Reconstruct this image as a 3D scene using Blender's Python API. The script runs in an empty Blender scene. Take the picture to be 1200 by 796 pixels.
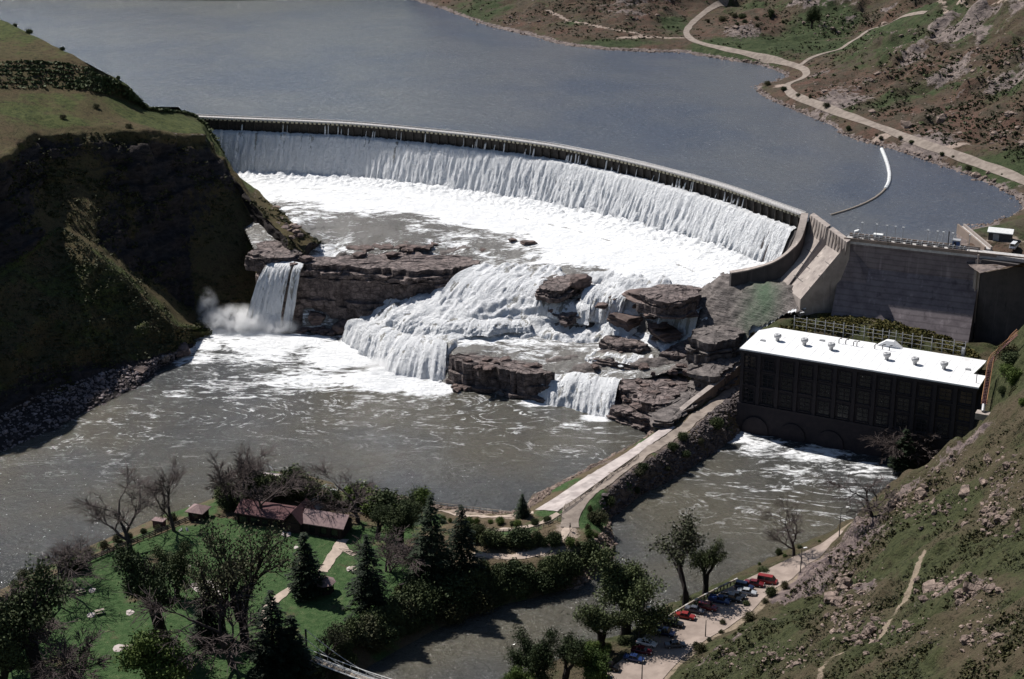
import bpy, bmesh, math, random
import numpy as np
from mathutils import Vector, Matrix
from mathutils.geometry import tessellate_polygon
R = math.radians
random.seed(7); rng = np.random.default_rng(7)
SC = bpy.context.scene
COL = SC.collection
# ------------------------------------------------------------------ camera, sky, sun, exposure
F_PX, PITCH, CAM_Z = 1900.0, R(20), 173.0
cam_data = bpy.data.cameras.new('camera'); cam = bpy.data.objects.new('camera', cam_data); COL.objects.link(cam)
cam.location = (0, 0, CAM_Z); cam.rotation_euler = (R(90) - PITCH, 0, 0)
cam_data.sensor_width = 36; cam_data.lens = 36 * F_PX / 1200; cam_data.clip_start = 1; cam_data.clip_end = 8000
SC.camera = cam
SUN = Vector((-0.46, 0.455, 0.765)).normalized()
world = bpy.data.worlds.new('World'); SC.world = world; world.use_nodes = True
wn = world.node_tree.nodes; wl = world.node_tree.links
sky = wn.new('ShaderNodeTexSky'); sky.sky_type = 'NISHITA'; sky.sun_disc = False
sky.sun_elevation = math.asin(SUN.z); sky.sun_rotation = math.atan2(SUN.x, SUN.y) % (2 * math.pi)
sky.altitude = 1000; sky.air_density = 1.0; sky.dust_density = 0.6
wl.new(sky.outputs[0], wn['Background'].inputs[0]); wn['Background'].inputs[1].default_value = 0.055
sd = bpy.data.lights.new('sun', 'SUN'); sd.energy = 4.6; sd.angle = R(0.55); sd.color = (1.0, 0.965, 0.92)
sun = bpy.data.objects.new('sun', sd); COL.objects.link(sun); sun.rotation_euler = SUN.to_track_quat('Z', 'Y').to_euler()
SC.cycles.volume_bounces = 4; SC.cycles.volume_step_rate = 2.0
SC.view_settings.view_transform = 'Standard'; SC.view_settings.look = 'None'
SC.view_settings.exposure = 0.35; SC.view_settings.gamma = 1.0
# ------------------------------------------------------------------ helpers: survey (photo pixel + known height -> ground point)
CP, SP = math.cos(PITCH), math.sin(PITCH)
def P(px, py, z=0.0):
    x = (px - 600) / F_PX; y = (py - 398) / F_PX
    rz = -SP - y * CP; t = (z - CAM_Z) / rz
    return np.array([x * t, t * (CP - y * SP), z])
def PL(pts, z=None): return np.array([P(*p) if z is None else P(p[0], p[1], z) for p in pts])
def lattice(ix, iy, iz, seed):
    h = (ix * 374761393 + iy * 668265263 + iz * 2147483647 + seed * 1442695041) & 0xffffffff
    h = ((h ^ (h >> 13)) * 1274126177) & 0xffffffff
    h = (h ^ (h >> 16)) & 0xffff
    return h / 65535.0
def vnoise(p, seed=0):
    f = np.floor(p).astype(np.int64); d = p - f; u = d * d * (3 - 2 * d); r = 0
    for a in (0, 1):
        wa = u[:, 0] if a else 1 - u[:, 0]
        for b in (0, 1):
            wb = u[:, 1] if b else 1 - u[:, 1]
            for c in (0, 1):
                wc = u[:, 2] if c else 1 - u[:, 2]
                r = r + wa * wb * wc * lattice(f[:, 0] + a, f[:, 1] + b, f[:, 2] + c, seed)
    return r * 2 - 1
def fbm(p, octaves=4, seed=0, gain=0.5):
    p = np.asarray(p, float)
    if p.shape[1] == 2: p = np.column_stack([p, np.zeros(len(p))])
    r = 0; a = 1.0
    for o in range(octaves):
        r = r + a * vnoise(p, seed + o * 17); p = p * 2.03 + 3.7; a *= gain
    return r
class Field:
    """smooth height surface through surveyed points"""
    def __init__(self, pts, c=2.0):
        pts = np.asarray(pts, float); self.p = pts[:, :2]; n = len(pts); self.c = c
        A = np.zeros((n + 3, n + 3)); A[:n, :n] = self.k(self.p, self.p) + np.eye(n) * 0.25
        A[:n, n] = 1; A[:n, n + 1:] = self.p / 100; A[n, :n] = 1; A[n + 1:, :n] = self.p.T / 100
        self.w = np.linalg.solve(A, np.concatenate([pts[:, 2], [0, 0, 0]]))
    def k(self, a, b): return -np.sqrt(((a[:, None] - b[None]) ** 2).sum(2) + self.c ** 2)
    def __call__(self, q):
        q = np.atleast_2d(np.asarray(q, float))[:, :2]; out = []
        n = len(self.p)
        for i in range(0, len(q), 20000):
            s = q[i:i + 20000]
            out.append(self.k(s, self.p) @ self.w[:n] + self.w[n] + (s / 100) @ self.w[n + 1:])
        return np.concatenate(out)
    def many(self, px, py, z=4.5):
        px, py = np.asarray(px, float), np.asarray(py, float); x = (px - 600) / F_PX; y = (py - 398) / F_PX; rz = -SP - y * CP; z = np.full(len(px), float(z))
        for _ in range(14):
            t = (z - CAM_Z) / rz; z = 0.5 * z + 0.5 * self.h(np.column_stack([x * t, t * (CP - y * SP)]))
        t = (z - CAM_Z) / rz; q = np.column_stack([x * t, t * (CP - y * SP)]); return np.column_stack([q, self.h(q)])
    def at(self, px, py, z=4.5): return self.many([px], [py], z)[0]
    def h(self, q): return self(q)
def resample(pts, n, closed=False):
    pts = np.asarray(pts, float)
    if closed: pts = np.vstack([pts, pts[:1]])
    s = np.concatenate([[0], np.cumsum(np.linalg.norm(np.diff(pts, axis=0), axis=1))])
    t = np.linspace(0, s[-1], n + 1 if closed else n)
    r = np.column_stack([np.interp(t, s, pts[:, i]) for i in range(pts.shape[1])])
    return r[:-1] if closed else r
def smooth_line(pts, n, it=2):
    pts = np.asarray(pts, float)
    for _ in range(it):
        q = 0.75 * pts[:-1] + 0.25 * pts[1:]; r = 0.25 * pts[:-1] + 0.75 * pts[1:]
        mid = np.empty((2 * len(q), pts.shape[1])); mid[0::2] = q; mid[1::2] = r
        pts = np.vstack([pts[:1], mid, pts[-1:]])
    return resample(pts, n)
def seg_dist(q, line):
    q = q[:, :2]; line = np.asarray(line)[:, :2]; best = np.full(len(q), 1e9)
    for a, b in zip(line[:-1], line[1:]):
        ab = b - a; t = np.clip(((q - a) @ ab) / max(ab @ ab, 1e-9), 0, 1)
        best = np.minimum(best, np.linalg.norm(q - a - t[:, None] * ab, axis=1))
    return best
def inside(q, poly):
    poly = np.asarray(poly)[:, :2]; r = np.zeros(len(q), bool); j = len(poly) - 1
    for i in range(len(poly)):
        a, b = poly[i], poly[j]
        c = ((a[1] > q[:, 1]) != (b[1] > q[:, 1]))
        with np.errstate(divide='ignore', invalid='ignore'):
            xx = (b[0] - a[0]) * (q[:, 1] - a[1]) / (b[1] - a[1]) + a[0]
        r ^= c & (q[:, 0] < xx); j = i
    return r
def sstep(a, b, x):
    t = np.clip((x - a) / (b - a), 0, 1); return t * t * (3 - 2 * t)
# ------------------------------------------------------------------ helpers: meshes and objects
def mesh(name, V, faces, mats=None, smooth=False, attrs=None, fmat=None):
    V = np.asarray(V, np.float32)
    if isinstance(faces, np.ndarray): faces = [faces]
    faces = [np.asarray(f, np.int32) for f in faces if len(f)]
    me = bpy.data.meshes.new(name)
    me.vertices.add(len(V)); me.vertices.foreach_set('co', V.ravel())
    nl = sum(f.size for f in faces); nf = sum(len(f) for f in faces)
    me.loops.add(nl); me.polygons.add(nf)
    me.loops.foreach_set('vertex_index', np.concatenate([f.ravel() for f in faces]))
    tot = np.concatenate([np.full(len(f), f.shape[1], np.int32) for f in faces])
    me.polygons.foreach_set('loop_start', np.concatenate([[0], np.cumsum(tot)[:-1]]).astype(np.int32))
    try: me.polygons.foreach_set('loop_total', tot)
    except Exception: pass
    me.polygons.foreach_set('use_smooth', np.full(nf, bool(smooth)))
    if fmat is not None: me.polygons.foreach_set('material_index', np.asarray(fmat, np.int32))
    for k, v in (attrs or {}).items():
        a = me.color_attributes.new(k, 'FLOAT_COLOR', 'POINT')
        v = np.asarray(v, np.float32); full = np.ones((len(V), 4), np.float32); full[:, :v.shape[1]] = v
        a.data.foreach_set('color', full.ravel())
    me.update(calc_edges=True)
    if mats is not None:
        for m in (mats if isinstance(mats, (list, tuple)) else [mats]): me.materials.append(m)
    return me
def link(name, me, parent=None, loc=None, rot=None, scale=None):
    o = bpy.data.objects.new(name, me); COL.objects.link(o)
    if parent is not None: o.parent = parent
    if loc is not None: o.location = loc
    if rot is not None: o.rotation_euler = rot
    if scale is not None: o.scale = scale if hasattr(scale, '__len__') else (scale,) * 3
    return o
def tag(o, label=None, cat=None, group=None, kind=None):
    if label: o['label'] = label
    if cat: o['category'] = cat
    if group: o['group'] = group
    if kind: o['kind'] = kind
    return o
def thing(name, label, cat, loc=(0, 0, 0), rotz=0, group=None, scale=1):
    o = link(name, None, None, tuple(float(v) for v in loc), (0, 0, rotz), scale); o.empty_display_size = 0.5
    return tag(o, label, cat, group)
def copy_tree(o, parent=None):
    c = o.copy(); COL.objects.link(c)
    if parent is not None: c.parent = parent
    for ch in list(o.children): copy_tree(ch, c)
    return c
def grid_faces(nr, nc, closed=False):
    i = np.arange(nr - 1)[:, None] * nc; k = nc if closed else nc - 1; j = np.arange(k)[None]
    a = i + j; b = i + (j + 1) % nc
    return np.stack([a, b, b + nc, a + nc], -1).reshape(-1, 4)
class MB:
    """collects boxes, tubes and prisms into one mesh"""
    def __init__(self): self.V = []; self.Q = []; self.T = []; self.n = 0
    def add(self, V, Q=None, T=None):
        self.V.append(np.asarray(V, float))
        if Q is not None and len(Q): self.Q.append(np.asarray(Q) + self.n)
        if T is not None and len(T): self.T.append(np.asarray(T) + self.n)
        self.n += len(V); return self
    def box(self, c, s, rz=0, taper=1.0):
        x, y, z = np.asarray(s, float) / 2
        v = np.array([[-x, -y, -z], [x, -y, -z], [x, y, -z], [-x, y, -z], [-x * taper, -y * taper, z], [x * taper, -y * taper, z], [x * taper, y * taper, z], [-x * taper, y * taper, z]])
        if rz:
            c_, s_ = math.cos(rz), math.sin(rz); v[:, :2] = v[:, :2] @ np.array([[c_, s_], [-s_, c_]])
        return self.add(v + np.asarray(c, float), [[0, 3, 2, 1], [4, 5, 6, 7], [0, 1, 5, 4], [1, 2, 6, 5], [2, 3, 7, 6], [3, 0, 4, 7]])
    def tube(self, pts, rad, sides=6, cap=True):
        pts = np.asarray(pts, float); n = len(pts); rad = np.broadcast_to(np.asarray(rad, float), (n,))
        d = np.gradient(pts, axis=0); d /= np.linalg.norm(d, axis=1)[:, None] + 1e-9
        up = np.where(np.abs(d[:, 2:3]) > 0.9, np.array([[1., 0, 0]]), np.array([[0, 0, 1.]]))
        a = np.cross(d, up); a /= np.linalg.norm(a, axis=1)[:, None] + 1e-9; b = np.cross(d, a)
        th = np.linspace(0, 2 * math.pi, sides, endpoint=False)
        v = pts[:, None] + rad[:, None, None] * (np.cos(th)[None, :, None] * a[:, None] + np.sin(th)[None, :, None] * b[:, None])
        self.add(v.reshape(-1, 3), grid_faces(n, sides, True))
        if cap and sides >= 4:
            m = self.n
            for base, o in ((m - n * sides, 1), (m - sides, 0)):
                r = list(range(base, base + sides))
                self.add(np.zeros((0, 3)), None, None)
                for k in range(1, sides - 1): self.T.append(np.array([[r[0], r[k], r[k + 1]]]))
        return self
    def lathe(self, prof, c=(0, 0, 0), sides=12):
        th = np.linspace(0, 2 * math.pi, sides, endpoint=False); pr = np.asarray(prof, float)
        v = np.stack([pr[:, 0:1] * np.cos(th), pr[:, 0:1] * np.sin(th), np.repeat(pr[:, 1:2], sides, 1)], -1).reshape(-1, 3)
        return self.add(v + np.asarray(c, float), grid_faces(len(pr), sides, True))
    def prism(self, poly, z0, z1):
        poly = np.asarray(poly, float); n = len(poly)
        v = np.vstack([np.column_stack([poly[:, :2], np.full(n, z0)]), np.column_stack([poly[:, :2], np.full(n, z1)])])
        self.add(v, [[i, (i + 1) % n, n + (i + 1) % n, n + i] for i in range(n)])
        area = 0.5 * sum(poly[i][0] * poly[(i + 1) % n][1] - poly[(i + 1) % n][0] * poly[i][1] for i in range(n))
        for t in tessellate_polygon([[Vector((p[0], p[1], 0)) for p in poly]]):
            a, b, c = t; cr = (poly[b][0] - poly[a][0]) * (poly[c][1] - poly[a][1]) - (poly[b][1] - poly[a][1]) * (poly[c][0] - poly[a][0])
            if cr < 0: b, c = c, b
            u = self.n - n; d = self.n - 2 * n
            self.T.append(np.array([[u + a, u + b, u + c]])); self.T.append(np.array([[d + a, d + c, d + b]]))
        return self
    def sweep(self, path, prof, closed_prof=True):
        """path (n,2|3); prof (m,2): offset to the right of travel, height"""
        path = np.asarray(path, float); d = np.gradient(path[:, :2], axis=0); d /= np.linalg.norm(d, axis=1)[:, None]
        nrm = np.column_stack([d[:, 1], -d[:, 0]]); pr = np.asarray(prof, float)
        zz = path[:, 2] if path.shape[1] > 2 else np.zeros(len(path))
        v = np.concatenate([path[:, None, :2] + pr[None, :, 0:1] * nrm[:, None], (zz[:, None] + pr[None, :, 1])[..., None]], -1).reshape(-1, 3)
        self.add(v, grid_faces(len(path), len(pr), closed_prof))
        if closed_prof:
            m = len(pr)
            for base in (self.n - len(path) * m, self.n - m):
                for k in range(1, m - 1): self.T.append(np.array([[base, base + k, base + k + 1]]))
        return self
    def me(self, name, mat=None, smooth=False):
        fs = []
        if self.Q: fs.append(np.vstack(self.Q))
        if self.T: fs.append(np.vstack(self.T))
        return mesh(name, np.vstack(self.V), fs, mat, smooth)
    def part(self, name, mat, parent=None, smooth=False, **k):
        return link(name, self.me(name, mat, smooth), parent, **k)
# ------------------------------------------------------------------ materials
class NT:
    def __init__(self, m): self.t = m.node_tree; self.N = self.t.nodes; self.L = self.t.links
    def n(self, typ, **kw):
        nd = self.N.new(typ)
        for k, v in kw.items(): setattr(nd, k, v)
        return nd
    def set(self, sock, v):
        if hasattr(v, 'is_output') or hasattr(v, 'links'): self.L.new(v, sock)
        elif isinstance(v, (tuple, list)) and len(v) == 3 and sock.type == 'RGBA': sock.default_value = (*v, 1)
        else: sock.default_value = v
    def noise(self, scale, detail=4, rough=0.55, vec=None, dist=0.0):
        nd = self.n('ShaderNodeTexNoise'); nd.inputs['Scale'].default_value = scale; nd.inputs['Detail'].default_value = detail
        nd.inputs['Roughness'].default_value = rough; nd.inputs['Distortion'].default_value = dist
        if vec is not None: self.L.new(vec, nd.inputs['Vector'])
        return nd.outputs['Fac']
    def coords(self, scale=(1, 1, 1), rot=(0, 0, 0), kind='Object'):
        tc = self.n('ShaderNodeTexCoord'); mp = self.n('ShaderNodeMapping'); mp.inputs['Scale'].default_value = scale; mp.inputs['Rotation'].default_value = rot
        self.L.new(tc.outputs[kind], mp.inputs['Vector']); return mp.outputs[0]
    def math(self, op, a, b=0.0, clamp=False):
        nd = self.n('ShaderNodeMath', operation=op, use_clamp=clamp); self.set(nd.inputs[0], a); self.set(nd.inputs[1], b); return nd.outputs[0]
    def ramp(self, x, a, b, lo=0.0, hi=1.0):
        nd = self.n('ShaderNodeMapRange', interpolation_type='SMOOTHSTEP'); self.set(nd.inputs[0], x)
        for i, v in ((1, a), (2, b), (3, lo), (4, hi)): nd.inputs[i].default_value = v
        return nd.outputs[0]
    def mix(self, f, a, b):
        nd = self.n('ShaderNodeMix', data_type='RGBA'); self.set(nd.inputs[0], f); self.set(nd.inputs[6], a); self.set(nd.inputs[7], b); return nd.outputs[2]
    def attr(self, name):
        a = self.n('ShaderNodeAttribute'); a.attribute_name = name; s = self.n('ShaderNodeSeparateColor'); self.L.new(a.outputs['Color'], s.inputs[0]); return s.outputs
    def bump(self, h, strength=0.5, dist=0.2, prev=None):
        b = self.n('ShaderNodeBump'); b.inputs['Strength'].default_value = strength; b.inputs['Distance'].default_value = dist
        self.set(b.inputs['Height'], h)
        if prev is not None: self.L.new(prev, b.inputs['Normal'])
        return b.outputs[0]
def new_mat(name):
    m = bpy.data.materials.new(name); m.use_nodes = True; t = NT(m); b = t.N['Principled BSDF']; b.inputs['Specular IOR Level'].default_value = 0.25
    return m, t, b
def pmat(name, c1, c2=None, scale=3.0, rough=0.8, bump=0.0, dist=0.05, metallic=0.0, spec=0.25, stretch=(1, 1, 1), lo=0.35, hi=0.65, detail=5):
    m, t, b = new_mat(name); b.inputs['Roughness'].default_value = rough; b.inputs['Metallic'].default_value = metallic; b.inputs['Specular IOR Level'].default_value = spec
    if c2 is None: c2 = tuple(v * 0.8 for v in c1)
    n = t.noise(scale, detail, 0.6, t.coords(stretch))
    t.set(b.inputs['Base Color'], t.mix(t.ramp(n, lo, hi), c1, c2))
    if bump: t.set(b.inputs['Normal'], t.bump(n, bump, dist))
    return m
def leaf_mat(name, c1, c2, rough=0.7):
    m, t, b = new_mat(name); b.inputs['Roughness'].default_value = rough; b.inputs['Specular IOR Level'].default_value = 0.15
    oi = t.n('ShaderNodeObjectInfo'); n = t.noise(0.9, 2, 0.5, t.coords())
    f = t.math('ADD', t.math('MULTIPLY', n, 0.9), t.math('MULTIPLY', oi.outputs['Random'], 0.35))
    t.set(b.inputs['Base Color'], t.mix(t.ramp(f, 0.35, 0.85), c1, c2))
    return m
def concrete_mat(name, c1, c2, streak=(0.25, 0.25, 0.03), course=0.0):
    m, t, b = new_mat(name); b.inputs['Roughness'].default_value = 0.85
    n = t.noise(0.35, 6, 0.65, t.coords()); s = t.noise(1.6, 4, 0.6, t.coords(streak)); f = t.noise(3.0, 4, 0.6, t.coords())
    base = t.mix(t.ramp(n, 0.35, 0.7), c1, c2)
    base = t.mix(t.ramp(s, 0.56, 0.74, 0, 0.6), base, tuple(min(1, v * 1.7) for v in c1))
    base = t.mix(t.ramp(s, 0.44, 0.28, 0, 0.65), base, tuple(v * 0.5 for v in c2))
    h = t.math('ADD', n, t.math('MULTIPLY', f, 0.3))
    if course:
        w = t.n('ShaderNodeTexWave', wave_type='BANDS', bands_direction='Z'); w.inputs['Scale'].default_value = course; w.inputs['Distortion'].default_value = 1.5; w.inputs['Detail'].default_value = 3
        t.L.new(t.coords(), w.inputs['Vector']); base = t.mix(t.ramp(w.outputs['Fac'], 0.25, 0.0, 0, 0.35), base, tuple(v * 0.45 for v in c2))
    t.set(b.inputs['Base Color'], base); t.set(b.inputs['Normal'], t.bump(h, 0.35, 0.12)); return m
def rock_mat(name, light, dark, strata=1.0, cracks=0.55):
    m, t, b = new_mat(name); b.inputs['Roughness'].default_value = 0.8
    n1 = t.noise(0.5, 7, 0.65, t.coords()); n2 = t.noise(1.2, 6, 0.65, t.coords((0.25, 0.25, 2.6 * strata))); n3 = t.noise(3.5, 4, 0.6, t.coords())
    c = t.mix(t.ramp(n1, 0.32, 0.68), dark, light)
    c = t.mix(t.ramp(n2, 0.5, 0.34, 0, 0.85), c, tuple(v * 0.45 for v in dark))
    c = t.mix(t.ramp(n3, 0.55, 0.72, 0, 0.4), c, tuple(min(1, v * 1.3) for v in light))
    t.set(b.inputs['Base Color'], c)
    vo = t.n('ShaderNodeTexVoronoi', feature='DISTANCE_TO_EDGE'); vo.inputs['Scale'].default_value = 0.42; wp = t.n('ShaderNodeVectorMath', operation='ADD'); nd = t.n('ShaderNodeTexNoise'); nd.inputs['Scale'].default_value = 0.6; nd.inputs['Detail'].default_value = 4; t.L.new(t.coords(), nd.inputs['Vector'])
    t.L.new(t.coords((1, 1, 1.7 * strata)), wp.inputs[0]); t.L.new(nd.outputs['Color'], wp.inputs[1]); t.L.new(wp.outputs[0], vo.inputs['Vector']); ck = t.ramp(vo.outputs['Distance'], 0.0, 0.075)
    c = t.mix(t.math('MULTIPLY', t.math('SUBTRACT', 1.0, ck), cracks), c, tuple(v * 0.3 for v in dark)); c = t.mix(t.ramp(t.noise(0.17, 4, 0.6, t.coords()), 0.5, 0.68, 0, 0.55), c, tuple(v * 0.6 for v in dark)); t.set(b.inputs['Base Color'], c)
    h = t.math('ADD', t.math('MULTIPLY', n2, 1.2), t.math('ADD', n1, t.math('MULTIPLY', n3, 0.35))); h = t.math('ADD', h, t.math('MULTIPLY', ck, cracks * 0.7))
    t.set(b.inputs['Normal'], t.bump(h, 0.9, 0.5)); return m
def terrain_mat(name, dry1, dry2, green1, green2, rock1, rock2, dirt, patch=0.035, fine=0.6, dark=(0.018, 0.02, 0.01), darkness=0.75, rockband=1.2):
    """mask attribute: R rock, G green, B bare dirt"""
    m, t, b = new_mat(name); b.inputs['Roughness'].default_value = 0.95; b.inputs['Specular IOR Level'].default_value = 0.1
    s = t.attr('mask'); co = t.coords()
    big = t.noise(patch, 5, 0.6, co); mid = t.noise(patch * 5, 6, 0.65, co); fin = t.noise(fine, 6, 0.7, co); tiny = t.noise(fine * 4, 4, 0.7, co)
    dry = t.mix(t.ramp(mid, 0.35, 0.65), dry1, dry2); grn = t.mix(t.ramp(fin, 0.35, 0.65), green1, green2)
    gf = t.math('ADD', s[1], t.math('MULTIPLY', t.math('SUBTRACT', mid, 0.5), 1.1)); gf = t.math('ADD', gf, t.math('MULTIPLY', t.math('SUBTRACT', fin, 0.5), 0.6))
    c = t.mix(t.ramp(gf, 0.35, 0.65), dry, grn)
    df = t.math('ADD', t.math('MULTIPLY', fin, 0.6), t.math('MULTIPLY', tiny, 0.4))
    c = t.mix(t.ramp(df, 0.49, 0.38, 0, darkness), c, dark)
    c = t.mix(t.ramp(df, 0.57, 0.68, 0, 0.45), c, tuple(min(1, v * 2.2) for v in dry1))
    rk = t.noise(0.8, 6, 0.65, t.coords((0.4, 0.4, rockband)))
    rc = t.mix(t.ramp(rk, 0.35, 0.65), rock2, rock1); rc = t.mix(t.ramp(tiny, 0.45, 0.3, 0, 0.8), rc, tuple(v * 0.35 for v in rock2))
    rf = t.math('ADD', s[0], t.math('MULTIPLY', t.math('SUBTRACT', fin, 0.5), 1.5))
    c = t.mix(t.ramp(rf, 0.45, 0.6), c, rc)
    bf = t.math('ADD', s[2], t.math('MULTIPLY', t.math('SUBTRACT', fin, 0.5), 0.9))
    dc = t.mix(t.ramp(tiny, 0.35, 0.65), dirt, tuple(v * 0.72 for v in dirt))
    c = t.mix(t.ramp(bf, 0.42, 0.6), c, dc)
    t.set(b.inputs['Base Color'], c)
    h = t.math('ADD', t.math('MULTIPLY', fin, 1.0), t.math('MULTIPLY', tiny, 0.5)); h = t.math('ADD', h, t.math('MULTIPLY', rk, t.math('MULTIPLY', s[0], 1.5)))
    t.set(b.inputs['Normal'], t.bump(h, 0.9, 0.6)); return m
def water_mat(name, c1, c2, wave=0.35, strength=0.4, rough=0.12, foam_scale=0.35, foam_stretch=(1, 1, 1), rot=0.0, foam_col=(0.95, 0.955, 0.96), ior=1.33, patch=0.016, lines=0.0, spec=0.5, wstretch=(1, 1, 1), froth=0.9, glint_flecks=0.0):
    """foam attribute R: how much white water lies here; B: where sun glints are painted"""
    m, t, b = new_mat(name); b.inputs['Roughness'].default_value = rough; b.inputs['IOR'].default_value = ior; b.inputs['Specular IOR Level'].default_value = spec
    s = t.attr('foam'); co = t.coords(); fc = t.coords(foam_stretch, (0, 0, rot)); wc = t.coords(wstretch, (0, 0, rot))
    w1 = t.noise(wave, 5, 0.6, wc, 0.6); w2 = t.noise(wave * 4.3, 4, 0.65, wc, 0.4); w3 = t.noise(wave * 0.12, 3, 0.5, co)
    body = t.mix(t.ramp(t.noise(patch, 4, 0.55, co), 0.35, 0.65), c1, c2)
    f1 = t.noise(foam_scale, 7, 0.68, fc, 1.2); f2 = t.noise(foam_scale * 3.5, 5, 0.7, fc, 0.8)
    fm = t.math('ADD', t.math('MULTIPLY', f1, 0.65), t.math('MULTIPLY', f2, 0.35))
    thr = t.math('SUBTRACT', 0.80, t.math('MULTIPLY', s[0], 0.62))
    ff = t.math('MULTIPLY', t.math('SUBTRACT', fm, thr), 9.0, True)
    if lines:
        rdg = t.math('ABSOLUTE', t.math('SUBTRACT', t.noise(foam_scale * 0.35, 4, 0.55, fc, 2.5), 0.5))
        ln = t.math('MULTIPLY', t.math('MULTIPLY', t.ramp(rdg, 0.03, 0.0), t.ramp(fm, 0.44, 0.6)), s[1]); ff = t.math('MAXIMUM', ff, t.math('MULTIPLY', ln, lines))
    if glint_flecks:
        fk = t.math('MULTIPLY', t.ramp(t.noise(1.1, 3, 0.6, wc), 0.66, 0.74), s[2]); ff = t.math('MAXIMUM', ff, t.math('MULTIPLY', fk, glint_flecks))  # white specks that paint sun glints into the water colour
    fshade = t.ramp(t.math('ADD', t.math('MULTIPLY', f2, 0.6), t.math('MULTIPLY', f1, 0.4)), 0.3, 0.6, 0.6, 1.0)
    fcol = t.mix(fshade, (0.5, 0.52, 0.52), foam_col)
    col = t.mix(ff, body, fcol); t.set(b.inputs['Base Color'], col)
    t.set(b.inputs['Roughness'], t.math('ADD', rough, t.math('MULTIPLY', ff, 0.6)))
    t.set(b.inputs['Specular IOR Level'], t.math('MULTIPLY', t.math('SUBTRACT', 1.0, t.math('MULTIPLY', ff, 0.8)), spec))
    h = t.math('ADD', t.math('MULTIPLY', w1, 0.55), t.math('ADD', t.math('MULTIPLY', w2, 0.2), t.math('MULTIPLY', w3, 1.2)))
    h = t.math('ADD', h, t.math('MULTIPLY', t.math('MULTIPLY', f2, s[0]), froth))
    t.set(b.inputs['Normal'], t.bump(h, strength, 1.0)); return m
M = {}
M['reservoir'] = water_mat('reservoir_water', (0.070, 0.083, 0.110), (0.104, 0.110, 0.120), 0.42, 1.0, 0.2, 0.25, (1, 0.6, 1), 0.5, wstretch=(1, 1.7, 1), glint_flecks=0.7)
M['river'] = water_mat('river_water', (0.060, 0.062, 0.062), (0.088, 0.080, 0.060), 0.6, 1.25, 0.10, 0.20, (0.6, 1.4, 1), 0.55, lines=0.9, glint_flecks=0.8)
M['rapids'] = water_mat('rapids_water', (0.12, 0.112, 0.10), (0.20, 0.19, 0.175), 0.5, 1.0, 0.18, 0.35, (0.45, 1.2, 1), 0.5)
M['falls'] = water_mat('falling_water', (0.27, 0.26, 0.235), (0.38, 0.365, 0.335), 0.6, 0.9, 0.35, 0.5, (1, 1, 0.16), 0.0, foam_col=(0.95, 0.955, 0.965), froth=1.6)
M['concrete'] = concrete_mat('pale_concrete', (0.36, 0.31, 0.275), (0.26, 0.22, 0.20), (0.35, 0.35, 0.04))
M['dam_concrete'] = concrete_mat('stained_concrete', (0.20, 0.17, 0.175), (0.135, 0.112, 0.12), (0.35, 0.35, 0.03), 0.22)
M['dark_concrete'] = concrete_mat('wet_concrete', (0.08, 0.07, 0.068), (0.055, 0.05, 0.05), (0.4, 0.4, 0.04))
M['wall_concrete'] = concrete_mat('weathered_wall', (0.26, 0.20, 0.165), (0.2, 0.16, 0.13))
M['deck'] = pmat('walkway_concrete', (0.5, 0.48, 0.46), (0.36, 0.34, 0.33), 1.2, 0.8, 0.2)
M['timber_dark'] = pmat('wet_timber', (0.035, 0.03, 0.026), (0.06, 0.052, 0.045), 1.5, 0.6, 0.3)
M['post_pale'] = pmat('pale_post', (0.55, 0.50, 0.36), (0.42, 0.38, 0.27), 2)
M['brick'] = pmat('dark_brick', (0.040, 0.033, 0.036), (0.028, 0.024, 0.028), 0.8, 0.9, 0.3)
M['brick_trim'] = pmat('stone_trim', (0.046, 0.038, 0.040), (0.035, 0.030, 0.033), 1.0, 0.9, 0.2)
M['roof_white'] = pmat('white_roof', (0.80, 0.80, 0.80), (0.60, 0.59, 0.585), 0.35, 0.6, 0.1, lo=.45, hi=.8)
M['glass'] = pmat('dark_glass', (0.012, 0.013, 0.016), (0.018, 0.02, 0.024), 2, 0.15, spec=0.5)
M['steel'] = pmat('galvanised_steel', (0.42, 0.42, 0.42), (0.33, 0.33, 0.34), 2, 0.5, metallic=0.2)
M['steel_dark'] = pmat('dark_steel', (0.05, 0.05, 0.055), (0.08, 0.075, 0.075), 2, 0.6)
M['white_paint'] = pmat('white_paint', (0.78, 0.78, 0.76), (0.66, 0.66, 0.64), 2, 0.5)
M['orange'] = pmat('orange_paint', (0.46, 0.24, 0.12), (0.34, 0.18, 0.1), 2, 0.6)
M['blue_paint'] = pmat('blue_paint', (0.07, 0.12, 0.28), (0.09, 0.15, 0.3), 2, 0.5)
M['timber_pale'] = pmat('weathered_timber', (0.34, 0.29, 0.24), (0.25, 0.21, 0.17), 2, 0.85, 0.2)
M['roof_red'] = pmat('red_brown_shingle', (0.15, 0.075, 0.075), (0.11, 0.058, 0.06), 1.5, 0.9, 0.3)
M['roof_pink'] = pmat('faded_shingle', (0.27, 0.19, 0.18), (0.2, 0.14, 0.14), 1.5, 0.9, 0.3)
M['brown_wall'] = pmat('brown_boards', (0.05, 0.03, 0.026), (0.035, 0.022, 0.02), 2, 0.9)
M['path'] = pmat('pale_path', (0.46, 0.37, 0.30), (0.36, 0.29, 0.24), 0.8, 0.95, 0.2)
M['dirt_road'] = pmat('dirt_road', (0.27, 0.225, 0.19), (0.19, 0.155, 0.13), 0.5, 0.95, 0.3)
M['gravel_lot'] = pmat('gravel_lot', (0.33, 0.265, 0.225), (0.245, 0.195, 0.165), 0.35, 0.95, 0.3)
M['slab'] = pmat('concrete_slab', (0.50, 0.44, 0.41), (0.36, 0.31, 0.29), 0.45, 0.9, 0.2)
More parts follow.
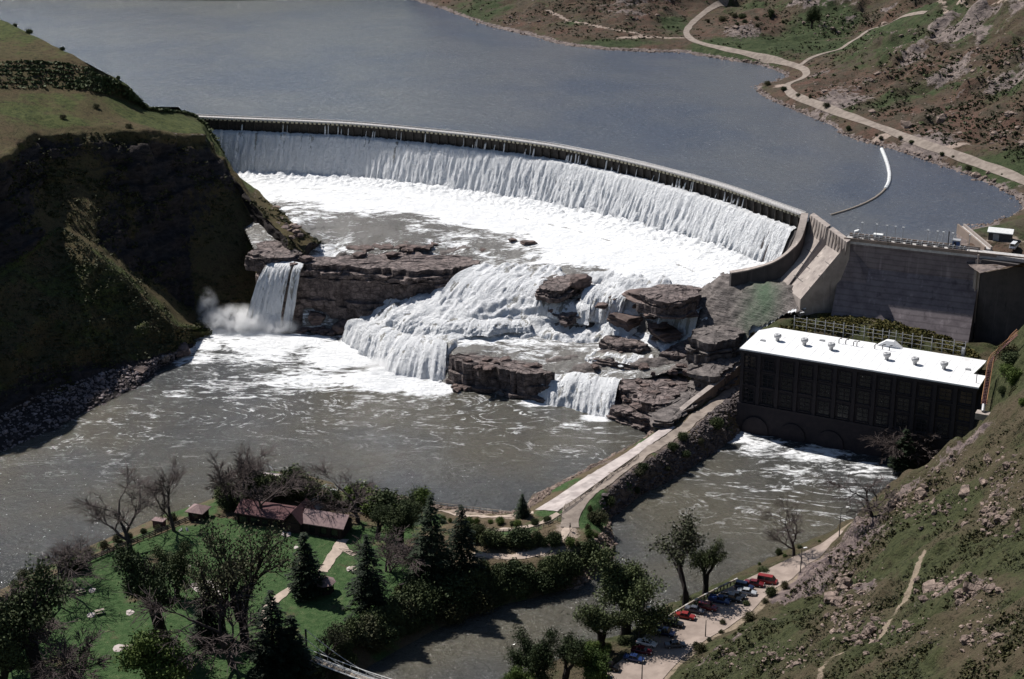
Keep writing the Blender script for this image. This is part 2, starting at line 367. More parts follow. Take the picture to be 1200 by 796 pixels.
M['ledge'] = rock_mat('layered_sandstone', (0.27, 0.215, 0.198), (0.085, 0.067, 0.064))
M['boulder'] = rock_mat('brown_boulder', (0.23, 0.165, 0.145), (0.09, 0.066, 0.06), 0.6)
M['apron'] = rock_mat('grey_bedrock', (0.22, 0.19, 0.175), (0.085, 0.072, 0.068), 0.8, 0.1)
M['tan_rock'] = rock_mat('tan_rock', (0.36, 0.27, 0.22), (0.15, 0.11, 0.092), 0.5)
M['riprap'] = rock_mat('riprap_stone', (0.20, 0.165, 0.155), (0.07, 0.055, 0.055), 0.4)
M['beach'] = rock_mat('beach_stone', (0.36, 0.30, 0.295), (0.15, 0.12, 0.12), 0.4)
M['bark'] = pmat('bark', (0.085, 0.066, 0.062), (0.05, 0.04, 0.038), 3, 0.95, 0.3)
M['twig'] = pmat('twigs', (0.10, 0.078, 0.072), (0.07, 0.054, 0.051), 3, 0.95)
M['bark_dark'] = pmat('dark_bark', (0.03, 0.023, 0.021), (0.02, 0.016, 0.015), 3, 0.95)
M['leaf_dark'] = leaf_mat('dark_leaves', (0.030, 0.044, 0.017), (0.078, 0.094, 0.038))
M['leaf_grey'] = leaf_mat('grey_green_leaves', (0.045, 0.05, 0.026), (0.085, 0.085, 0.045))
M['leaf_green'] = leaf_mat('fresh_leaves', (0.05, 0.08, 0.02), (0.095, 0.13, 0.03))
M['needle'] = leaf_mat('needles', (0.010, 0.017, 0.009), (0.022, 0.034, 0.015))
M['scrub'] = leaf_mat('scrub_leaves', (0.03, 0.035, 0.014), (0.075, 0.07, 0.03))
M['weeds'] = leaf_mat('yellow_weeds', (0.10, 0.085, 0.025), (0.05, 0.065, 0.02))
M['skin'] = pmat('skin', (0.45, 0.27, 0.2), None, 2, 0.6)
M['bluff'] = terrain_mat('bluff_ground', (0.082, 0.070, 0.034), (0.098, 0.070, 0.040), (0.050, 0.064, 0.022), (0.080, 0.090, 0.032), (0.055, 0.047, 0.045), (0.028, 0.024, 0.024), (0.25, 0.21, 0.19), 0.03, 0.5)
M['hills'] = terrain_mat('hill_ground', (0.070, 0.058, 0.042), (0.108, 0.063, 0.048), (0.034, 0.052, 0.022), (0.053, 0.064, 0.03), (0.24, 0.195, 0.175), (0.11, 0.09, 0.085), (0.38, 0.3, 0.25), 0.03, 0.35, darkness=0.9)
M['slope'] = terrain_mat('slope_ground', (0.076, 0.066, 0.038), (0.098, 0.076, 0.050), (0.045, 0.052, 0.023), (0.066, 0.071, 0.033), (0.25, 0.195, 0.175), (0.11, 0.085, 0.085), (0.34, 0.27, 0.2), 0.05, 0.8, darkness=0.85)
M['island'] = terrain_mat('island_ground', (0.14, 0.11, 0.07), (0.12, 0.09, 0.06), (0.046, 0.092, 0.032), (0.072, 0.116, 0.046), (0.23, 0.18, 0.155), (0.10, 0.08, 0.07), (0.40, 0.32, 0.26), 0.05, 0.7, darkness=0.3)
# ------------------------------------------------------------------ levels (m): lower river 0, plunge pool 24, spillway crest 38.5, reservoir 42, crest walkway 43.5
def blobs(q, lst):
    """soft patches on the ground: photo place, level, half width and half height in pixels, strength"""
    r = np.zeros(len(q))
    for px, py, z, w, h, v in lst:
        c = P(px, py, z); t = math.hypot(math.hypot(c[0], c[1]), c[2] - CAM_Z); s = F_PX / t
        d = ((q[:, 0] - c[0]) / (w / s)) ** 2 + ((q[:, 1] - c[1]) / (h / s / 0.36)) ** 2
        r = np.maximum(r, v * np.exp(-d * 0.9))
    return r
def field_sheet(name, fld, x0, x1, y0, y1, step, mat, keep=None, post=None, attrs=None, kind='structure', smooth=True):
    xs = np.arange(x0, x1 + step, step); ys = np.arange(y0, y1 + step, step); X, Y = np.meshgrid(xs, ys); q = np.column_stack([X.ravel(), Y.ravel()])
    z = fld(q)
    if post is not None: z = post(q, z)
    V = np.column_stack([q, z]); Fq = grid_faces(len(ys), len(xs))
    if keep is not None: Fq = Fq[keep(V)[Fq].all(1)] if keep(V).dtype == bool else Fq
    used = np.unique(Fq); remap = np.full(len(V), -1); remap[used] = np.arange(len(used))
    at = {k: f(V[used]) for k, f in (attrs or {}).items()}
    o = link(name, mesh(name, V[used], remap[Fq], mat, smooth, at)); o['kind'] = kind
    return o
def slope_of(fld, q, e=1.0):
    a = fld(q + np.array([e, 0])) - fld(q - np.array([e, 0])); b = fld(q + np.array([0, e])) - fld(q - np.array([0, e]))
    return np.sqrt(a * a + b * b) / (2 * e)
# ---- dam line
WALK = smooth_line(PL([(221, 135.5), (228, 136), (300, 139), (400, 143), (450, 147), (500, 152), (550, 157), (600, 163), (650, 170), (700, 180), (750, 191), (800, 204), (850, 218), (900, 236), (942, 251)], 43.5), 400, 2)
DAM_L = float(np.linalg.norm(np.diff(WALK[:, :2], axis=0), axis=1).sum())
GRAV_A, GRAV_B = P(992, 281, 44), P(1146, 298, 44)          # crest line of the straight gravity section
gdir = (GRAV_B - GRAV_A)[:2]; gdir /= np.linalg.norm(gdir); gnrm = np.array([gdir[1], -gdir[0]])  # downstream, toward the powerhouse
# ---- reservoir
res_poly = np.vstack([[[-420, 640, 42], [-130, 625, 42]], WALK[::8] * [1, 1, 0] + [0, 1.0, 42], [[GRAV_A[0] + 1, GRAV_A[1] + 1.5, 42], [GRAV_B[0], GRAV_B[1] + 2, 42], [420, GRAV_B[1] + 4, 42], [900, 430, 42], [900, 2600, 42], [-1500, 2600, 42], [-1500, 640, 42]]])
bm = bmesh.new(); bm.faces.new([bm.verts.new(p) for p in res_poly[::-1]]); bmesh.ops.recalc_face_normals(bm, faces=bm.faces[:]); bmesh.ops.triangulate(bm, faces=bm.faces[:])
for f in bm.faces:
    if f.normal.z < 0: f.normal_flip()
me = bpy.data.meshes.new('reservoir_water'); bm.to_mesh(me); bm.free(); me.materials.append(M['reservoir'])
ca = me.color_attributes.new('foam', 'FLOAT_COLOR', 'POINT'); ca.data.foreach_set('color', np.tile(np.array([0, 0, .35, 1], np.float32), len(me.vertices)))  # blue channel: painted sun sparkle spread over the whole reservoir
tag(link('reservoir_water', me), kind='structure')
# ---- far shore and hills
shore = [(200, -170), (350, -65), (480, -2), (530, 15), (575, 32), (620, 42), (660, 53), (700, 58), (760, 61), (800, 62), (850, 70), (895, 77), (921, 88), (906, 97), (880, 102), (900, 116), (940, 133), (975, 147), (985, 158), (1010, 165), (1050, 176), (1090, 190), (1130, 203), (1165, 218), (1196, 234), (1193, 250), (1165, 262), (1128, 266)]
def dens(pts, n, z=None):
    a = np.array([p if z is None else (p[0], p[1], z) for p in pts], float); return [P(*p) for p in resample(a, n)]
hp = dens(shore[:-1], 90, 42)
hp += [P(x, y, 42) - [0, 0, 4] for x, y in [(180, -130), (340, -45), (470, 6), (520, 23), (570, 40), (620, 51), (700, 67), (780, 71), (840, 79), (890, 86), (885, 95), (865, 103), (885, 122), (930, 140), (965, 155), (1000, 172), (1050, 185), (1090, 199), (1130, 213), (1160, 228), (1178, 240), (1170, 252), (1120, 258)]]
hp += [P(x, y, 42) - [0, 0, 12] for x, y in [(300, 20), (500, 60), (700, 100), (820, 110), (930, 170), (1000, 200), (1080, 220), (1100, 245)]]
road_px = [(870, -12, 51), (845, 3, 48.5), (825, 15, 47), (806, 32, 45.7), (803, 41, 45.4), (815, 50, 45), (850, 58, 45), (885, 65, 45), (915, 72, 45), (940, 79, 45), (947, 86, 45), (940, 93, 45), (924, 98, 45), (919, 104, 45), (935, 115, 45.3), (965, 125, 45.6), (1000, 138, 45.6), (1040, 153, 45.5), (1080, 168, 45.4), (1120, 182, 45.3), (1160, 196, 45.2), (1200, 212, 45.2), (1260, 236, 45.2)]
hp += dens(road_px, 80)
hp += [P(*p) for p in [(985, 58, 49), (1005, 45, 51), (1025, 30, 54), (1060, 20, 58), (1085, 15, 60), (640, 15, 48), (700, 30, 47), (760, 42, 46), (560, 5, 47), (880, 30, 50), (930, 40, 48), (900, 10, 53), (960, 15, 55), (760, 10, 52), (700, -10, 56), (600, -40, 58),
    (1000, 75, 52), (1050, 60, 57), (1020, 105, 50), (1060, 120, 50.5), (1100, 145, 48.5), (1150, 165, 49), (1200, 180, 49.5), (1100, 100, 56), (1150, 110, 57), (1200, 120, 59), (1110, 60, 62), (1160, 50, 66), (1200, 60, 69), (1150, 20, 72), (1200, 20, 76), (1080, 30, 64), (1250, 150, 56), (1300, 100, 68), (1250, 200, 49.5), (1300, 200, 55), (1100, -10, 74), (1000, -30, 70), (850, -40, 66), (1200, -40, 84), (700, -90, 82), (1000, -90, 92), (500, -110, 82),
    (1180, 275, 43.9), (1200, 290, 43.9), (1160, 285, 43.9), (1150, 270, 43.9), (1240, 270, 44.5), (1230, 310, 44), (1200, 245, 43.5), (1300, 300, 48), (1300, 250, 60)]]
hp += [np.array(p, float) for p in [(500, 900, 110), (700, 700, 140), (300, 1300, 130), (0, 1400, 110), (-300, 1500, 110), (320, 500, 84), (300, 430, 64), (700, 1500, 190), (900, 430, 150), (160, 408, 44), (200, 400, 46), (140, 412, 43.9)]]
wet = np.vstack([PL(shore, 42)[:, :2], WALK[::-12, :2], [[-150, 640], [-420, 660], [-420, 900]]]); gx, gy = np.meshgrid(np.arange(-400, 200, 34), np.arange(430, 1000, 34)); wq = np.column_stack([gx.ravel(), gy.ravel()])
wd = seg_dist(wq, PL(shore, 42)); hp += [np.array([x, y, 42 - min(16, d * 0.3)]) for (x, y), d, i in zip(wq, wd, inside(wq, wet)) if i and d > 16]
hp += [np.array([x, y, 26.0]) for x, y in [(-100, 560), (-40, 540), (20, 500), (60, 470), (-200, 600), (80, 430)]]
FH0 = Field(hp, 3.0)
ROAD = smooth_line(PL(road_px), 260, 3)
BRANCH = smooth_line(np.array([FH0.at(x, y, 50) for x, y in [(938, 77), (948, 69), (966, 63), (985, 58), (1005, 45), (1025, 31), (1060, 20), (1085, 15)]]), 120, 3)
def hill_noise(q, z):
    d = np.minimum(seg_dist(q, ROAD), seg_dist(q, BRANCH)); a = sstep(3, 11, d) * sstep(42.5, 48, z)
    n = fbm(q / 26, 4, 3) * 2.6 + fbm(q / 7, 3, 9) * 1.0 + np.maximum(0, fbm(q / 11, 3, 30) - 0.25) * 3.2
    near = sstep(3, 9, d); flat = np.hypot(q[:, 0] - 150, q[:, 1] - 425) < 30
    return z + np.where(flat, 0, a * n * sstep(44, 60, z) * 1.2 + a * n * 0.45) + fbm(q / 3.5, 2, 5) * 0.35 * near
def FH(q): return hill_noise(np.atleast_2d(q)[:, :2], FH0(q))
class _F(Field):
    def __init__(self, f): self.f = f
    def h(self, q): return self.f(q)
FHs = _F(FH)
def hill_mask(V):
    q = V[:, :2]; n = fbm(q / 30, 4, 41); z = V[:, 2]
    rock = 0.12 + 0.55 * sstep(0.1, 0.7, fbm(q / 16, 4, 12)) * sstep(46, 56, z) + blobs(q, [(985, 105, 52, 35, 12, .75), (1075, 135, 56, 45, 14, .9), (1090, 130, 58, 30, 8, .9), (1160, 160, 60, 40, 10, .7), (870, 33, 50, 22, 8, .7), (740, 12, 52, 30, 6, .5), (960, 78, 50, 18, 8, .5)])
    rock = np.maximum(rock, 0.85 * sstep(43.4, 42.4, z) * sstep(39, 41, z))
    green = 0.38 + 0.3 * n + blobs(q, [(900, 48, 48, 55, 14, 1), (960, 35, 50, 40, 14, .9), (860, 52, 46, 40, 8, .9), (1010, 50, 52, 35, 10, .5), (790, 20, 50, 20, 15, .6), (1120, 195, 46, 70, 8, .5), (1170, 200, 47, 60, 9, .7), (720, 50, 44, 60, 6, .5)]) - blobs(q, [(1060, 80, 70, 60, 20, .5), (860, 15, 52, 30, 8, .4), (680, 35, 46, 25, 6, .5), (1000, 75, 58, 50, 12, .5), (920, 98, 45, 10, 5, .6)])
    dirt = np.maximum(blobs(q, [(915, 99, 45, 14, 5, .7), (1120, 174, 46, 22, 3, .8), (1035, 154, 46, 18, 3, .9), (1180, 282, 44, 40, 14, .55), (745, 42, 46, 40, 2.5, .7)]), 0)
    trk = seg_dist(q, PL([(640, 15, 48), (700, 31, 47), (760, 42, 45.8), (800, 44, 45.4)])); dirt = np.maximum(dirt, 0.6 * sstep(2.6, 1.0, trk))
    trk = seg_dist(q, np.array([FH0.at(x, y, 60) for x, y in [(1085, 15), (1110, 11), (1130, 9), (1160, 8), (1200, 7)]])); dirt = np.maximum(dirt, 0.55 * sstep(2.6, 1.0, trk))
    return np.column_stack([rock, green, dirt])
def far_keep(V):
    return (V[:, 2] > 39.5) & ~((V[:, 1] < 440) & (V[:, 0] < 124)) & (V[:, 1] > 409 - (V[:, 0] - 124) * 0.35) & (V[:, 0] * 0.5 + V[:, 1] > 470)
field_sheet('hills', FH0, -140, 330, 395, 930, 1.5, M['hills'], far_keep, hill_noise, {'mask': hill_mask})
def back_post(q, z): return np.maximum(z, 60 + 0.05 * (q[:, 1] - 900)) + fbm(q / 90, 3, 2) * 10
field_sheet('distant_hills', lambda q: FH0(np.clip(q, [-400, 500], [600, 1300])), -700, 1100, 925, 1800, 25, M['hills'], None, back_post, {'mask': hill_mask})
def ribbon(name, line, width, zf, mat, lift=0.15, cross=5, jitter=0.35, seed=1, attrs=None):
    line = np.asarray(line)[:, :2]; d = np.gradient(line, axis=0); d /= np.linalg.norm(d, axis=1)[:, None]; n = np.column_stack([d[:, 1], -d[:, 0]])
    s = np.arange(len(line)); w = np.broadcast_to(np.asarray(width, float), (len(line),))
    wl_ = w * (0.5 + jitter * 0.25 * vnoise(np.column_stack([s * 0.23, s * 0 + seed, s * 0]), 3)); wr_ = w * (0.5 + jitter * 0.25 * vnoise(np.column_stack([s * 0.2, s * 0 + seed + 9, s * 0]), 4))
    u = np.linspace(-1, 1, cross); off = np.where(u[None] < 0, u[None] * wl_[:, None], u[None] * wr_[:, None])
    q = (line[:, None] + off[..., None] * n[:, None]).reshape(-1, 2)
    V = np.column_stack([q, zf(q) + lift]); o = link(name, mesh(name, V, grid_faces(len(line), cross), mat, True)); o['kind'] = 'structure'
    me = o.data
    if me.polygons[0].normal.z < 0: me.flip_normals()
    return o
ribbon('dirt_road', ROAD, 3.3, FH, M['dirt_road'], 0.18, 7)
ribbon('dirt_track', BRANCH, 2.3, FH, M['dirt_road'], 0.2, 5)
# ---- left bluff: surveyed cross sections from the skyline down to the water
def W(x, y, z): return ('w', x, y, z)
cols = [
 [(-90, -15, 80), (-90, 62, 76), (-90, 112, 69), (-90, 235, 58), (-85, 300, 46), (-85, 350, 36), (-85, 400, 27), (-85, 450, 16), (-85, 515, 4), (-85, 560, 0)],
 [(0, 18, 80), (0, 68, 74), (0, 108, 67), (0, 180, 61), (0, 235, 50), (0, 285, 40), (0, 330, 31), (0, 410, 18), (0, 492, 3.5), (0, 532, 0)],
 [(60, 50, 76), (60, 69, 73), (60, 107, 65), (45, 156, 60), (50, 215, 49), (65, 262, 38), (70, 270, 36.5), (60, 370, 21), (60, 462, 4), (62, 505, 0)],
 [(105, 75, 72), (105, 74.8, 71.8), (105, 110, 64), (95, 150, 59), (105, 215, 46), (115, 283, 31), (105, 292, 32.5), (95, 380, 17), (95, 450, 4), (100, 483, 0)],
 [(150, 100, 65), (148, 103, 64.5), (145, 116, 60), (135, 150, 58), (145, 230, 40.5), (160, 318, 19), (140, 320, 25), (135, 390, 12), (130, 436, 4), (140, 465, 0)],
 [(172, 127, 56.5), (172, 127.5, 56), (172, 129, 55.5), (165, 153, 57), (180, 240, 38), (195, 345, 10.5), (172, 352, 17), (165, 405, 7), (165, 428, 3.5), (170, 448, 0)],
 [(213, 131, 50), (213, 131.3, 50), (213, 132, 50), (205, 155, 53), (215, 245, 36), (232, 376, 1.5), (205, 384, 9), (207, 402, 5), (209, 412, 2.5), (213, 420, 0)],
 [(225, 134, 46.5), (225, 134.3, 46.5), (226, 135, 46.5), (243, 157, 50), (250, 250, 33), (262, 380, 0), (258, 386, -3), (254, 390, -4), (252, 394, -5), (250, 398, -6)],
 [(236, 140, 44.8), (237, 141, 44.8), (240, 146, 44.5), (262, 185, 41), (312, 285, 23), (300, 376, -1), (298, 380, -3), (296, 384, -4), (294, 388, -5), (292, 392, -6)],
 [(250, 160, 40), (252, 165, 38), (258, 178, 36), (298, 238, 28.5), (338, 281, 24.2), (346, 318, 17), (345, 340, 8), (343, 372, -2), (342, 380, -4), (340, 386, -6)],
 [(262, 190, 27), (264, 193, 26), (268, 198, 25), (300, 224, 24.2), (350, 268, 23.6), (362, 285, 21.5), (366, 305, 12), (366, 330, 2), (366, 350, -4), (366, 380, -6)],
 [(275, 205, 20), (277, 208, 20), (280, 212, 20), (310, 226, 20), (360, 268, 20), (380, 285, 18), (385, 305, 10), (385, 330, 0), (385, 350, -4), (385, 380, -6)]]
rows = []
for ci, c in enumerate(cols):
    pts = [P(*p) for p in c]
    back = pts[0] + np.array([-14, 55, -50 if ci < 6 else -12]) if ci < 8 else pts[0] + np.array([2, 8, -14])
    if ci < 9:
        tE, tG = [(pts[k][2] - CAM_Z) / (-SP - (c[k][1] - 398) / F_PX * CP) for k in (3, 5)]; tm = .62 * tE + .38 * tG; zm = CAM_Z + tm * (-SP - (c[4][1] - 398) / F_PX * CP); pts[4] = P(c[4][0], c[4][1], zm)
    E, Mid = pts[3], pts[4]; pts.insert(4, np.array([*(E[:2] * 0.5 + Mid[:2] * 0.5), E[2] * 0.45 + Mid[2] * 0.55]))
    under = pts[-1] + np.array([4, -10, -7]); rows.append([back] + pts + [under])
A = np.array(rows).transpose(1, 0, 2)              # rows x cols x 3
def upsample(A, nr, nc):
    nr0, nc0 = A.shape[:2]; ri = np.concatenate([np.linspace(i, i + 1, k, endpoint=False) for i, k in enumerate(nr)] + [[nr0 - 1]]); ci = np.concatenate([np.linspace(i, i + 1, k, endpoint=False) for i, k in enumerate(nc)] + [[nc0 - 1]])
    def interp(B, t):
        i = np.clip(t.astype(int), 0, len(B) - 2); f = (t - i).reshape(-1, *([1] * (B.ndim - 1)))
        return B[i] * (1 - f) + B[i + 1] * f
    B = interp(A, ri); return interp(B.swapaxes(0, 1), ci).swapaxes(0, 1), ri
B, RI = upsample(A, [8, 14, 8, 14, 14, 22, 26, 10, 26, 20, 10, 6], [26, 24, 20, 20, 20, 18, 16, 16, 16, 14, 10])
for k in range(3):
    C = B.copy(); C[1:-1, 1:-1] = (B[1:-1, 1:-1] * 2 + B[:-2, 1:-1] + B[2:, 1:-1] + B[1:-1, :-2] + B[1:-1, 2:]) / 6; B = C
nR, nC = B.shape[:2]; V = B.reshape(-1, 3)
du = np.gradient(B, axis=1); dv = np.gradient(B, axis=0); N = np.cross(dv, du).reshape(-1, 3); N /= np.linalg.norm(N, axis=1)[:, None] + 1e-9
N *= np.sign(N[:, 2:3] + 1e-9); rr = np.repeat(np.where(RI <= 4, RI, np.where(RI <= 6, 4 + (RI - 4) / 2, RI - 1)), nC); steep = 1 - np.abs(N[:, 2])
crag = fbm(V / [13, 13, 9], 5, 21) * 2.6 + np.abs(fbm(V / [6, 6, 11], 3, 5)) * 2.0 - 0.7 + fbm(V / 2.6, 2, 6) * 0.5
bed = (np.mod(V[:, 2] + fbm(V / 25, 2, 8) * 1.5, 6.0) / 6.0 - 0.5) * 2.6
face = sstep(0.22, 0.5, steep) * sstep(0.4, 1.0, rr / 4)
talus = sstep(8.4, 9.0, rr) * sstep(10.6, 10, rr)
V = V + N * (face * ((crag * 0.95 + bed * 0.55) * np.repeat(np.ones(1), len(V)) * np.tile(sstep(nC - 12, nC - 60, np.arange(nC)), nR)))[:, None] + np.column_stack([np.zeros(len(V))] * 2 + [(1 - face) * (fbm(V / 9, 3, 2) * 0.5 + talus * fbm(V / 1.6, 2, 3) * 0.35)])
spur = sstep(6.4, 7.0, rr) * sstep(9.2, 8.6, rr); topg = sstep(2.15, 1.95, rr) + sstep(2.9, 3.1, rr) * sstep(4.05, 3.9, rr)
green = np.clip(topg * (0.50 + 0.5 * fbm(V / 22, 3, 1)) + spur * (0.42 + 0.3 * fbm(V / 8, 3, 4)) + (rr > 4) * (rr < 7) * 0.35, 0, 1)
rock = np.clip(face * 0.92 * (1 - spur * 0.75) * sstep(4.0, 4.3, rr) + talus * 0.95 + 0.35 * (rr > 2) * (rr < 3), 0, 1) + fbm(V / 7, 3, 15) * 0.2 * face
dirt = 0.5 * sstep(0.1, 0.0, np.abs(rr - 4.0)) * (V[:, 0] > -135) * sstep(-.3, .4, fbm(V / 9, 2, 5))
bl = link('cliff', mesh('cliff', V, grid_faces(nR, nC), M['bluff'], True, {'mask': np.column_stack([rock, green, dirt])})); bl['kind'] = 'structure'
if bl.data.polygons[nC * 40].normal.z < 0: bl.data.flip_normals()
BV = V.reshape(nR, nC, 3); BR = RI
# ---- lower river
def river_foam_glints(V):
    q = V[:, :2]
    f = blobs(q, [(275, 388, 0, 75, 14, 1.0), (330, 400, 0, 80, 12, .95), (400, 415, 0, 60, 24, 1.0), (450, 444, 0, 65, 18, 1.05), (505, 455, 0, 45, 14, .95), (370, 445, 0, 120, 24, .70), (310, 405, 0, 70, 20, .85), (300, 420, 0, 90, 16, .66), (240, 405, 0, 45, 14, .75), (470, 470, 0, 80, 12, .5), (640, 472, 0, 45, 6, .85), (700, 490, 0, 30, 6, .85), (680, 500, 0, 45, 8, .6), (420, 480, 0, 180, 26, .44), (250, 452, 0, 130, 34, .50), (150, 490, 0, 90, 18, .48), (320, 500, 0, 160, 22, .38), (620, 500, 0, 90, 16, .40), (230, 420, 0, 60, 16, .66),
        (890, 522, 0, 50, 16, .70), (955, 532, 0, 70, 16, .66), (1020, 550, 0, 55, 18, .62), (868, 514, 0, 28, 10, .8), (930, 552, 0, 95, 22, .50), (1000, 580, 0, 70, 22, .45), (880, 560, 0, 60, 18, .34)])
    ln = 0.03 + blobs(q, [(570, 490, 0, 130, 32, .9), (690, 520, 0, 50, 20, .8), (930, 565, 0, 110, 40, 1.0), (330, 465, 0, 200, 36, 1.0), (140, 500, 0, 110, 34, .7)])
    return np.column_stack([f, ln, 0.18 + blobs(q, [(60, 600, 0, 180, 60, .9), (230, 540, 0, 150, 40, .6), (560, 560, 0, 120, 22, .5), (200, 470, 0, 120, 40, .4)])])  # third column: painted sun glints, densest at lower left; not foam
def river_z(q): return fbm(q / 7, 3, 77) * 0.12
rv = field_sheet('river_water', lambda q: np.zeros(len(q)), -330, 190, 170, 545, 1.0, M['river'], None, lambda q, z: z + river_z(q), {'foam': river_foam_glints})
# ---- falls: water over the bedrock shelf
fp = [(285, 205, 24), (340, 205, 24), (400, 205, 24), (500, 206, 24), (560, 212, 24), (600, 222, 24), (700, 252, 24.3), (800, 290, 25), (870, 318, 26), (900, 310, 26.5),
 (260, 190, 24), (400, 190, 24), (560, 195, 24), (700, 230, 24.5), (800, 265, 25.5), (880, 290, 27),
 (300, 240, 23.6), (350, 260, 23.4), (450, 265, 23.3), (550, 262, 23.4), (600, 280, 22.8), (700, 305, 22.8), (780, 312, 24), (850, 318, 25.5),
 (300, 290, 21.5), (320, 296, 20.5), (345, 300, 20.2), (400, 293, 21), (470, 290, 21), (540, 296, 21), (560, 305, 20.6), (580, 300, 21.2), (640, 310, 21.3),
 (562, 317, 19.8), (592, 321, 19.6), (622, 325, 19.2), (640, 335, 18.6), (680, 328, 20.2), (720, 334, 20.6),
 (533, 330, 17), (500, 344, 13.2), (540, 350, 15), (500, 360, 12.2), (480, 350, 11.8), (450, 365, 8.8), (430, 353, 8.2), (470, 385, 8), (500, 390, 8.2), (450, 395, 4.4), (410, 375, 3.2), (480, 410, 4.8), (510, 408, 7.2),
 (400, 390, 0.3), (420, 406, 0.2), (450, 426, 0.2), (480, 438, 0.2), (508, 440, 0.2), (525, 436, 2.5),
 (560, 365, 14), (600, 350, 16), (600, 365, 13.4), (630, 345, 17), (640, 360, 14.2), (560, 385, 9.4), (600, 378, 10.4), (650, 385, 9.8), (700, 395, 9.4), (760, 410, 9.2), (620, 400, 8.2), (560, 408, 7.8), (530, 405, 7.4), (640, 425, 6.6), (700, 425, 7.4), (600, 420, 7.0), (740, 432, 7.6), (780, 440, 8),
 (700, 345, 17), (700, 372, 12), (740, 350, 18.6), (760, 385, 11.5), (800, 395, 11.2), (780, 330, 22.3), (840, 335, 24.4), (880, 360, 22), (820, 378, 16), (850, 400, 13), (920, 345, 27), (925, 370, 24), (890, 385, 18), (830, 430, 9.5), (866, 420, 11),
 (622, 440, 5.4), (650, 440, 5.6), (680, 438, 6.2), (725, 446, 6.4), (620, 455, 2.2), (660, 462, 2.2), (710, 472, 2.6), (612, 466, 0), (655, 476, 0), (716, 489, 0), (800, 470, 5), (770, 500, 0.5), (745, 500, 0), (795, 490, 3),
 (525, 455, -3), (545, 455, -2), (396, 406, -2.5), (424, 428, -2.5), (452, 442, -2.5), (500, 455, -3), (560, 470, -4), (612, 478, -4), (655, 488, -4), (716, 502, -4), (770, 512, -4), (345, 392, -3), (375, 392, -3), (380, 320, 12), (450, 320, 13), (520, 312, 17), (340, 320, 14)]
FW = Field([P(p[0], p[1], max(p[2], 0)) + [0, 0, min(p[2], 0)] for p in fp], 1.0)
dam_in = WALK[:, :2].copy()
toe = np.column_stack([WALK[:, :2], np.full(len(WALK), 24)])
fall_poly = np.vstack([WALK[::6, :2], PL([(955, 300, 28), (945, 360, 27), (880, 400, 14), (868, 425, 10), (800, 478, 4), (776, 512, 0), (716, 508, 0), (655, 494, 0), (612, 484, 0), (560, 476, 0), (500, 460, 0), (455, 450, 0), (425, 436, 0), (392, 412, 0), (372, 400, 0), (350, 400, 0), (352, 312, 19.6), (300, 303, 19.8), (290, 270, 24), (240, 190, 24)])[:, :2]])
fall_c = blobs
def cascade_mask(q):
    return blobs(q, [(560, 330, 18, 60, 14, 1), (600, 340, 17, 60, 20, 1), (540, 350, 15, 50, 20, 1), (480, 360, 11, 60, 18, 1), (450, 385, 6, 45, 22, 1), (490, 405, 5, 45, 20, 1), (430, 395, 2, 30, 16, 1), (510, 380, 9, 50, 18, 1), (570, 365, 13, 60, 14, 1), (505, 425, 3, 20, 14, 1), (670, 455, 4, 50, 14, 1), (640, 452, 4, 25, 10, 1), (710, 350, 17, 28, 20, .8), (690, 378, 12, 60, 10, .8), (780, 375, 14, 14, 22, .9), (740, 342, 19, 25, 8, .9), (830, 360, 20, 14, 12, .7), (700, 330, 20, 20, 10, .7), (640, 325, 19, 20, 8, .8), (590, 385, 9.5, 60, 8, .8), (720, 365, 15, 30, 16, .85)])
def fall_post(q, z):
    c = cascade_mask(q); sl = np.clip(slope_of(FW, q, 0.7), 0, 3)
    lump = fbm(np.column_stack([q[:, 0] / 3.2, q[:, 1] / 6.5]), 4, 55)
    return z + c * (lump * 0.3 - 1.0) + (1 - c) * fbm(q / 3.0, 3, 5) * 0.10 + np.where((z > 1) & (z < 22), -0.45 * np.abs(fbm(q / 5, 3, 13)), 0)
def casc_post(q, z):
    c = cascade_mask(q); k = z / 2.3 + 0.55 * fbm(q / 6, 3, 92); fr = k - np.floor(k); zt = (np.floor(k) + sstep(0.5, 1.0, fr)) * 2.3 - 0.55 * 2.3 * fbm(q / 6, 3, 92)
    st = fbm(np.column_stack([(q[:, 0] * 0.8 - q[:, 1] * 0.6) / 1.1, (q[:, 0] * 0.6 + q[:, 1] * 0.8) / 5]), 4, 57)
    return z * 0.35 + zt * 0.65 + 0.45 + st * 0.42 + fbm(q / 0.8, 2, 5) * 0.16 - 1.6 * sstep(0.42, 0.28, c)
CREST_D = WALK[:, :2]
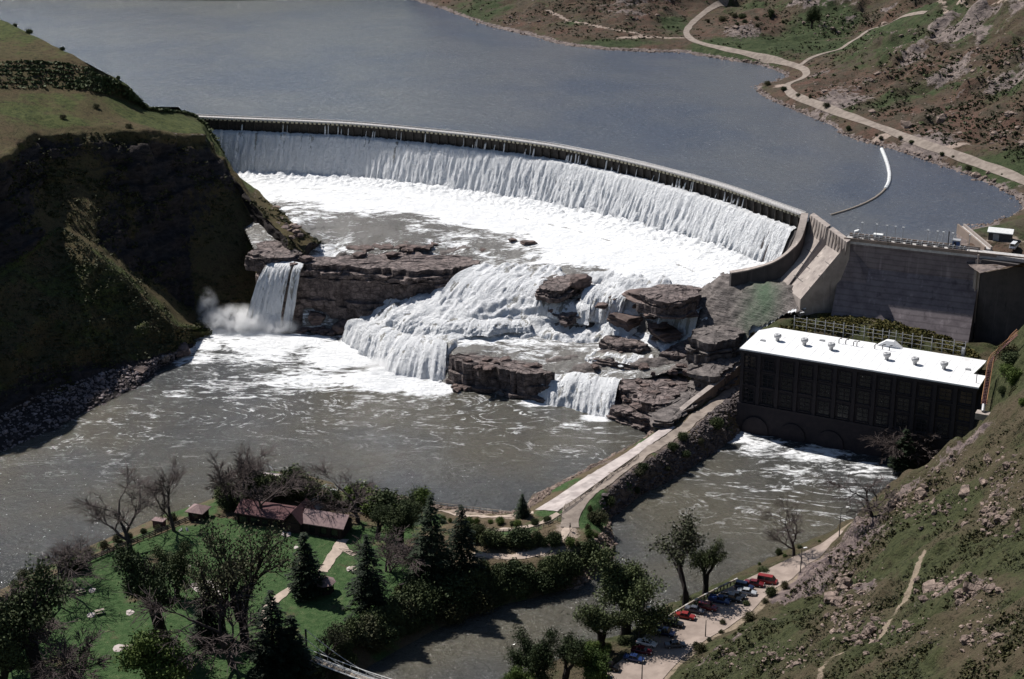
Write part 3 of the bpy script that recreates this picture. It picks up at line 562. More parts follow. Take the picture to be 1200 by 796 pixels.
def rap_foam(V):
    q = V[:, :2]; d = seg_dist(q, CREST_D)
    c = cascade_mask(q)
    px = [(300, 222, 24, 40, 8, 1), (350, 235, 24, 60, 8, .75), (450, 248, 23.5, 120, 7, .66), (560, 262, 23.5, 60, 8, .7), (640, 285, 23, 60, 8, .7), (700, 290, 23.5, 60, 12, .95), (780, 300, 24.5, 60, 14, 1.0), (850, 312, 26, 40, 10, 1), (740, 310, 23, 40, 8, .8), (380, 255, 23.4, 60, 4, .6), (335, 262, 23.4, 30, 8, .5), (600, 300, 22, 30, 4, .5), (590, 318, 20, 40, 6, .8), (640, 395, 9, 120, 14, .62), (560, 395, 8.6, 60, 10, .8), (760, 398, 10, 40, 8, .8), (700, 405, 9, 60, 6, .6), (640, 425, 7, 40, 6, .3), (720, 425, 7, 60, 7, .55), (700, 440, 6.4, 40, 6, .6), (640, 378, 11, 50, 6, .95), (720, 380, 11, 40, 6, .9), (690, 345, 17, 30, 10, .75), (800, 360, 17, 30, 16, .55), (330, 303, 20, 40, 4, .65)]
    f = np.maximum(blobs(q, px), np.maximum(c, sstep(62, 32, d + fbm(q / [16, 9], 3, 3) * 9)))
    lines = sstep(1.1, 0.2, np.abs(d - 25 - fbm(q / 14, 2, 4) * 1.2)) * 0.45 * sstep(-.2, .3, fbm(q / 7, 2, 14))
    return np.column_stack([np.clip(np.maximum(f, 0.46 + 0.14 * fbm(q / 8, 3, 19)) - lines, 0, 1), np.full(len(q), 0.5)])
field_sheet('rapids_water', FW, -112, 92, 425, 612, 0.6, M['rapids'], lambda V: inside(V[:, :2], fall_poly) & (V[:, 2] > -3.5), fall_post, {'foam': rap_foam})
def casc_foam(V):
    q = V[:, :2]; st = fbm(np.column_stack([(q[:, 0] * 0.8 - q[:, 1] * 0.6) / 1.3, (q[:, 0] * 0.6 + q[:, 1] * 0.8) / 7]), 3, 157); b = fbm(q / 9, 3, 158)
    f = np.clip(0.92 + 0.30 * st + 0.28 * b, 0.25, 1); return np.column_stack([f, f * 0])
o = field_sheet('waterfall', FW, -75, 60, 435, 520, 0.38, M['falls'], lambda V: inside(V[:, :2], fall_poly) & (cascade_mask(V[:, :2]) > 0.27) & (V[:, 2] > -2.5), casc_post, {'foam': casc_foam})
# ---- bedrock showing through the falls
rock_zones = [(860, 345, 24, 55, 16, 1.5), (905, 350, 25, 35, 18, 1.6), (880, 375, 20, 35, 14, 1.4), (835, 345, 23.5, 30, 8, 1.1), (850, 395, 14, 30, 14, 1.2), (830, 425, 9.5, 35, 14, 1.5), (800, 440, 8, 40, 10, 1.3), (770, 465, 7, 40, 9, 1.5), (790, 480, 5, 25, 10, 1.6), (760, 485, 3, 25, 10, 1.4), (655, 335, 18.8, 26, 10, 1.2), (665, 362, 14.5, 22, 12, .9), (690, 360, 15, 12, 14, .8), (640, 350, 16.5, 14, 8, .8), (720, 412, 8.8, 45, 6, .85), (660, 420, 7, 30, 4, .7), (700, 430, 7, 30, 5, .7), (760, 425, 8.5, 30, 6, .9), (600, 425, 7, 40, 6, .9), (545, 418, 7.5, 20, 6, .9), (800, 405, 11, 20, 8, .8), (790, 345, 20.5, 25, 8, .9), (440, 296, 20.8, 70, 4, .7), (510, 290, 21.5, 40, 4, .6), (735, 490, 1, 20, 8, 1.3), (330, 275, 23.5, 14, 10, 1), (320, 262, 23.8, 14, 8, 1)]
def bed_off(q): return blobs(q, rock_zones) * 2.3 - 1.35
def bed_post(q, z):
    o = bed_off(q) + fbm(q / 7, 4, 91) * 0.85 + fbm(np.column_stack([q[:, 0] / 9, q[:, 1] / 2.5]), 3, 31) * 0.55
    zz = z + o; st = 0.75; k = zz / st; fr = k - np.floor(k); zq = (np.floor(k) + sstep(0.55, 1.0, fr)) * st
    return zq * 0.85 + zz * 0.15 + fbm(q / 1.2, 2, 6) * 0.12
def moss(V):
    m = blobs(V[:, :2], [(895, 348, 25, 14, 14, 1), (885, 365, 22, 16, 10, .7), (840, 425, 9, 16, 8, .6)]); return np.column_stack([m, m, m])
_m = M['apron'].node_tree; _t = NT(M['apron']); _b = _t.N['Principled BSDF']; _src = _b.inputs['Base Color'].links[0].from_socket
_t.set(_b.inputs['Base Color'], _t.mix(_t.math('MULTIPLY', _t.attr('moss')[0], 0.8), _src, (0.06, 0.11, 0.06)))
field_sheet('bedrock', FW, -112, 92, 425, 612, 0.6, M['apron'], lambda V: inside(V[:, :2], fall_poly) & (bed_off(V[:, :2]) > -1.0) & (V[:, 2] > -3), bed_post, {'moss': moss})
# ---- island and causeway
ip = [(x, y, 4.5) for x, y in [(100, 680), (150, 660), (200, 640), (250, 625), (120, 750), (220, 700), (300, 650), (330, 700), (420, 690), (450, 700), (480, 690), (380, 730), (60, 720), (400, 650), (450, 660), (300, 760)]]
ip += [(0, 715, 4.3), (50, 680, 4.3), (110, 652, 4.3), (150, 637, 4.3), (200, 617, 4.3), (240, 601, 4.5)]
ISL_SHORE = [(0, 692), (45, 668), (105, 640), (148, 622), (195, 603), (235, 590), (262, 577), (290, 561), (310, 553), (345, 553), (390, 566), (400, 577), (430, 578), (470, 581), (520, 593), (570, 599), (612, 601), (617, 592), (622, 580), (654, 567), (687, 550), (731, 530), (765, 507)]
ISL_RIGHT = [(868, 504), (858, 514), (830, 535), (791, 560), (751, 580), (714, 608), (722, 637), (716, 662), (680, 686), (600, 706), (530, 729), (475, 756), (430, 782), (380, 812)]
CZ = [(668, 612, 4.8), (668, 598, 5), (690, 578, 5.1), (722, 555, 5.3), (760, 531, 5.5), (800, 503, 5.7), (830, 480, 6), (862, 455, 6.2)]
ipd = [P(x, y, 0) - [0, 0, 4] for x, y in [(0, 660), (100, 618), (190, 583), (250, 560), (320, 538), (400, 556), (500, 574), (600, 582), (660, 548), (720, 508), (745, 615), (775, 588), (825, 558), (870, 522), (760, 650), (740, 690), (620, 735), (500, 775), (450, 805), (750, 492), (400, 840)]]
ip += [(325, 560, 8.5), (300, 570, 7), (350, 570, 7.5), (380, 577, 6), (360, 598, 6), (300, 590, 5.5), (430, 597, 3.5), (500, 607, 3.8), (560, 612, 4.2), (600, 611, 3.8), (640, 594, 4.6), (627, 599, 4.3), (681, 564, 4.8), (734, 533, 5), (680, 583, 5), (747, 534, 5.2), (668, 598, 5), (668, 612, 4.8), (690, 578, 5.1), (722, 555, 5.3), (760, 531, 5.5), (800, 503, 5.7), (830, 480, 6), (862, 455, 6.2), (697, 592, 4.6), (735, 563, 4.8), (775, 538, 5), (815, 508, 5.3), (848, 484, 5.8), (700, 625, 4.6), (690, 642, 4.5), (660, 656, 4.3), (600, 672, 4), (520, 693, 4), (450, 732, 4), (400, 762, 4), (350, 792, 4), (600, 650, 4.4), (560, 640, 4.4), (800, 484, 5.6), (830, 466, 6), (780, 498, 5.2), (100, 850, 4), (-60, 760, 4), (-50, 850, 4), (250, 850, 4), (-100, 735, 3), (-110, 700, 0), (-120, 670, -4)]
FI0 = Field(np.array([P(*p) for p in ip] + ipd + dens(ISL_SHORE, 110, 0) + dens(ISL_RIGHT, 90, 0) + dens(CZ, 40) + dens([(x - 22, y - 2, 4.9) for x, y, z in CZ[2:-1]], 26) + dens([(x + 14, y + 8, z - .4) for x, y, z in CZ[2:]], 30)), 0.8)
lawn_poly = PL([(0, 717), (50, 682), (110, 654), (150, 640), (200, 620), (240, 604), (275, 612), (330, 626), (400, 634), (460, 645), (495, 665), (500, 685), (440, 730), (390, 765), (340, 800), (250, 850), (-60, 850), (-60, 760)], 4.5)
def isl_post(q, z):
    lawn = inside(q, lawn_poly); e = np.where(lawn, 0.12, 0.55) * sstep(-1, 2, z)
    return z + e * (fbm(q / 6, 3, 8) * 0.7 + fbm(q / 1.7, 2, 3) * np.where(lawn, 0.05, 0.45))
def FI(q): q = np.atleast_2d(q)[:, :2]; return isl_post(q, FI0(q))
FIs = _F(FI)
CAUSE = smooth_line(PL([(668, 622, 4.7), (666, 610, 4.8), (670, 597, 5), (690, 578, 5.1), (722, 555, 5.3), (760, 531, 5.5), (800, 503, 5.7), (830, 480, 6), (864, 454, 6.2)]), 120, 3)
def isl_mask(V):
    q = V[:, :2]; z = V[:, 2]; lawn = inside(q, lawn_poly)
    green = np.where(lawn, 0.98 + 0.42 * fbm(q / 11, 4, 24), 0.35 + 0.4 * fbm(q / 9, 3, 4)) + blobs(q, [(690, 605, 5, 18, 20, .8), (655, 570, 3, 18, 8, .5)]) - blobs(q, [(160, 700, 4.5, 18, 8, .6), (155, 725, 4.5, 14, 6, .7), (235, 612, 4.5, 20, 5, .5), (430, 660, 4.5, 20, 10, .3), (395, 700, 4.5, 12, 8, .3)])
    rock = np.where(lawn, 0, 0.25 * sstep(3, 0, z)) + blobs(q, [(320, 560, 7, 25, 8, .8), (760, 560, 3, 60, 12, 1.0), (800, 535, 3, 50, 12, 1.0), (840, 510, 3, 30, 10, 1.0), (725, 580, 3, 20, 14, .9), (640, 570, 2, 40, 5, .6), (700, 545, 3, 50, 5, .7)])
    dirt = np.where(lawn, 0, blobs(q, [(440, 578, 1.5, 50, 4, .8), (560, 598, 2, 60, 4, .9), (480, 590, 2, 60, 4, .8), (600, 605, 3.5, 30, 5, .8), (425, 575, 2, 20, 6, .7), (560, 655, 4, 60, 4, .7), (640, 648, 4.5, 40, 5, .8), (665, 625, 5, 18, 14, .8), (385, 572, 6, 14, 8, .6)]))
    return np.column_stack([rock, green, dirt])
field_sheet('island', FI0, -190, 70, 245, 425, 0.7, M['island'], lambda V: (V[:, 2] > -1.5) & ~((V[:, 0] > 61) & (V[:, 1] > 404)), isl_post, {'mask': isl_mask})
ribbon('causeway_road', CAUSE, np.linspace(4.2, 3.4, len(CAUSE)), FI, M['dirt_road'], 0.14, 7)
slab_l = resample(PL([(627, 598, 4.3), (650, 584, 4.6), (681, 563, 4.8), (734, 531, 5), (780, 499, 5.3)]), 60); slab_r = resample(PL([(653, 602, 4.8), (663, 594, 4.9), (678, 583, 5), (712, 558, 5.2), (748, 533, 5.3), (792, 501, 5.5)]), 60)
SV = np.concatenate([(slab_l * (1 - u) + slab_r * u)[:, None] for u in np.linspace(0, 1, 6)], 1).reshape(-1, 3); SV[:, 2] = np.maximum(SV[:, 2], FI(SV) + 0.05) + 0.12
so = link('concrete_apron', mesh('concrete_apron', SV, grid_faces(60, 6), M['slab'])); so['kind'] = 'structure'
if so.data.polygons[0].normal.z < 0: so.data.flip_normals()
def drape_path(pts, w, name='footpath', mat='path', fld=FI, z=4.6, lift=0.1):
    return ribbon(name, smooth_line(PL(pts, z), 60, 3), w, fld, M[mat], lift, 5)
drape_path([(403, 633), (396, 643), (388, 655), (378, 670)], 2.4); drape_path([(400, 637), (405, 645), (416, 650)], 1.5); drape_path([(345, 688), (325, 700), (312, 715), (308, 738)], 2.0)
drape_path([(552, 652), (580, 651), (610, 653), (640, 648), (658, 637), (668, 620)], 2.0, z=4.5); drape_path([(556, 620), (590, 623), (620, 620), (640, 612), (655, 605)], 1.6, z=4.6)
drape_path([(410, 572), (440, 580), (480, 590), (520, 597), (560, 602), (600, 607), (625, 606)], 1.8, z=3.2); drape_path([(392, 576), (387, 583), (378, 591), (366, 599)], 1.6, z=5.8)
# ---- right bank: car park terrace and the near hillside
rp = [(770, 800, 4.5), (800, 768, 4.5), (850, 737, 4.5), (880, 717, 4.6), (905, 692, 4.8), (928, 680, 5), (960, 655, 5), (985, 628, 5.5)]
rp += [(x, y, 4.4) for x, y in [(700, 796), (760, 748), (780, 730), (820, 712), (862, 688), (890, 675), (925, 657), (960, 640), (720, 800), (760, 785), (800, 745), (840, 715), (880, 695), (700, 850)]]
rp += [(x, y, 0) for x, y in [(560, 830), (600, 796), (650, 775), (700, 752), (745, 735), (785, 708), (830, 690), (862, 672), (905, 652), (930, 640), (985, 611), (1012, 596)]]
rpd = [P(x, y, 0) - [0, 0, 4] for x, y in [(560, 780), (620, 765), (690, 730), (770, 690), (850, 655), (920, 625), (980, 595), (1010, 570)]]
rp += [(1010, 609, 9), (1050, 577, 13), (1080, 556, 16), (1100, 545, 18), (1140, 520, 21), (1165, 500, 22), (1168, 470, 23.5), (1175, 440, 27), (1185, 410, 31), (1200, 380, 36)]
rp += [(900, 740, 17), (900, 790, 25), (840, 790, 14), (1000, 796, 40), (1000, 700, 27), (960, 700, 15), (1000, 650, 15.5), (1060, 620, 23), (1100, 600, 30), (1100, 650, 38), (1100, 700, 45), (1100, 796, 52), (1200, 796, 62), (1200, 700, 58), (1200, 600, 50), (1200, 520, 42), (1200, 450, 37), (1150, 560, 32), (950, 740, 24), (1050, 750, 42), (1350, 700, 82), (1350, 500, 68), (1300, 850, 78), (1100, 900, 60), (900, 880, 38), (760, 880, 14), (1300, 400, 55), (1050, 700, 36)]
RP = [P(*p) for p in rp] + rpd + [np.array(p, float) for p in [(260, 300, 120), (260, 420, 80), (180, 150, 110), (60, 120, 70), (300, 150, 140)]]
for x, y, z in [(1010, 609, 9), (1050, 577, 13), (1080, 556, 16), (1100, 545, 18), (1140, 520, 21), (1165, 500, 22)]:
    p = P(x, y, z); RP.append(np.array([p[0] - 3, p[1] + 13, 0])); RP.append(np.array([p[0] - 4, p[1] + 20, -4]))
RP += [np.array(p, float) for p in [(117.5, 378, 19), (122, 386, 21), (127, 396, 22), (134, 402, 24), (142, 402, 28), (150, 396, 34)]]
FR0 = Field(RP, 1.5)
TRAIL = smooth_line(np.array([P(*p) for p in [(1083, 650, 36), (1075, 668, 38), (1062, 690, 39), (1045, 712, 38), (1035, 730, 39), (1008, 745, 37), (975, 758, 33), (965, 775, 34), (960, 800, 36)]]), 80, 3)
rock_px = [(955, 655, 12, 60, 24, 1.35), (985, 635, 14, 44, 22, 1.3), (930, 688, 8, 34, 14, 1.2), (1010, 605, 14, 26, 12, .9), (1020, 640, 18, 35, 14, .6), (880, 745, 12, 40, 7, .75), (830, 775, 9, 30, 8, .6), (1130, 545, 24, 30, 9, .9), (1060, 580, 18, 40, 9, .7), (1170, 585, 44, 24, 16, .55), (1100, 690, 44, 24, 10, .6), (1010, 690, 28, 24, 24, .6), (1150, 690, 50, 30, 8, .55), (920, 770, 26, 20, 10, .5), (1110, 560, 22, 30, 8, .6)]
def slope_post(q, z):
    a = sstep(5.2, 9, z); tr = sstep(0.4, 2.5, seg_dist(q, TRAIL)); rk = blobs(q, rock_px)
    n = fbm(q / 15, 4, 61) * 2.2 + fbm(q / 5, 3, 62) * 0.95 * (1 + rk) + np.maximum(0, fbm(q / 8, 3, 66) - .25) * 2.6 + tr * (np.abs(fbm(q / 2.2, 3, 63)) * (0.5 + 1.3 * rk) + fbm(q / 0.9, 2, 64) * 0.10)
    return z + a * n + (1 - a) * sstep(4, 1, z) * fbm(q / 2, 2, 4) * 0.3
def FR(q): q = np.atleast_2d(q)[:, :2]; return slope_post(q, FR0(q))
FRs = _F(FR)
def slope_mask(V):
    q = V[:, :2]; z = V[:, 2]
    rock = blobs(q, rock_px) * 0.95 + 0.25 * sstep(0.1, 0.8, fbm(q / 9, 4, 23)) * sstep(6, 10, z)
    green = 0.43 + 0.45 * fbm(q / 14, 4, 33) + blobs(q, [(880, 770, 20, 60, 18, .5), (1100, 760, 48, 70, 20, .2), (1180, 400, 34, 18, 30, .8), (1180, 470, 32, 20, 40, .7), (1150, 640, 44, 60, 14, .4), (950, 620, 4, 40, 10, .5), (850, 745, 8, 40, 10, .4), (1060, 745, 42, 50, 12, .5), (1080, 610, 28, 30, 20, .4)]) - blobs(q, [(1120, 730, 50, 70, 20, .6), (1180, 750, 58, 60, 24, .7), (1050, 780, 45, 50, 12, .4), (1040, 675, 36, 26, 18, .4)])
    dirt = np.maximum(0.95 * sstep(0.85, 0.30, seg_dist(q, TRAIL)) * (0.75 + 0.3 * fbm(q / 4, 2, 3)), sstep(6.2, 5.3, z) * sstep(3.6, 4.2, z) * 0.6)
    dirt = np.maximum(dirt, blobs(q, [(1170, 610, 46, 12, 14, .5), (1040, 640, 22, 14, 8, .4)]))
    return np.column_stack([rock, green, dirt])
field_sheet('hillside', FR0, -30, 260, 120, 440, 0.65, M['slope'], lambda V: (V[:, 2] > -1.5) & ~(inside(V[:, :2], np.array([[55, 410], [116.5, 374.5], [127, 400], [118, 409], [60, 470]]))) & ~((V[:, 1] > GRAV_B[1] - 8 - (V[:, 0] - GRAV_B[0]) * 0.05) & (V[:, 0] > 110)) & ~((V[:, 0] < 116) & (V[:, 1] > 392)), slope_post, {'mask': slope_mask})
lot_l = resample(PL([(560, 880), (640, 835), (700, 797), (760, 748), (780, 728), (820, 708), (862, 685), (892, 671), (925, 655), (962, 638), (984, 622)], 4.5), 80); lot_r = resample(PL([(640, 900), (740, 840), (775, 800), (806, 768), (853, 737), (882, 717), (906, 693), (929, 681), (945, 668), (966, 652), (988, 628)], 4.5), 80)
LV = np.concatenate([(lot_l * (1 - u) + lot_r * u)[:, None] for u in np.linspace(0, 1, 14)], 1).reshape(-1, 3); LV[:, 2] = np.maximum(4.5, np.minimum(FR(LV), 5.6)) + 0.12
lo_ = link('car_park', mesh('car_park', LV, grid_faces(80, 14), M['gravel_lot'], True)); lo_['kind'] = 'structure'
if lo_.data.polygons[0].normal.z < 0: lo_.data.flip_normals()
# ---- ground under everything
g = MB(); g.add([[-3000, -1500, -8], [3000, -1500, -8], [3000, 4000, -8], [-3000, 4000, -8]], [[0, 1, 2, 3]]); go = g.part('ground', M['hills']); go['kind'] = 'structure'
# ------------------------------------------------------------------ the spillway dam
WL = WALK; Wd = np.gradient(WL[:, :2], axis=0); Wd /= np.linalg.norm(Wd, axis=1)[:, None]
Wn = np.column_stack([Wd[:, 1], -Wd[:, 0]])                      # downstream
def on_dam(s, n, z):
    """place along the dam (0..1), metres downstream of the walkway line, level"""
    i = np.clip(np.asarray(s, float) * (len(WL) - 1), 0, len(WL) - 1); k = np.clip(i.astype(int), 0, len(WL) - 2); f = (i - k)[..., None]
    p = WL[k, :2] * (1 - f) + WL[k + 1, :2] * f; nn = Wn[k] * (1 - f) + Wn[k + 1] * f
    q = p + nn * np.asarray(n, float)[..., None]; return np.concatenate([q, np.broadcast_to(np.asarray(z, float), q.shape[:-1])[..., None]], -1)
dam = thing('spillway_dam', 'long curved spillway dam with pale posts under its walkway and white water pouring over', 'dam', WL[200])
dl = -np.array(WL[200])
def dpart(name, mb, mat, smooth=False): return link(name, mb.me(name, mat, smooth), dam, tuple(dl))
path2 = np.column_stack([WL[:, :2], np.zeros(len(WL))])
MB_ = MB(); MB_.sweep(path2[::2], [(-3, 18), (-3, 38.2), (1.6, 38.2), (3.4, 35.5), (5.6, 30.5), (7.6, 25), (8.6, 18)][::-1]); dpart('spillway_body', MB_, M['dark_concrete'])
MB_ = MB(); MB_.sweep(path2[::2], [(-1.5, 43.12), (-1.5, 43.5), (1.2, 43.5), (1.2, 43.12)][::-1]); dpart('walkway', MB_, M['deck'])
MB_ = MB(); MB_.sweep(path2[::2], [(-1.5, 43.5), (-1.5, 43.85), (-1.25, 43.85), (-1.25, 43.5)][::-1]); dpart('parapet', MB_, M['deck'])
MB_ = MB(); MB_.sweep(path2[::2], [(-0.4, 38.1), (-0.4, 42.6), (-0.05, 42.6), (-0.05, 38.1)][::-1]); dpart('flashboard', MB_, M['timber_dark'])
NP = 150
post = MB().box((0, 0, 0), (0.85, 0.5, 0.75)).me('post', M['post_pale']); strut = MB().box((0, 0, 0), (0.28, 0.7, 4.6)).me('strut', M['timber_dark'])
for k in range(NP):
    s = (k + 0.5) / NP; p = on_dam(np.array([s]), np.array([0.75]), 42.72)[0]; i = int(s * (len(WL) - 1)); a = math.atan2(Wd[i, 1], Wd[i, 0])
    link('post', post, dam, tuple(p + dl), (0, 0, a)); 
    if k % 2 == 0:
        p = on_dam(np.array([(k + 1) / NP]), np.array([0.45]), 40.4)[0]; link('strut', strut, dam, tuple(p + dl), (0, 0, a))
rail = MB()
for k in range(0, 241):
    p = on_dam(np.array([k / 240]), np.array([1.1]), 43.5)[0]; rail.box(p + np.array([0, 0, 0.5]), (0.07, 0.07, 1.0))
rail.tube(on_dam(np.linspace(0, 1, 200), np.full(200, 1.1), 44.5), 0.05, 4); rail.tube(on_dam(np.linspace(0, 1, 200), np.full(200, 1.1), 44.0), 0.04, 4)
dpart('railing', rail, M['steel'])
lk = MB(); lr = random.Random(5)
for k in range(60):
    s = lr.uniform(0.02, 0.99) if k > 40 else lr.choice([lr.gauss(.24, .03), lr.gauss(.45, .05), lr.gauss(.62, .05), lr.gauss(.78, .05)]); s = min(.99, max(.01, s)); w = lr.uniform(0.08, 0.28); z0 = lr.uniform(40.5, 42.4)
    pts = on_dam(np.full(4, s), np.array([0.05, 0.3, 0.7, 1.2]), np.array([z0, z0 - 0.4, 39.6, 38.4])); lk.tube(pts, [w * .5, w, w * 1.1, w * 1.3], 5)
o = dpart('leak', lk, M['falls']); o['kind'] = 'stuff'
me = o.data; a = me.color_attributes.new('foam', 'FLOAT_COLOR', 'POINT'); a.data.foreach_set('color', np.tile(np.array([.8, 0, 0, 1], np.float32), len(me.vertices)))
# the curtain of water
ns, nz = 900, 46
S = np.linspace(0.012, 0.992, ns); tz = np.linspace(0, 1, nz)
prof_n = np.interp(tz, [0, .06, .14, .3, .5, .75, 1], [0.4, 1.2, 2.4, 4.0, 5.6, 7.6, 9.6]); prof_z = np.interp(tz, [0, .06, .14, .3, .5, .75, 1], [38.75, 38.7, 38.1, 35.2, 31.8, 27.5, 23.4])
SS, TT = np.meshgrid(S, tz); nn = np.interp(TT, tz, prof_n); zz = np.interp(TT, tz, prof_z)
arc = SS * DAM_L; u = np.column_stack([arc.ravel(), TT.ravel()])
lump = fbm(np.column_stack([u[:, 0] / 1.2, u[:, 1] * 2.6 - 0 * u[:, 0], u[:, 0] * 0]), 4, 71) * 0.36 + fbm(np.column_stack([u[:, 0] / 0.8, u[:, 1] * 4]), 3, 72) * 0.30 + fbm(np.column_stack([u[:, 0] / 9, u[:, 1] * 0.9]), 2, 73) * 0.4
amp = (0.25 + 0.9 * TT.ravel()) * (0.75 + 0.6 * sstep(0.35, 0.6, SS.ravel()))
nn = nn.ravel() + lump * amp; zz = zz.ravel() + 0.35 * fbm(np.column_stack([u[:, 0] / 1.1, u[:, 1] * 3]), 2, 4) * TT.ravel() + 0.22 * fbm(np.column_stack([u[:, 0] / 1.0, u[:, 1] * 0]), 2, 44) * (TT.ravel() < 0.2)
Vc = on_dam(SS.ravel(), nn, zz)
fo = 0.86 + 0.14 * sstep(0.02, 0.3, TT.ravel()) - 0.34 * sstep(0.25, 0.7, fbm(np.column_stack([u[:, 0] / 1.6, u[:, 1] * 0.7]), 3, 75)) * sstep(.95, .3, TT.ravel()) * sstep(.55, .3, SS.ravel()) - 0.14 * sstep(.3, .8, fbm(np.column_stack([u[:, 0] / 2.2, u[:, 1] * 0.5]), 3, 76)) * sstep(.9, .4, TT.ravel())
fo = np.clip(fo + 0.5 * sstep(0.10, 0.05, TT.ravel()), 0, 1)
o = link('waterfall', mesh('waterfall', Vc, grid_faces(nz, ns), M['falls'], True, {'foam': np.column_stack([fo, fo * 0])})); o['kind'] = 'structure'
if o.data.polygons[ns * 20].normal.y > 0: o.data.flip_normals()
# churned foam at the foot
ns2, nr2 = 700, 26; S2 = np.linspace(0.01, 0.99, ns2); T2 = np.linspace(0, 1, nr2); SS, TT = np.meshgrid(S2, T2); q = on_dam(SS.ravel(), 8.6 + TT.ravel() * 13, 0)
zf = FW(q[:, :2]); bump_ = (np.abs(fbm(q / [2.4, 2.4, 1], 4, 81)) * 1.1 + fbm(q / 0.9, 2, 82) * 0.25) * (1 - TT.ravel()) ** 0.8
q[:, 2] = zf + 0.12 + bump_ + 0.9 * (1 - TT.ravel()) ** 3 - 0.35 * TT.ravel() ** 4
o = link('foam', mesh('foam', q, grid_faces(nr2, ns2), M['rapids'], True, {'foam': np.column_stack([np.clip(1.06 - 0.12 * TT.ravel(), 0, 1), TT.ravel() * 0])})); o['kind'] = 'stuff'
if o.data.polygons[ns2 * 10].normal.z < 0: o.data.flip_normals()
# ---- curved training wall at the right end of the spillway
tw = smooth_line(np.array([P(943, 251, 44.2), P(940, 266, 42.5), P(934, 284, 39.0), P(922, 298, 35.5), P(905, 309, 32.5), P(880, 316, 30.2), P(856, 320, 29.4)]), 60, 3)
twd = np.gradient(tw[:, :2], axis=0); twd /= np.linalg.norm(twd, axis=1)[:, None]; twn = np.column_stack([twd[:, 1], -twd[:, 0]])
Vt = []
for k in range(60):
    for off, dz in ((-0.9, None), (-0.9, 0), (0.9, 0), (0.9, None)):
        p = tw[k, :2] + twn[k] * off; Vt.append([p[0], p[1], tw[k, 2] if dz == 0 else 22.0])
trn = thing('training_wall', 'dark curved wall with a pale sloping top guiding the water at the right end of the spillway', 'wall', tw[30])
wb = MB(); wb.add(np.array(Vt) - tw[30], grid_faces(60, 4, True)); wb.add(np.array(Vt[-4:]) - tw[30], [[0, 1, 2, 3]]); wb.part('wall_body', M['dark_concrete'], trn)
cp = MB(); Vt2 = []
for k in range(60):
    for off, dz in ((-1.05, 0.0), (-1.05, 0.35), (1.05, 0.35), (1.05, 0.0)):
        p = tw[k, :2] + twn[k] * off; Vt2.append([p[0], p[1], tw[k, 2] + dz])
cp.add(np.array(Vt2) - tw[30], grid_faces(60, 4, True)); cp.add(np.array(Vt2[-4:]) - tw[30], [[0, 1, 2, 3]]); cp.part('coping', M['concrete'], trn)
# ---- sunlit sloping abutment block between spillway and gravity section
ab = thing('abutment_block', 'pale sunlit concrete slope with a dark seam between the spillway and the powerhouse dam', 'abutment', P(968, 267, 44))
ao = np.array(P(968, 267, 44))
T0, T1 = P(949, 252, 44.2), P(992, 284, 44.6); K0, K1 = P(944, 272, 39.5), P(990, 301, 39.8); B0, B1 = P(908, 326, 27.5), P(938, 351, 28.5)
def patch(a, b, c, d, nu, nv, bow=0.0):
    U = np.linspace(0, 1, nu)[None, :, None]; Vv = np.linspace(0, 1, nv)[:, None, None]
    return ((a * (1 - U) + b * U) * (1 - Vv) + (c * (1 - U) + d * U) * Vv)
def lerp(a, b, t): return a * (1 - t) + b * t
back = np.array([1.6, 2.4, 0])
for nm, t0, t1, mat, dz in (('wall_panel', 0.0, 0.47, 'concrete', 0), ('seam', 0.47, 0.53, 'dark_concrete', -0.7), ('wall_panel', 0.53, 1.0, 'concrete', 0)):
    pts = [lerp(T0, T1, t0), lerp(T0, T1, t1), lerp(K0, K1, t0), lerp(K0, K1, t1), lerp(B0, B1, t0), lerp(B0, B1, t1)]
    pts = [p + np.array([0, 0, dz]) - ao for p in pts]
    low = [p + np.array([0, 0, -12]) for p in pts[4:]]; bk = [p + back for p in pts[:2]]
    Vb = np.array(pts + low + bk + [bk[0] + [0, 0, -28], bk[1] + [0, 0, -28]])
    mb = MB(); mb.add(Vb, [[0, 2, 3, 1], [2, 4, 5, 3], [4, 6, 7, 5], [8, 0, 1, 9], [8, 10, 6, 4], [9, 5, 7, 11]], [[0, 8, 2], [2, 8, 4], [1, 3, 9], [3, 5, 9]])
    mb.part(nm, M[mat], ab)
jn = MB()
for t in np.linspace(0.06, 0.97, 13):
    a, b = lerp(T0, T1, t) - ao, lerp(K0, K1, t) - ao; jn.tube([a + [0, 0, .1], b + [0, 0, .1]], 0.16, 4)
jn.part('buttress', M['concrete'], ab)
for f in (0.25, 0.5, 0.75):
    jn = MB(); jn.tube([lerp(K0, B0, f) - ao + [0, 0, .02], lerp(K1, B1, f) - ao + [0, 0, .02]], 0.13, 4); jn.part('lift_joint', M['dark_concrete'], ab)
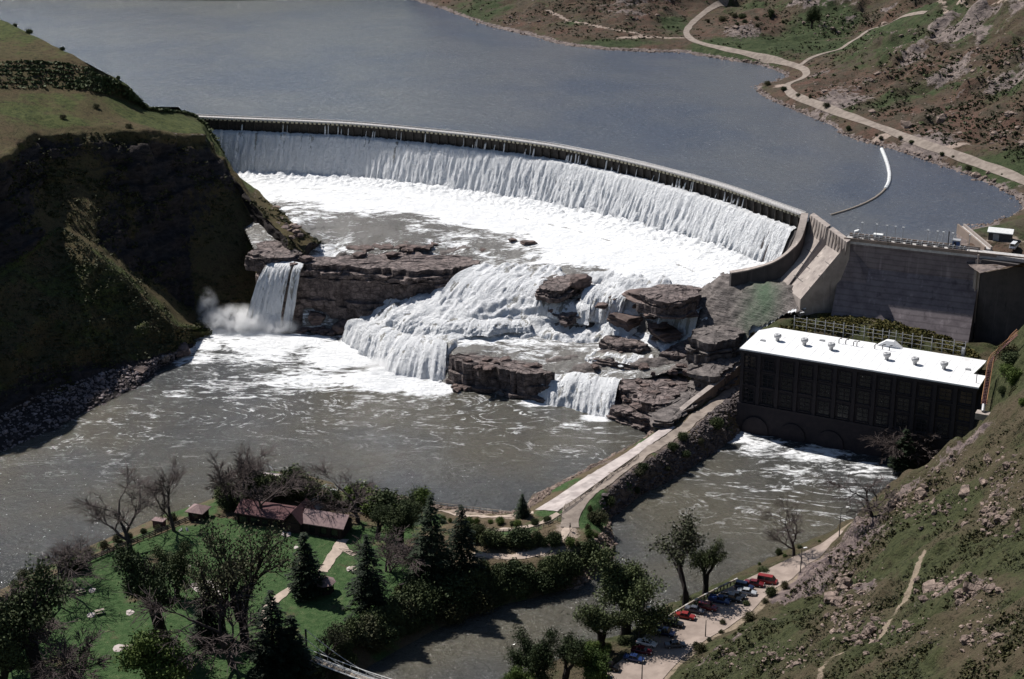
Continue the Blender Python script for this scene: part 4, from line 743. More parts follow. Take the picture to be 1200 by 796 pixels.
# ---- straight gravity section behind the powerhouse
gx = np.array([gdir[0], gdir[1], 0]); gn = np.array([gnrm[0], gnrm[1], 0]); GL = float(np.linalg.norm((GRAV_B - GRAV_A)[:2])); grz = math.atan2(gdir[1], gdir[0])
gd = thing('gravity_dam', 'straight stained concrete dam with a battered face behind the powerhouse', 'dam', GRAV_A, grz)
def lf(s, n, z): return np.array([s, -n, z - 44.0])            # local: along, -downstream, up
crest = MB(); crest.box((GL / 2 + 12, 1.6, -0.35), (GL + 25, 5.6, 0.7)); crest.part('crest_slab', M['deck'], gd)
pp = MB(); pp.box((GL / 2 + 12, -1.05, 0.45), (GL + 25, 0.3, 0.9)); pp.box((GL / 2, 4.2, 0.45), (GL, 0.3, 0.9)); pp.part('parapet', M['wall_concrete'], gd)
up = MB(); up.prism([[-1, 4], [-1, -0.5], [GL + 25, -0.5], [GL + 25, 4]], -22.0, -0.7); up.part('upper_wall', M['dam_concrete'], gd)
bt = MB()
n_of = lambda z: 0.6 + (36.5 - z) * 0.72
prof = []
Vb = []
SG = [-1.0, 0.0, 3.0, 7.0, GL * 0.3, GL * 0.6, GL * 0.85, GL + 1]
ztop = [43.4, 43.2, 40.5, 36.5, 36.5, 36.5, 36.5, 36.5]
for s, zt in zip(SG, ztop):
    for z in (zt, 33, 29, 24, 18):
        Vb.append(lf(s, n_of(z) + (0.0 if z < zt else max(0, 0.0)), z) if not (z > 36.5) else lf(s, 0.6 - (z - 36.5) * 0.01 + 0.15, z))
    Vb.append(lf(s, -2, 18)); Vb.append(lf(s, -2, zt))
m = 7; bt.add(Vb, grid_faces(len(SG), m, True)); bt.add(Vb[-m:], [[0, 1, 2, 3]], [[0, 3, 4], [0, 4, 5], [0, 5, 6]])
bt.part('battered_face', M['dam_concrete'], gd)
rb = MB()
for k in range(12): rb.box(tuple(lf(2.2 + k * GL / 11.5, 0.55, 43.1)), (0.4, 0.5, 0.9))
rb.part('corbel', M['dam_concrete'], gd)
pc = MB(); pc.box(tuple(lf(GL + 0.5, 1.2, 34)), (1.6, 1.4, 18)); pc.tube([lf(GL + 0.4, 2.1, 44.5), lf(GL + 0.4, 2.1, 34)], 0.25, 6); pc.part('downpipe', M['concrete'], gd)
# abutment wall running on into the right bank
aw = thing('abutment_wall', 'tall dark shaded wall joining the right end of the dam to the bank', 'wall', GRAV_B, grz)
MB().prism([[1.5, -2.2], [60, -8], [60, 4], [1.5, 4]], -30, -0.75).part('wall_body', M['dark_concrete'], aw)
MB().box((30, -3.2, 0.1), (57, 1.0, 0.9), -0.1).part('coping', M['deck'], aw)
# ---- forebay wall and yard on the right
def yard(px, py, z=44.0): return P(px, py, z)
fw = thing('forebay_wall', 'double concrete wall with a walkway running from the yard shore to the dam crest', 'wall', P(1126, 266, 44))
fa, fb = P(1126, 266, 44) * [1, 1, 0], P(1158, 293, 44) * [1, 1, 0]; fo_ = P(1126, 266, 44)
for off, mt in ((-0.9, 'concrete'), (0.9, 'wall_concrete')):
    mb = MB(); pth = np.array([fa, (fa + fb) / 2, fb]); mb.sweep(pth, [(off - .25, 38), (off - .25, 44.9), (off + .25, 44.9), (off + .25, 38)][::-1]); mb.part('side_wall', M[mt], fw, loc=tuple(-fo_))
mb = MB(); mb.sweep(pth, [(-.65, 38), (-.65, 44.2), (.65, 44.2), (.65, 38)][::-1]); mb.part('walkway', M['deck'], fw, loc=tuple(-fo_))
def simple_house(name, label, cat, c, L, Wd_, H, rz, roof, wall, roofm, over=0.4, group=None):
    t = thing(name, label, cat, c, rz, group)
    MB().box((0, 0, H / 2), (L, Wd_, H)).part('wall', M[wall], t)
    r = MB(); x, y = L / 2 + over, Wd_ / 2 + over
    if roof == 'flat': r.box((0, 0, H + 0.15), (2 * x, 2 * y, 0.3))
    elif roof == 'hip':
        r.add([[-x, -y, H], [x, -y, H], [x, y, H], [-x, y, H], [0, 0, H + Wd_ * 0.38], [-x, -y, H - .15], [x, -y, H - .15], [x, y, H - .15], [-x, y, H - .15]], [[5, 6, 1, 0], [6, 7, 2, 1], [7, 8, 3, 2], [8, 5, 0, 3], [8, 7, 6, 5]], [[0, 1, 4], [1, 2, 4], [2, 3, 4], [3, 0, 4]])
    else:
        h = Wd_ * 0.22; r.add([[-x, -y, H - .1], [x, -y, H - .1], [x, y, H - .1], [-x, y, H - .1], [-x, 0, H + h], [x, 0, H + h], [-x, -y, H + .12], [x, -y, H + .12], [x, y, H + .12], [-x, y, H + .12], [-x, 0, H + h + .22], [x, 0, H + h + .22]], [[6, 7, 11, 10], [8, 9, 10, 11], [0, 4, 5, 1], [2, 5, 4, 3], [0, 1, 7, 6], [2, 3, 9, 8], [0, 6, 10, 4], [3, 4, 10, 9], [1, 5, 11, 7], [2, 8, 11, 5]])
    r.part('roof', M[roofm], t); return t
sh = simple_house('yard_shed', 'small pale shed with a white roof on the yard above the dam', 'shed', yard(1172, 281), 6.2, 3.6, 2.4, grz, 'gable', 'steel_dark', 'white_paint', 0.35)
d_ = MB().box((-1, -1.82, 1.0), (1.6, 0.08, 2.0)).part('door', M['steel'], sh)
# ---- floating debris boom
boom = thing('floating_boom', 'white curved boom of linked floats lying on the reservoir', 'boom', P(1040, 210, 42))
BL = smooth_line(PL([(1033, 175), (1037, 184), (1041, 196), (1043, 208), (1040, 219), (1031, 229), (1016, 238), (996, 246), (974, 252.5)], 42), 400, 2); bo = P(1040, 210, 42)
fl_ = MB().tube([[-1.15, 0, 0], [-1.0, 0, 0], [1.0, 0, 0], [1.15, 0, 0]], [0.25, 0.62, 0.62, 0.25], 8).me('float', M['white_paint']); fl2 = MB().tube([[-1.15, 0, 0], [-1.0, 0, 0], [1.0, 0, 0], [1.15, 0, 0]], [0.2, 0.4, 0.4, 0.2], 8).me('float', M['timber_pale'])
seglen = np.concatenate([[0], np.cumsum(np.linalg.norm(np.diff(BL, axis=0), axis=1))]); nf = int(seglen[-1] / 2.4)
for k in range(nf):
    s = (k + .5) * seglen[-1] / nf; i = int(np.searchsorted(seglen, s)); i = min(max(i, 1), 398); d = BL[i + 1] - BL[i - 1]
    link('float', fl_ if s < seglen[-1] * 0.60 else fl2, boom, tuple(BL[i] - bo + np.array([0, 0, 0.1])), (0, 0, math.atan2(d[1], d[0]) + random.uniform(-.06, .06)))
MB().tube(BL[::6] - bo + np.array([0, 0, .1]), 0.1, 5).part('cable', M['steel_dark'], boom)
# ---- powerhouse
PA, PB = P(868.7, 408, 23.5), P(1145.6, 453.5, 23.5); pe = (PB - PA)[:2]; PLn = float(np.linalg.norm(pe)); prz = math.atan2(pe[1], pe[0])
ph = thing('powerhouse', 'long dark brick powerhouse with a flat white roof and rows of tall windows', 'powerhouse', (PA[0], PA[1], 0), prz)
DP, DF = 19.5, 9.0
fp_ = [[0, 0], [PLn, 0], [PLn, DF], [PLn - 3.2, DF], [PLn - 2.2, DP - 2], [PLn - 2.2, DP], [3.2, DP], [0.0, DP - 4.2]]
def off_poly(poly, d):
    c = np.mean(poly, 0); p = np.array(poly, float); return p + np.sign(p - c) * d
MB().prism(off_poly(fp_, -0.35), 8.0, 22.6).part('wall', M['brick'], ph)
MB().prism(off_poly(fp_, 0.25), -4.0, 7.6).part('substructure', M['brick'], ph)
MB().prism(off_poly(fp_, 0.35), 7.6, 8.15).part('string_course', M['brick_trim'], ph)
MB().prism(off_poly(fp_, 0.12), 22.3, 23.1).part('cornice', M['brick_trim'], ph)
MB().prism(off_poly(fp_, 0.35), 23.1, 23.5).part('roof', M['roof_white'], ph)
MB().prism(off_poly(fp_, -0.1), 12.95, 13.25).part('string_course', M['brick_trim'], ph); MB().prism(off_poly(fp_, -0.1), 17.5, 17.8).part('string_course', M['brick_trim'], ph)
nb = 12; bw = PLn / nb
pil = MB().box((0, 0, 0), (0.9, 0.55, 14.2)).me('pilaster', M['brick_trim'])
for k in range(nb + 1): link('pilaster', pil, ph, (min(max(k * bw, 0.5), PLn - .5), 0.18, 15.25))
for k in range(5): link('pilaster', pil, ph, (PLn - 0.18, 0.9 + k * 1.9, 15.25), (0, 0, math.pi / 2))
def window_mesh(w, h):
    fr = MB()
    for x in (-w / 2 + .08, 0, w / 2 - .08): fr.box((x, 0, 0), (.14, .22, h))
    for z in np.linspace(-h / 2 + .07, h / 2 - .07, 4): fr.box((0, .01, z), (w, .16, .12))
    fr.box((0, -.12, -h / 2 - .12), (w + .4, .5, .2))
    return fr.me('window', M['brick_trim']), MB().box((0, .09, 0), (w - .02, .06, h - .02)).me('pane', M['glass'])
for zc, h in ((10.5, 3.7), (15.3, 3.5), (19.95, 3.3)):
    wm, pm = window_mesh(3.1, h)
    for k in range(nb):
        w_ = link('window', wm, ph, ((k + .5) * bw, 0.27, zc)); link('pane', pm, w_)
for k in range(6):
    x = (k + .5) * PLn / 6; arch = MB()
    th = np.linspace(0, math.pi, 9); pts = [(x + 3.6 * math.cos(a), 1.2 + 3.6 * math.sin(a)) for a in th]
    V_ = [[px, -0.72, pz] for px, pz in pts] + [[px, -0.3, pz] for px, pz in pts] + [[x + 3.6, -.72, -3], [x - 3.6, -.72, -3], [x + 3.6, -.3, -3], [x - 3.6, -.3, -3]]
    arch.add(V_, [[i, i + 1, 10 + i, 9 + i] for i in range(8)]); 
    arch.add(V_[:9] + [V_[19], V_[18]], None, [[10, 0, 1]] + [[10, i, i + 1] for i in range(1, 8)] + [[10, 8, 9]])
    arch.part('draft_gate', M['brick'], ph)
# roof ventilators
vent = MB(); vent.lathe([(0.0, 0), (0.62, 0), (0.58, 0.5), (0.62, 1.0), (0.95, 1.05), (1.15, 1.5), (1.1, 2.0), (0.7, 2.15), (0.55, 2.1), (0.0, 1.85)], sides=14)
ventm = vent.me('ventilator', M['steel'], True)
for px, py in [(911, 399.5), (942.5, 404.5), (974, 410), (1039, 421.5), (1072, 427), (1106, 432.5)]:
    p = P(px, py, 23.5); d = p - PA; x, y = d[0] * math.cos(prz) + d[1] * math.sin(prz), -d[0] * math.sin(prz) + d[1] * math.cos(prz); link('ventilator', ventm, ph, (x, y, 23.5), None, 0.9)
pipe = MB().tube([[0, 0, 0], [0, 0, 1.1], [0.2, 0, 1.35], [0.8, 0, 1.4]], 0.13, 6).me('vent_pipe', M['steel_dark'])
for px, py in [(983, 402.5), (991, 403.5), (1000, 405.5), (1004, 406), (1025, 409), (1034, 409.5), (1042, 411)]:
    p = P(px, py, 23.5); d = p - PA; x, y = d[0] * math.cos(prz) + d[1] * math.sin(prz), -d[0] * math.sin(prz) + d[1] * math.cos(prz); link('vent_pipe', pipe, ph, (x, min(y, DP - .3), 23.5), (0, 0, -prz + random.uniform(-.4, .4)))
mb = MB(); x0 = PLn * 0.565; mb.add([[x0 - 3.4, DP - 1.2, 23.5], [x0 + 3.4, DP - 1.2, 23.5], [x0 + 3.4, DP + .3, 23.5], [x0 - 3.4, DP + .3, 23.5], [x0 - 1.0, DP - 1.2, 25.2], [x0 + 1.0, DP - 1.2, 25.2], [x0 + 1.0, DP + .3, 25.2], [x0 - 1.0, DP + .3, 25.2]], [[0, 1, 5, 4], [1, 2, 6, 5], [2, 3, 7, 6], [3, 0, 4, 7], [4, 5, 6, 7]]); mb.part('roof_gable', M['roof_white'], ph)
seam = MB().box((0, 0, 0), (.10, DP - .6, .05)).me('roof_seam', M['roof_white'])
for k in range(1, 24): link('roof_seam', seam, ph, (k * PLn / 24 if k < 23 else PLn - 3.6, DP / 2 if k not in (1,) else DP / 2, 23.525), None, (1, 1 if 1 < k < 23 else .75, 1))
hat = MB().box((0, 0, .15), (1.3, .9, .3)).me('roof_hatch', M['steel'])
for x, y in [(3.3, 8.0), (17.5, 15.2), (57.2, 11.0)]: link('roof_hatch', hat, ph, (x, y, 23.5))
MB().tube([[PLn - .9, 2.6, 23.5], [PLn - .9, 2.6, 26.2]], 0.1, 5).part('mast', M['steel_dark'], ph)
lad = MB()
for z in np.linspace(9, 22, 12): lad.box((2.1, -.35, z), (.7, .12, .5))
lad.part('duct_bracket', M['brick_trim'], ph)
# ground and weeds between powerhouse and dam
def terr(x): return 23.0
mnd_poly = [(902, 384), (940, 371), (985, 368), (1030, 373), (1080, 384), (1130, 400), (1160, 412), (1160, 430), (1140, 426), (1050, 408), (960, 392)]
xs = np.linspace(-4, PLn + 6, 110); ys = np.linspace(DP - .6, DP + 17, 40); X, Y = np.meshgrid(xs, ys); c_, s_ = math.cos(prz), math.sin(prz)
WX = PA[0] + X * c_ - Y * s_; WY = PA[1] + X * s_ + Y * c_; qq = np.column_stack([WX.ravel(), WY.ravel()])
Zm = 21.0 + 4.0 * sstep(DP, DP + 13, Y.ravel()) * np.exp(-((X.ravel() - 24) / 26) ** 2) + fbm(qq / 4, 4, 7) * 0.5 - 3.5 * sstep(1.5, -4, X.ravel())
mo = link('weedy_bank', mesh('weedy_bank', np.column_stack([qq, Zm]), grid_faces(40, 110), M['slope'], True, {'mask': np.column_stack([fbm(qq / 5, 3, 3) * .2 + .12, .45 + .4 * fbm(qq / 6, 3, 9), 0.15 + 0 * Zm])})); mo['kind'] = 'structure'
if mo.data.polygons[50].normal.z < 0: mo.data.flip_normals()
def FM(q):
    q = np.atleast_2d(q)[:, :2]; dx, dy = q[:, 0] - PA[0], q[:, 1] - PA[1]; x = dx * c_ + dy * s_; y = -dx * s_ + dy * c_
    return 21.0 + 4.0 * sstep(DP, DP + 13, y) * np.exp(-((x - 24) / 26) ** 2) + fbm(q / 4, 4, 7) * 0.5 - 3.5 * sstep(1.5, -4, x)
fn = thing('yard_fence', 'row of tall pale posts with wires along the back of the powerhouse roof', 'fence', (PA[0], PA[1], 0), prz)
pm_ = MB().tube([[0, 0, 0], [0, 0, 6.2]], 0.13, 5).me('post', M['steel'])
xp = [7.5, 11, 13.5, 16.2, 18.6, 21.3, 24, 27, 29.5, 32, 33.8, 35.6, 37.4, 40, 42.5, 45.2, 48, 51, 54]
for k, x in enumerate(xp): link('post', pm_, fn, (x, DP + 2.6 + 0.15 * math.sin(k * 3), 20.8))
wr = MB()
for z in (24.2, 25.4, 26.4): wr.tube([[xp[0], DP + 2.6, z], [xp[-1], DP + 2.6, z]], 0.045, 4)
wr.part('wire', M['steel'], fn)
for x in (53.6,): MB().box((x, DP + 2.2, 23), (.8, .8, 4.6)).part('gate_post', M['steel'], fn)
# orange stair down the right end
st = thing('orange_walkway', 'orange railed stairway running down beside the right end of the powerhouse', 'walkway', P(1157, 440, 26))
so_ = np.array(P(1157, 440, 26)); SL = smooth_line(np.array([P(1192, 392, 37), P(1180, 403, 34.5), P(1168, 415, 31), P(1161, 424, 29), P(1158.5, 440, 26.5), P(1156, 456, 24), P(1153, 474, 21.6)]), 50, 2)
sd_ = np.gradient(SL[:, :2], axis=0); sd_ /= np.linalg.norm(sd_, axis=1)[:, None]; sn = np.column_stack([sd_[:, 1], -sd_[:, 0], np.zeros(50)])
for sg in (-1, 1):
    mb = MB(); ln = SL + sn * 0.62 * sg - so_
    for h in (0.1, 0.65, 1.15): mb.tube(ln + [0, 0, h], 0.05 if h < 1 else 0.085, 5)
    for k in range(0, 50, 4): mb.tube([ln[k], ln[k] + [0, 0, 1.15]], 0.05, 4)
    mb.part('railing', M['orange'], st)
mb = MB()
for k in range(0, 49): mb.box((SL[k] + SL[k + 1]) / 2 - so_, (1.15, .5, .12), math.atan2(sd_[k, 1], sd_[k, 0]) + math.pi / 2)
mb.part('tread', M['roof_red'], st)
mb = MB(); mb.tube([SL[-1] - so_, P(1152, 482, 20.4) - so_], 0.45, 8); mb.part('pipe', M['steel'], st)
pad = thing('concrete_footing', 'pale concrete footing block at the foot of the orange stairway', 'footing', P(1152, 487, 19.3), prz)
MB().box((0, 0, 0), (3.4, 2.6, 1.6)).part('block', M['concrete'], pad)
# retaining wall beside the causeway
rw = smooth_line(np.array([P(790, 488, 6.4), P(806, 474, 7.6), P(830, 456, 9), P(850, 440, 9.8), P(869, 424, 10.5)]), 40, 2)
rwt = thing('retaining_wall', 'brown concrete wall between the causeway road and the falls', 'wall', rw[20])
Vt = []
rd = np.gradient(rw[:, :2], axis=0); rd /= np.linalg.norm(rd, axis=1)[:, None]; rn = np.column_stack([rd[:, 1], -rd[:, 0]])
for k in range(40):
    for off, top in ((-.6, 0), (-.6, 1), (.6, 1), (.6, 0)): p = rw[k, :2] + rn[k] * off; Vt.append([p[0], p[1], rw[k, 2] if top else 1.0])
mb = MB(); mb.add(np.array(Vt) - rw[20], grid_faces(40, 4, True)); mb.add(np.array(Vt[:4]) - rw[20], [[3, 2, 1, 0]]); mb.add(np.array(Vt[-4:]) - rw[20], [[0, 1, 2, 3]]); mb.part('wall_body', M['wall_concrete'], rwt)
Vt = []
for k in range(40):
    for off, h in ((-.8, 0), (-.8, .3), (.8, .3), (.8, 0)): p = rw[k, :2] + rn[k] * off; Vt.append([p[0], p[1], rw[k, 2] + h])
mb = MB(); mb.add(np.array(Vt) - rw[20], grid_faces(40, 4, True)); mb.add(np.array(Vt[:4]) - rw[20], [[3, 2, 1, 0]]); mb.part('coping', M['concrete'], rwt)
# crest equipment on the gravity dam
lampm = MB().tube([[0, 0, 0], [0, 0, 4.6]], 0.075, 5).me('pole', M['steel']); lamph = MB().box((0, 0, 4.75), (.55, .3, .2)).me('lamp_head', M['white_paint'])
for k, px in enumerate([1008, 1025, 1037, 1047, 1056, 1085, 1096, 1103, 1114, 1134]):
    p = P(px, 281 + (px - 1000) * 0.12, 44); names = ['leftmost', 'second', 'third', 'fourth', 'fifth', 'sixth', 'seventh', 'eighth', 'ninth', 'rightmost']
    t = thing('lamp_post', f'thin lamp post on the straight dam crest, {names[k]} of ten', 'lamp post', p + np.array([0.6, 1.5, 0]), grz, 'lamp posts along the dam crest')
    link('pole', lampm, t); link('lamp_head', lamph, t)
hoist = MB(); hoist.box((0, 0, .45), (1.7, 1.3, .9)); hb = hoist.me('gearbox', M['steel_dark']); hs = MB().tube([[-1.1, 0, 1.05], [1.1, 0, 1.05]], .28, 8).me('drum', M['steel_dark']); hf = MB().box((-.6, 0, .7), (.16, 1.6, 1.4)).box((.6, 0, .7), (.16, 1.6, 1.4)).me('frame', M['steel'])
ordn = ['first', 'second', 'third', 'fourth', 'fifth', 'sixth', 'seventh', 'eighth', 'ninth', 'tenth', 'last']
for k in range(11):
    px = 1003 + k * 12.4; p = P(px, 280 + (px - 1000) * 0.122, 44)
    t = thing('gate_hoist', f'dark gate hoist on the straight dam crest, {ordn[k]} of eleven from the left', 'hoist', p + np.array([.2, .8, 0]), grz + random.uniform(-.1, .1), 'gate hoists on the dam crest')
    link('gearbox', hb, t); link('drum', hs, t); link('frame', hf, t)
bx = thing('crest_cabinet', 'white topped box on legs on the straight dam crest', 'cabinet', P(1030, 283, 44) + np.array([0, 1.4, 0]), grz); MB().box((0, 0, 1.5), (2.6, 1.6, .5)).part('top', M['white_paint'], bx)
for x in (-1, 1):
    for y in (-.6, .6): MB().box((x, y, .62), (.16, .16, 1.24)).part('leg', M['steel_dark'], bx)
bx = thing('white_tank', 'small white tilted tank at the spillway end of the straight dam crest', 'tank', P(1005, 277, 44) + np.array([0, 1.2, 0]), grz); MB().tube([[-.7, 0, .8], [-.6, 0, .8], [.6, 0, 1.3], [.7, 0, 1.3]], [.3, .5, .5, .3], 10).part('shell', M['white_paint'], bx); MB().box((0, 0, .4), (.9, .7, .7)).part('cradle', M['steel_dark'], bx)
kb = thing('crest_kiosk', 'blue topped kiosk beside a mast on the straight dam crest', 'kiosk', P(1122, 293, 44) + np.array([0, 1.6, 0]), grz)
MB().box((0, 0, 1.1), (1.9, 1.7, 2.2)).part('wall', M['blue_paint'], kb); MB().box((0, 0, 2.35), (2.2, 2.0, .3)).part('roof', M['steel'], kb); MB().box((-.3, -.87, 1.0), (.7, .06, 1.9)).part('door', M['steel_dark'], kb); MB().tube([[-2.2, 0, 0], [-2.2, 0, 4.6]], .16, 6).part('mast', M['steel_dark'], kb)
wr = MB()
LI = lambda s, n, z: lf(s, n, z)
for k in range(0, 17): wr.tube([lf(k * GL / 16, 1.0, 44.9), lf(k * GL / 16, 1.0, 45.9)], .06, 4)
wr.tube([lf(0, 1.0, 45.9), lf(GL, 1.0, 45.9)], .06, 4); wr.tube([lf(0, 1.0, 45.4), lf(GL, 1.0, 45.4)], .05, 4); wr.part('railing', M['steel'], gd)
# ------------------------------------------------------------------ rock ledges, boulders, the small left fall and its spray
def ledge_mesh(name, outline, ztop, zbot, seed, layers=None, batter=0.10, mat='ledge', jag=0.7, dome=0.5, tilt=(0, 0)):
    """bedded rock: stacked beds with jagged, uneven edges (outline in m, counter-clockwise or not)"""
    o2 = resample(np.asarray(outline)[:, :2], 150, True); n = len(o2)
    d = np.roll(o2, -1, 0) - np.roll(o2, 1, 0); d /= np.linalg.norm(d, axis=1)[:, None] + 1e-9; nn = np.column_stack([d[:, 1], -d[:, 0]])
    area = 0.5 * np.sum(o2[:, 0] * np.roll(o2[:, 1], -1) - np.roll(o2[:, 0], -1) * o2[:, 1])
    if area < 0: nn = -nn
    H = ztop - zbot; layers = layers or max(3, int(H / 1.1)); r = np.random.default_rng(seed)
    cuts = np.sort(np.concatenate([[0, 1], r.uniform(0.06, 0.94, layers - 1)])); rings = []
    c = o2.mean(0)
    def zt(q, z): return z + (q[:, 0] - c[0]) * tilt[0] + (q[:, 1] - c[1]) * tilt[1]
    for k in range(layers):
        zb, zu = ztop - cuts[k] * H, ztop - cuts[k + 1] * H
        off = (cuts[k] * H) * batter + r.uniform(-0.5, 0.6) * jag; loc = vnoise(np.column_stack([o2 / 2.8, np.full(n, k * 3.7 + seed)]), seed) * jag + vnoise(np.column_stack([o2 / 0.9, np.full(n, k * 5.1)]), seed + 3) * jag * 0.45 + vnoise(np.column_stack([o2 / 9, np.full(n, seed * 1.3)]), 5) * 1.3 + jag * 0.75 * np.sign(vnoise(np.column_stack([o2 / 2.1, np.full(n, (k // 2) * 2.9 + seed)]), seed + 8)) * np.abs(vnoise(np.column_stack([o2 / 4.0, np.full(n, k * .8)]), seed + 2))
        q = o2 + nn * (off + loc)[:, None]
        zz = fbm(np.column_stack([o2 / 5, np.full(n, k * 2.2)]), 2, seed) * 0.22
        rings.append(np.column_stack([q, zt(q, zb) + zz])); 
        q2 = q - nn * (0.15 * jag)
        rings.append(np.column_stack([q2, zt(q2, zu) + 0.05 + zz * 0.6]))
    top0 = rings[0]; cap = []
    for t, dz in ((0.93, .05), (0.8, .25), (0.6, .45), (0.4, .55), (0.2, .6), (0.04, .6)):
        q = c + (top0[:, :2] - c) * t; zz = zt(q, ztop) + dz * dome + fbm(q / 3.5, 4, seed + 9) * 0.45 * (1 - t * 0.3)
        st = 0.42; zz = np.floor(zz / st) * st * 0.75 + zz * 0.25
        cap.append(np.column_stack([q, zz]))
    side = np.vstack(rings); sn_ = fbm(side / [2.6, 2.6, 1.6], 4, seed + 21) * 0.42 * jag + fbm(side / [0.9, 0.9, 0.7], 2, seed + 22) * 0.14
    side[:, :2] += np.tile(nn, (len(rings), 1)) * sn_[:, None]; side[:, 2] += fbm(side / 3.2, 2, seed + 23) * .18; rings = list(side.reshape(len(rings), n, 3))
    R_ = cap[::-1] + rings; V = np.vstack(R_); Fq = grid_faces(len(R_), n, True)
    if area < 0: Fq = Fq[:, ::-1]
    org = np.array([c[0], c[1], ztop])
    me = mesh(name, V - org, Fq[:, ::-1], M[mat]); return me, org
def ledge(name, label, pts, ztop, zbot, seed, cat='rock ledge', group=None, **k):
    me, org = ledge_mesh(name, PL(pts, ztop), ztop, zbot, seed, **k); o = link(name, me, None, tuple(org)); return tag(o, label, cat, group)
ledge('rock_ledge', 'broad flat-topped layered ledge between the small left fall and the main cascade', [(349, 309), (372, 311), (400, 313), (440, 314), (480, 318), (520, 317), (550, 312), (567, 304), (540, 299), (500, 297), (450, 296), (400, 298), (360, 302)], 20.4, -2, 11, layers=8, batter=0.14, jag=1.2, dome=0.4)
ledge('rock_ledge', 'stepped lower shoulder of rock under the broad flat-topped ledge beside the cascade', [(352, 350), (380, 350), (398, 352), (412, 352), (430, 346), (420, 338), (380, 336), (354, 340)], 9.0, -2, 12, layers=5, jag=1.1)
ledge('rock_ledge', 'dark rock wall behind the small left fall', [(306, 306), (316, 308), (334, 311), (352, 313), (352, 306), (334, 303), (316, 300), (304, 299)], 18.9, -2, 13, layers=12, jag=0.5, dome=0.1)
ledge('rock_ledge', 'low dark ledge with a sheer front at the foot of the main cascade', [(522, 420), (545, 425), (570, 429), (595, 434), (618, 438), (640, 440), (652, 437), (640, 431), (610, 425), (575, 418), (545, 414), (526, 414)], 7.6, -2, 14, layers=5, jag=0.95, dome=0.25)
ledge('rock_ledge', 'pinkish stepped ledge at the right end of the lowest fall', [(722, 452), (735, 458), (748, 468), (765, 474), (785, 472), (800, 462), (815, 450), (800, 441), (770, 438), (742, 440), (726, 445)], 6.6, -2, 15, layers=6, jag=1.1)
ledge('rock_ledge', 'lower skirt of rock at the waterline below the lowest fall', [(716, 478), (730, 484), (748, 492), (768, 497), (784, 493), (795, 482), (780, 474), (750, 470), (725, 470)], 3.0, -3, 16, layers=5, jag=0.9)
ledge('rock_ledge', 'tilted layered slab standing at the lip above the main cascade', [(627, 338), (640, 342), (655, 342), (672, 336), (684, 330), (688, 325), (672, 322), (650, 323), (634, 330)], 20.6, 17.0, 17, layers=5, jag=0.8, dome=0.3)
ledge('rock_ledge', 'wet dark ribs of rock with water combing over them below the tilted slab', [(648, 360), (662, 368), (684, 364), (698, 350), (692, 344), (672, 348), (656, 354)], 15.2, 12.6, 18, layers=4, jag=0.9, dome=.2, tilt=(0.02, 0.16))
ledge('rock_ledge', 'long bare slab beside the training wall above the boulders', [(752, 345), (770, 352), (795, 352), (816, 346), (820, 338), (800, 334), (772, 334), (756, 338)], 24.0, 19, 19, layers=6, jag=0.7, dome=0.8)
ledge('rock_ledge', 'flat reddish slab in the shallow water below the dark boulders', [(704, 399), (725, 405), (748, 408), (762, 404), (752, 397), (725, 393), (710, 394)], 10.6, 8, 20, layers=3, jag=0.5)
ledge('rock_ledge', 'thin flat slabs lying in the shallows right of the reddish slab', [(772, 414), (800, 417), (822, 414), (812, 407), (790, 405)], 10.6, 8, 21, layers=3, jag=0.6)
ledge('rock_ledge', 'low streaked slabs in the shallows above the lowest fall', [(690, 421), (720, 426), (752, 428), (748, 421), (720, 416), (698, 415)], 8.4, 6, 22, layers=3, jag=0.6)
ledge('rock_ledge', 'grey bench of rock stepping down toward the retaining wall', [(812, 436), (835, 440), (858, 430), (866, 418), (850, 410), (826, 420)], 11.5, 5, 23, layers=6, jag=1.0, mat='apron')
ledge('rock_ledge', 'dark undercut bench in the bedrock below the training wall', [(806, 396), (830, 402), (862, 396), (872, 384), (850, 378), (820, 384)], 17.0, 10, 24, layers=7, jag=1.0, mat='apron')
ledge('rock_ledge', 'rubbly end of the bedrock against the upper end of the retaining wall', [(770, 492), (786, 494), (806, 478), (830, 462), (846, 446), (840, 436), (815, 448), (790, 468), (772, 480)], 7.2, 0, 25, layers=7, jag=1.0, mat='apron')
ledge('rock_ledge', 'reddish rock shelf between the cliff foot and the small left fall', [(290, 297), (304, 300), (322, 302), (340, 301), (349, 296), (342, 287), (322, 282), (300, 285)], 21.6, 16, 27, layers=4, jag=0.8, dome=0.3)
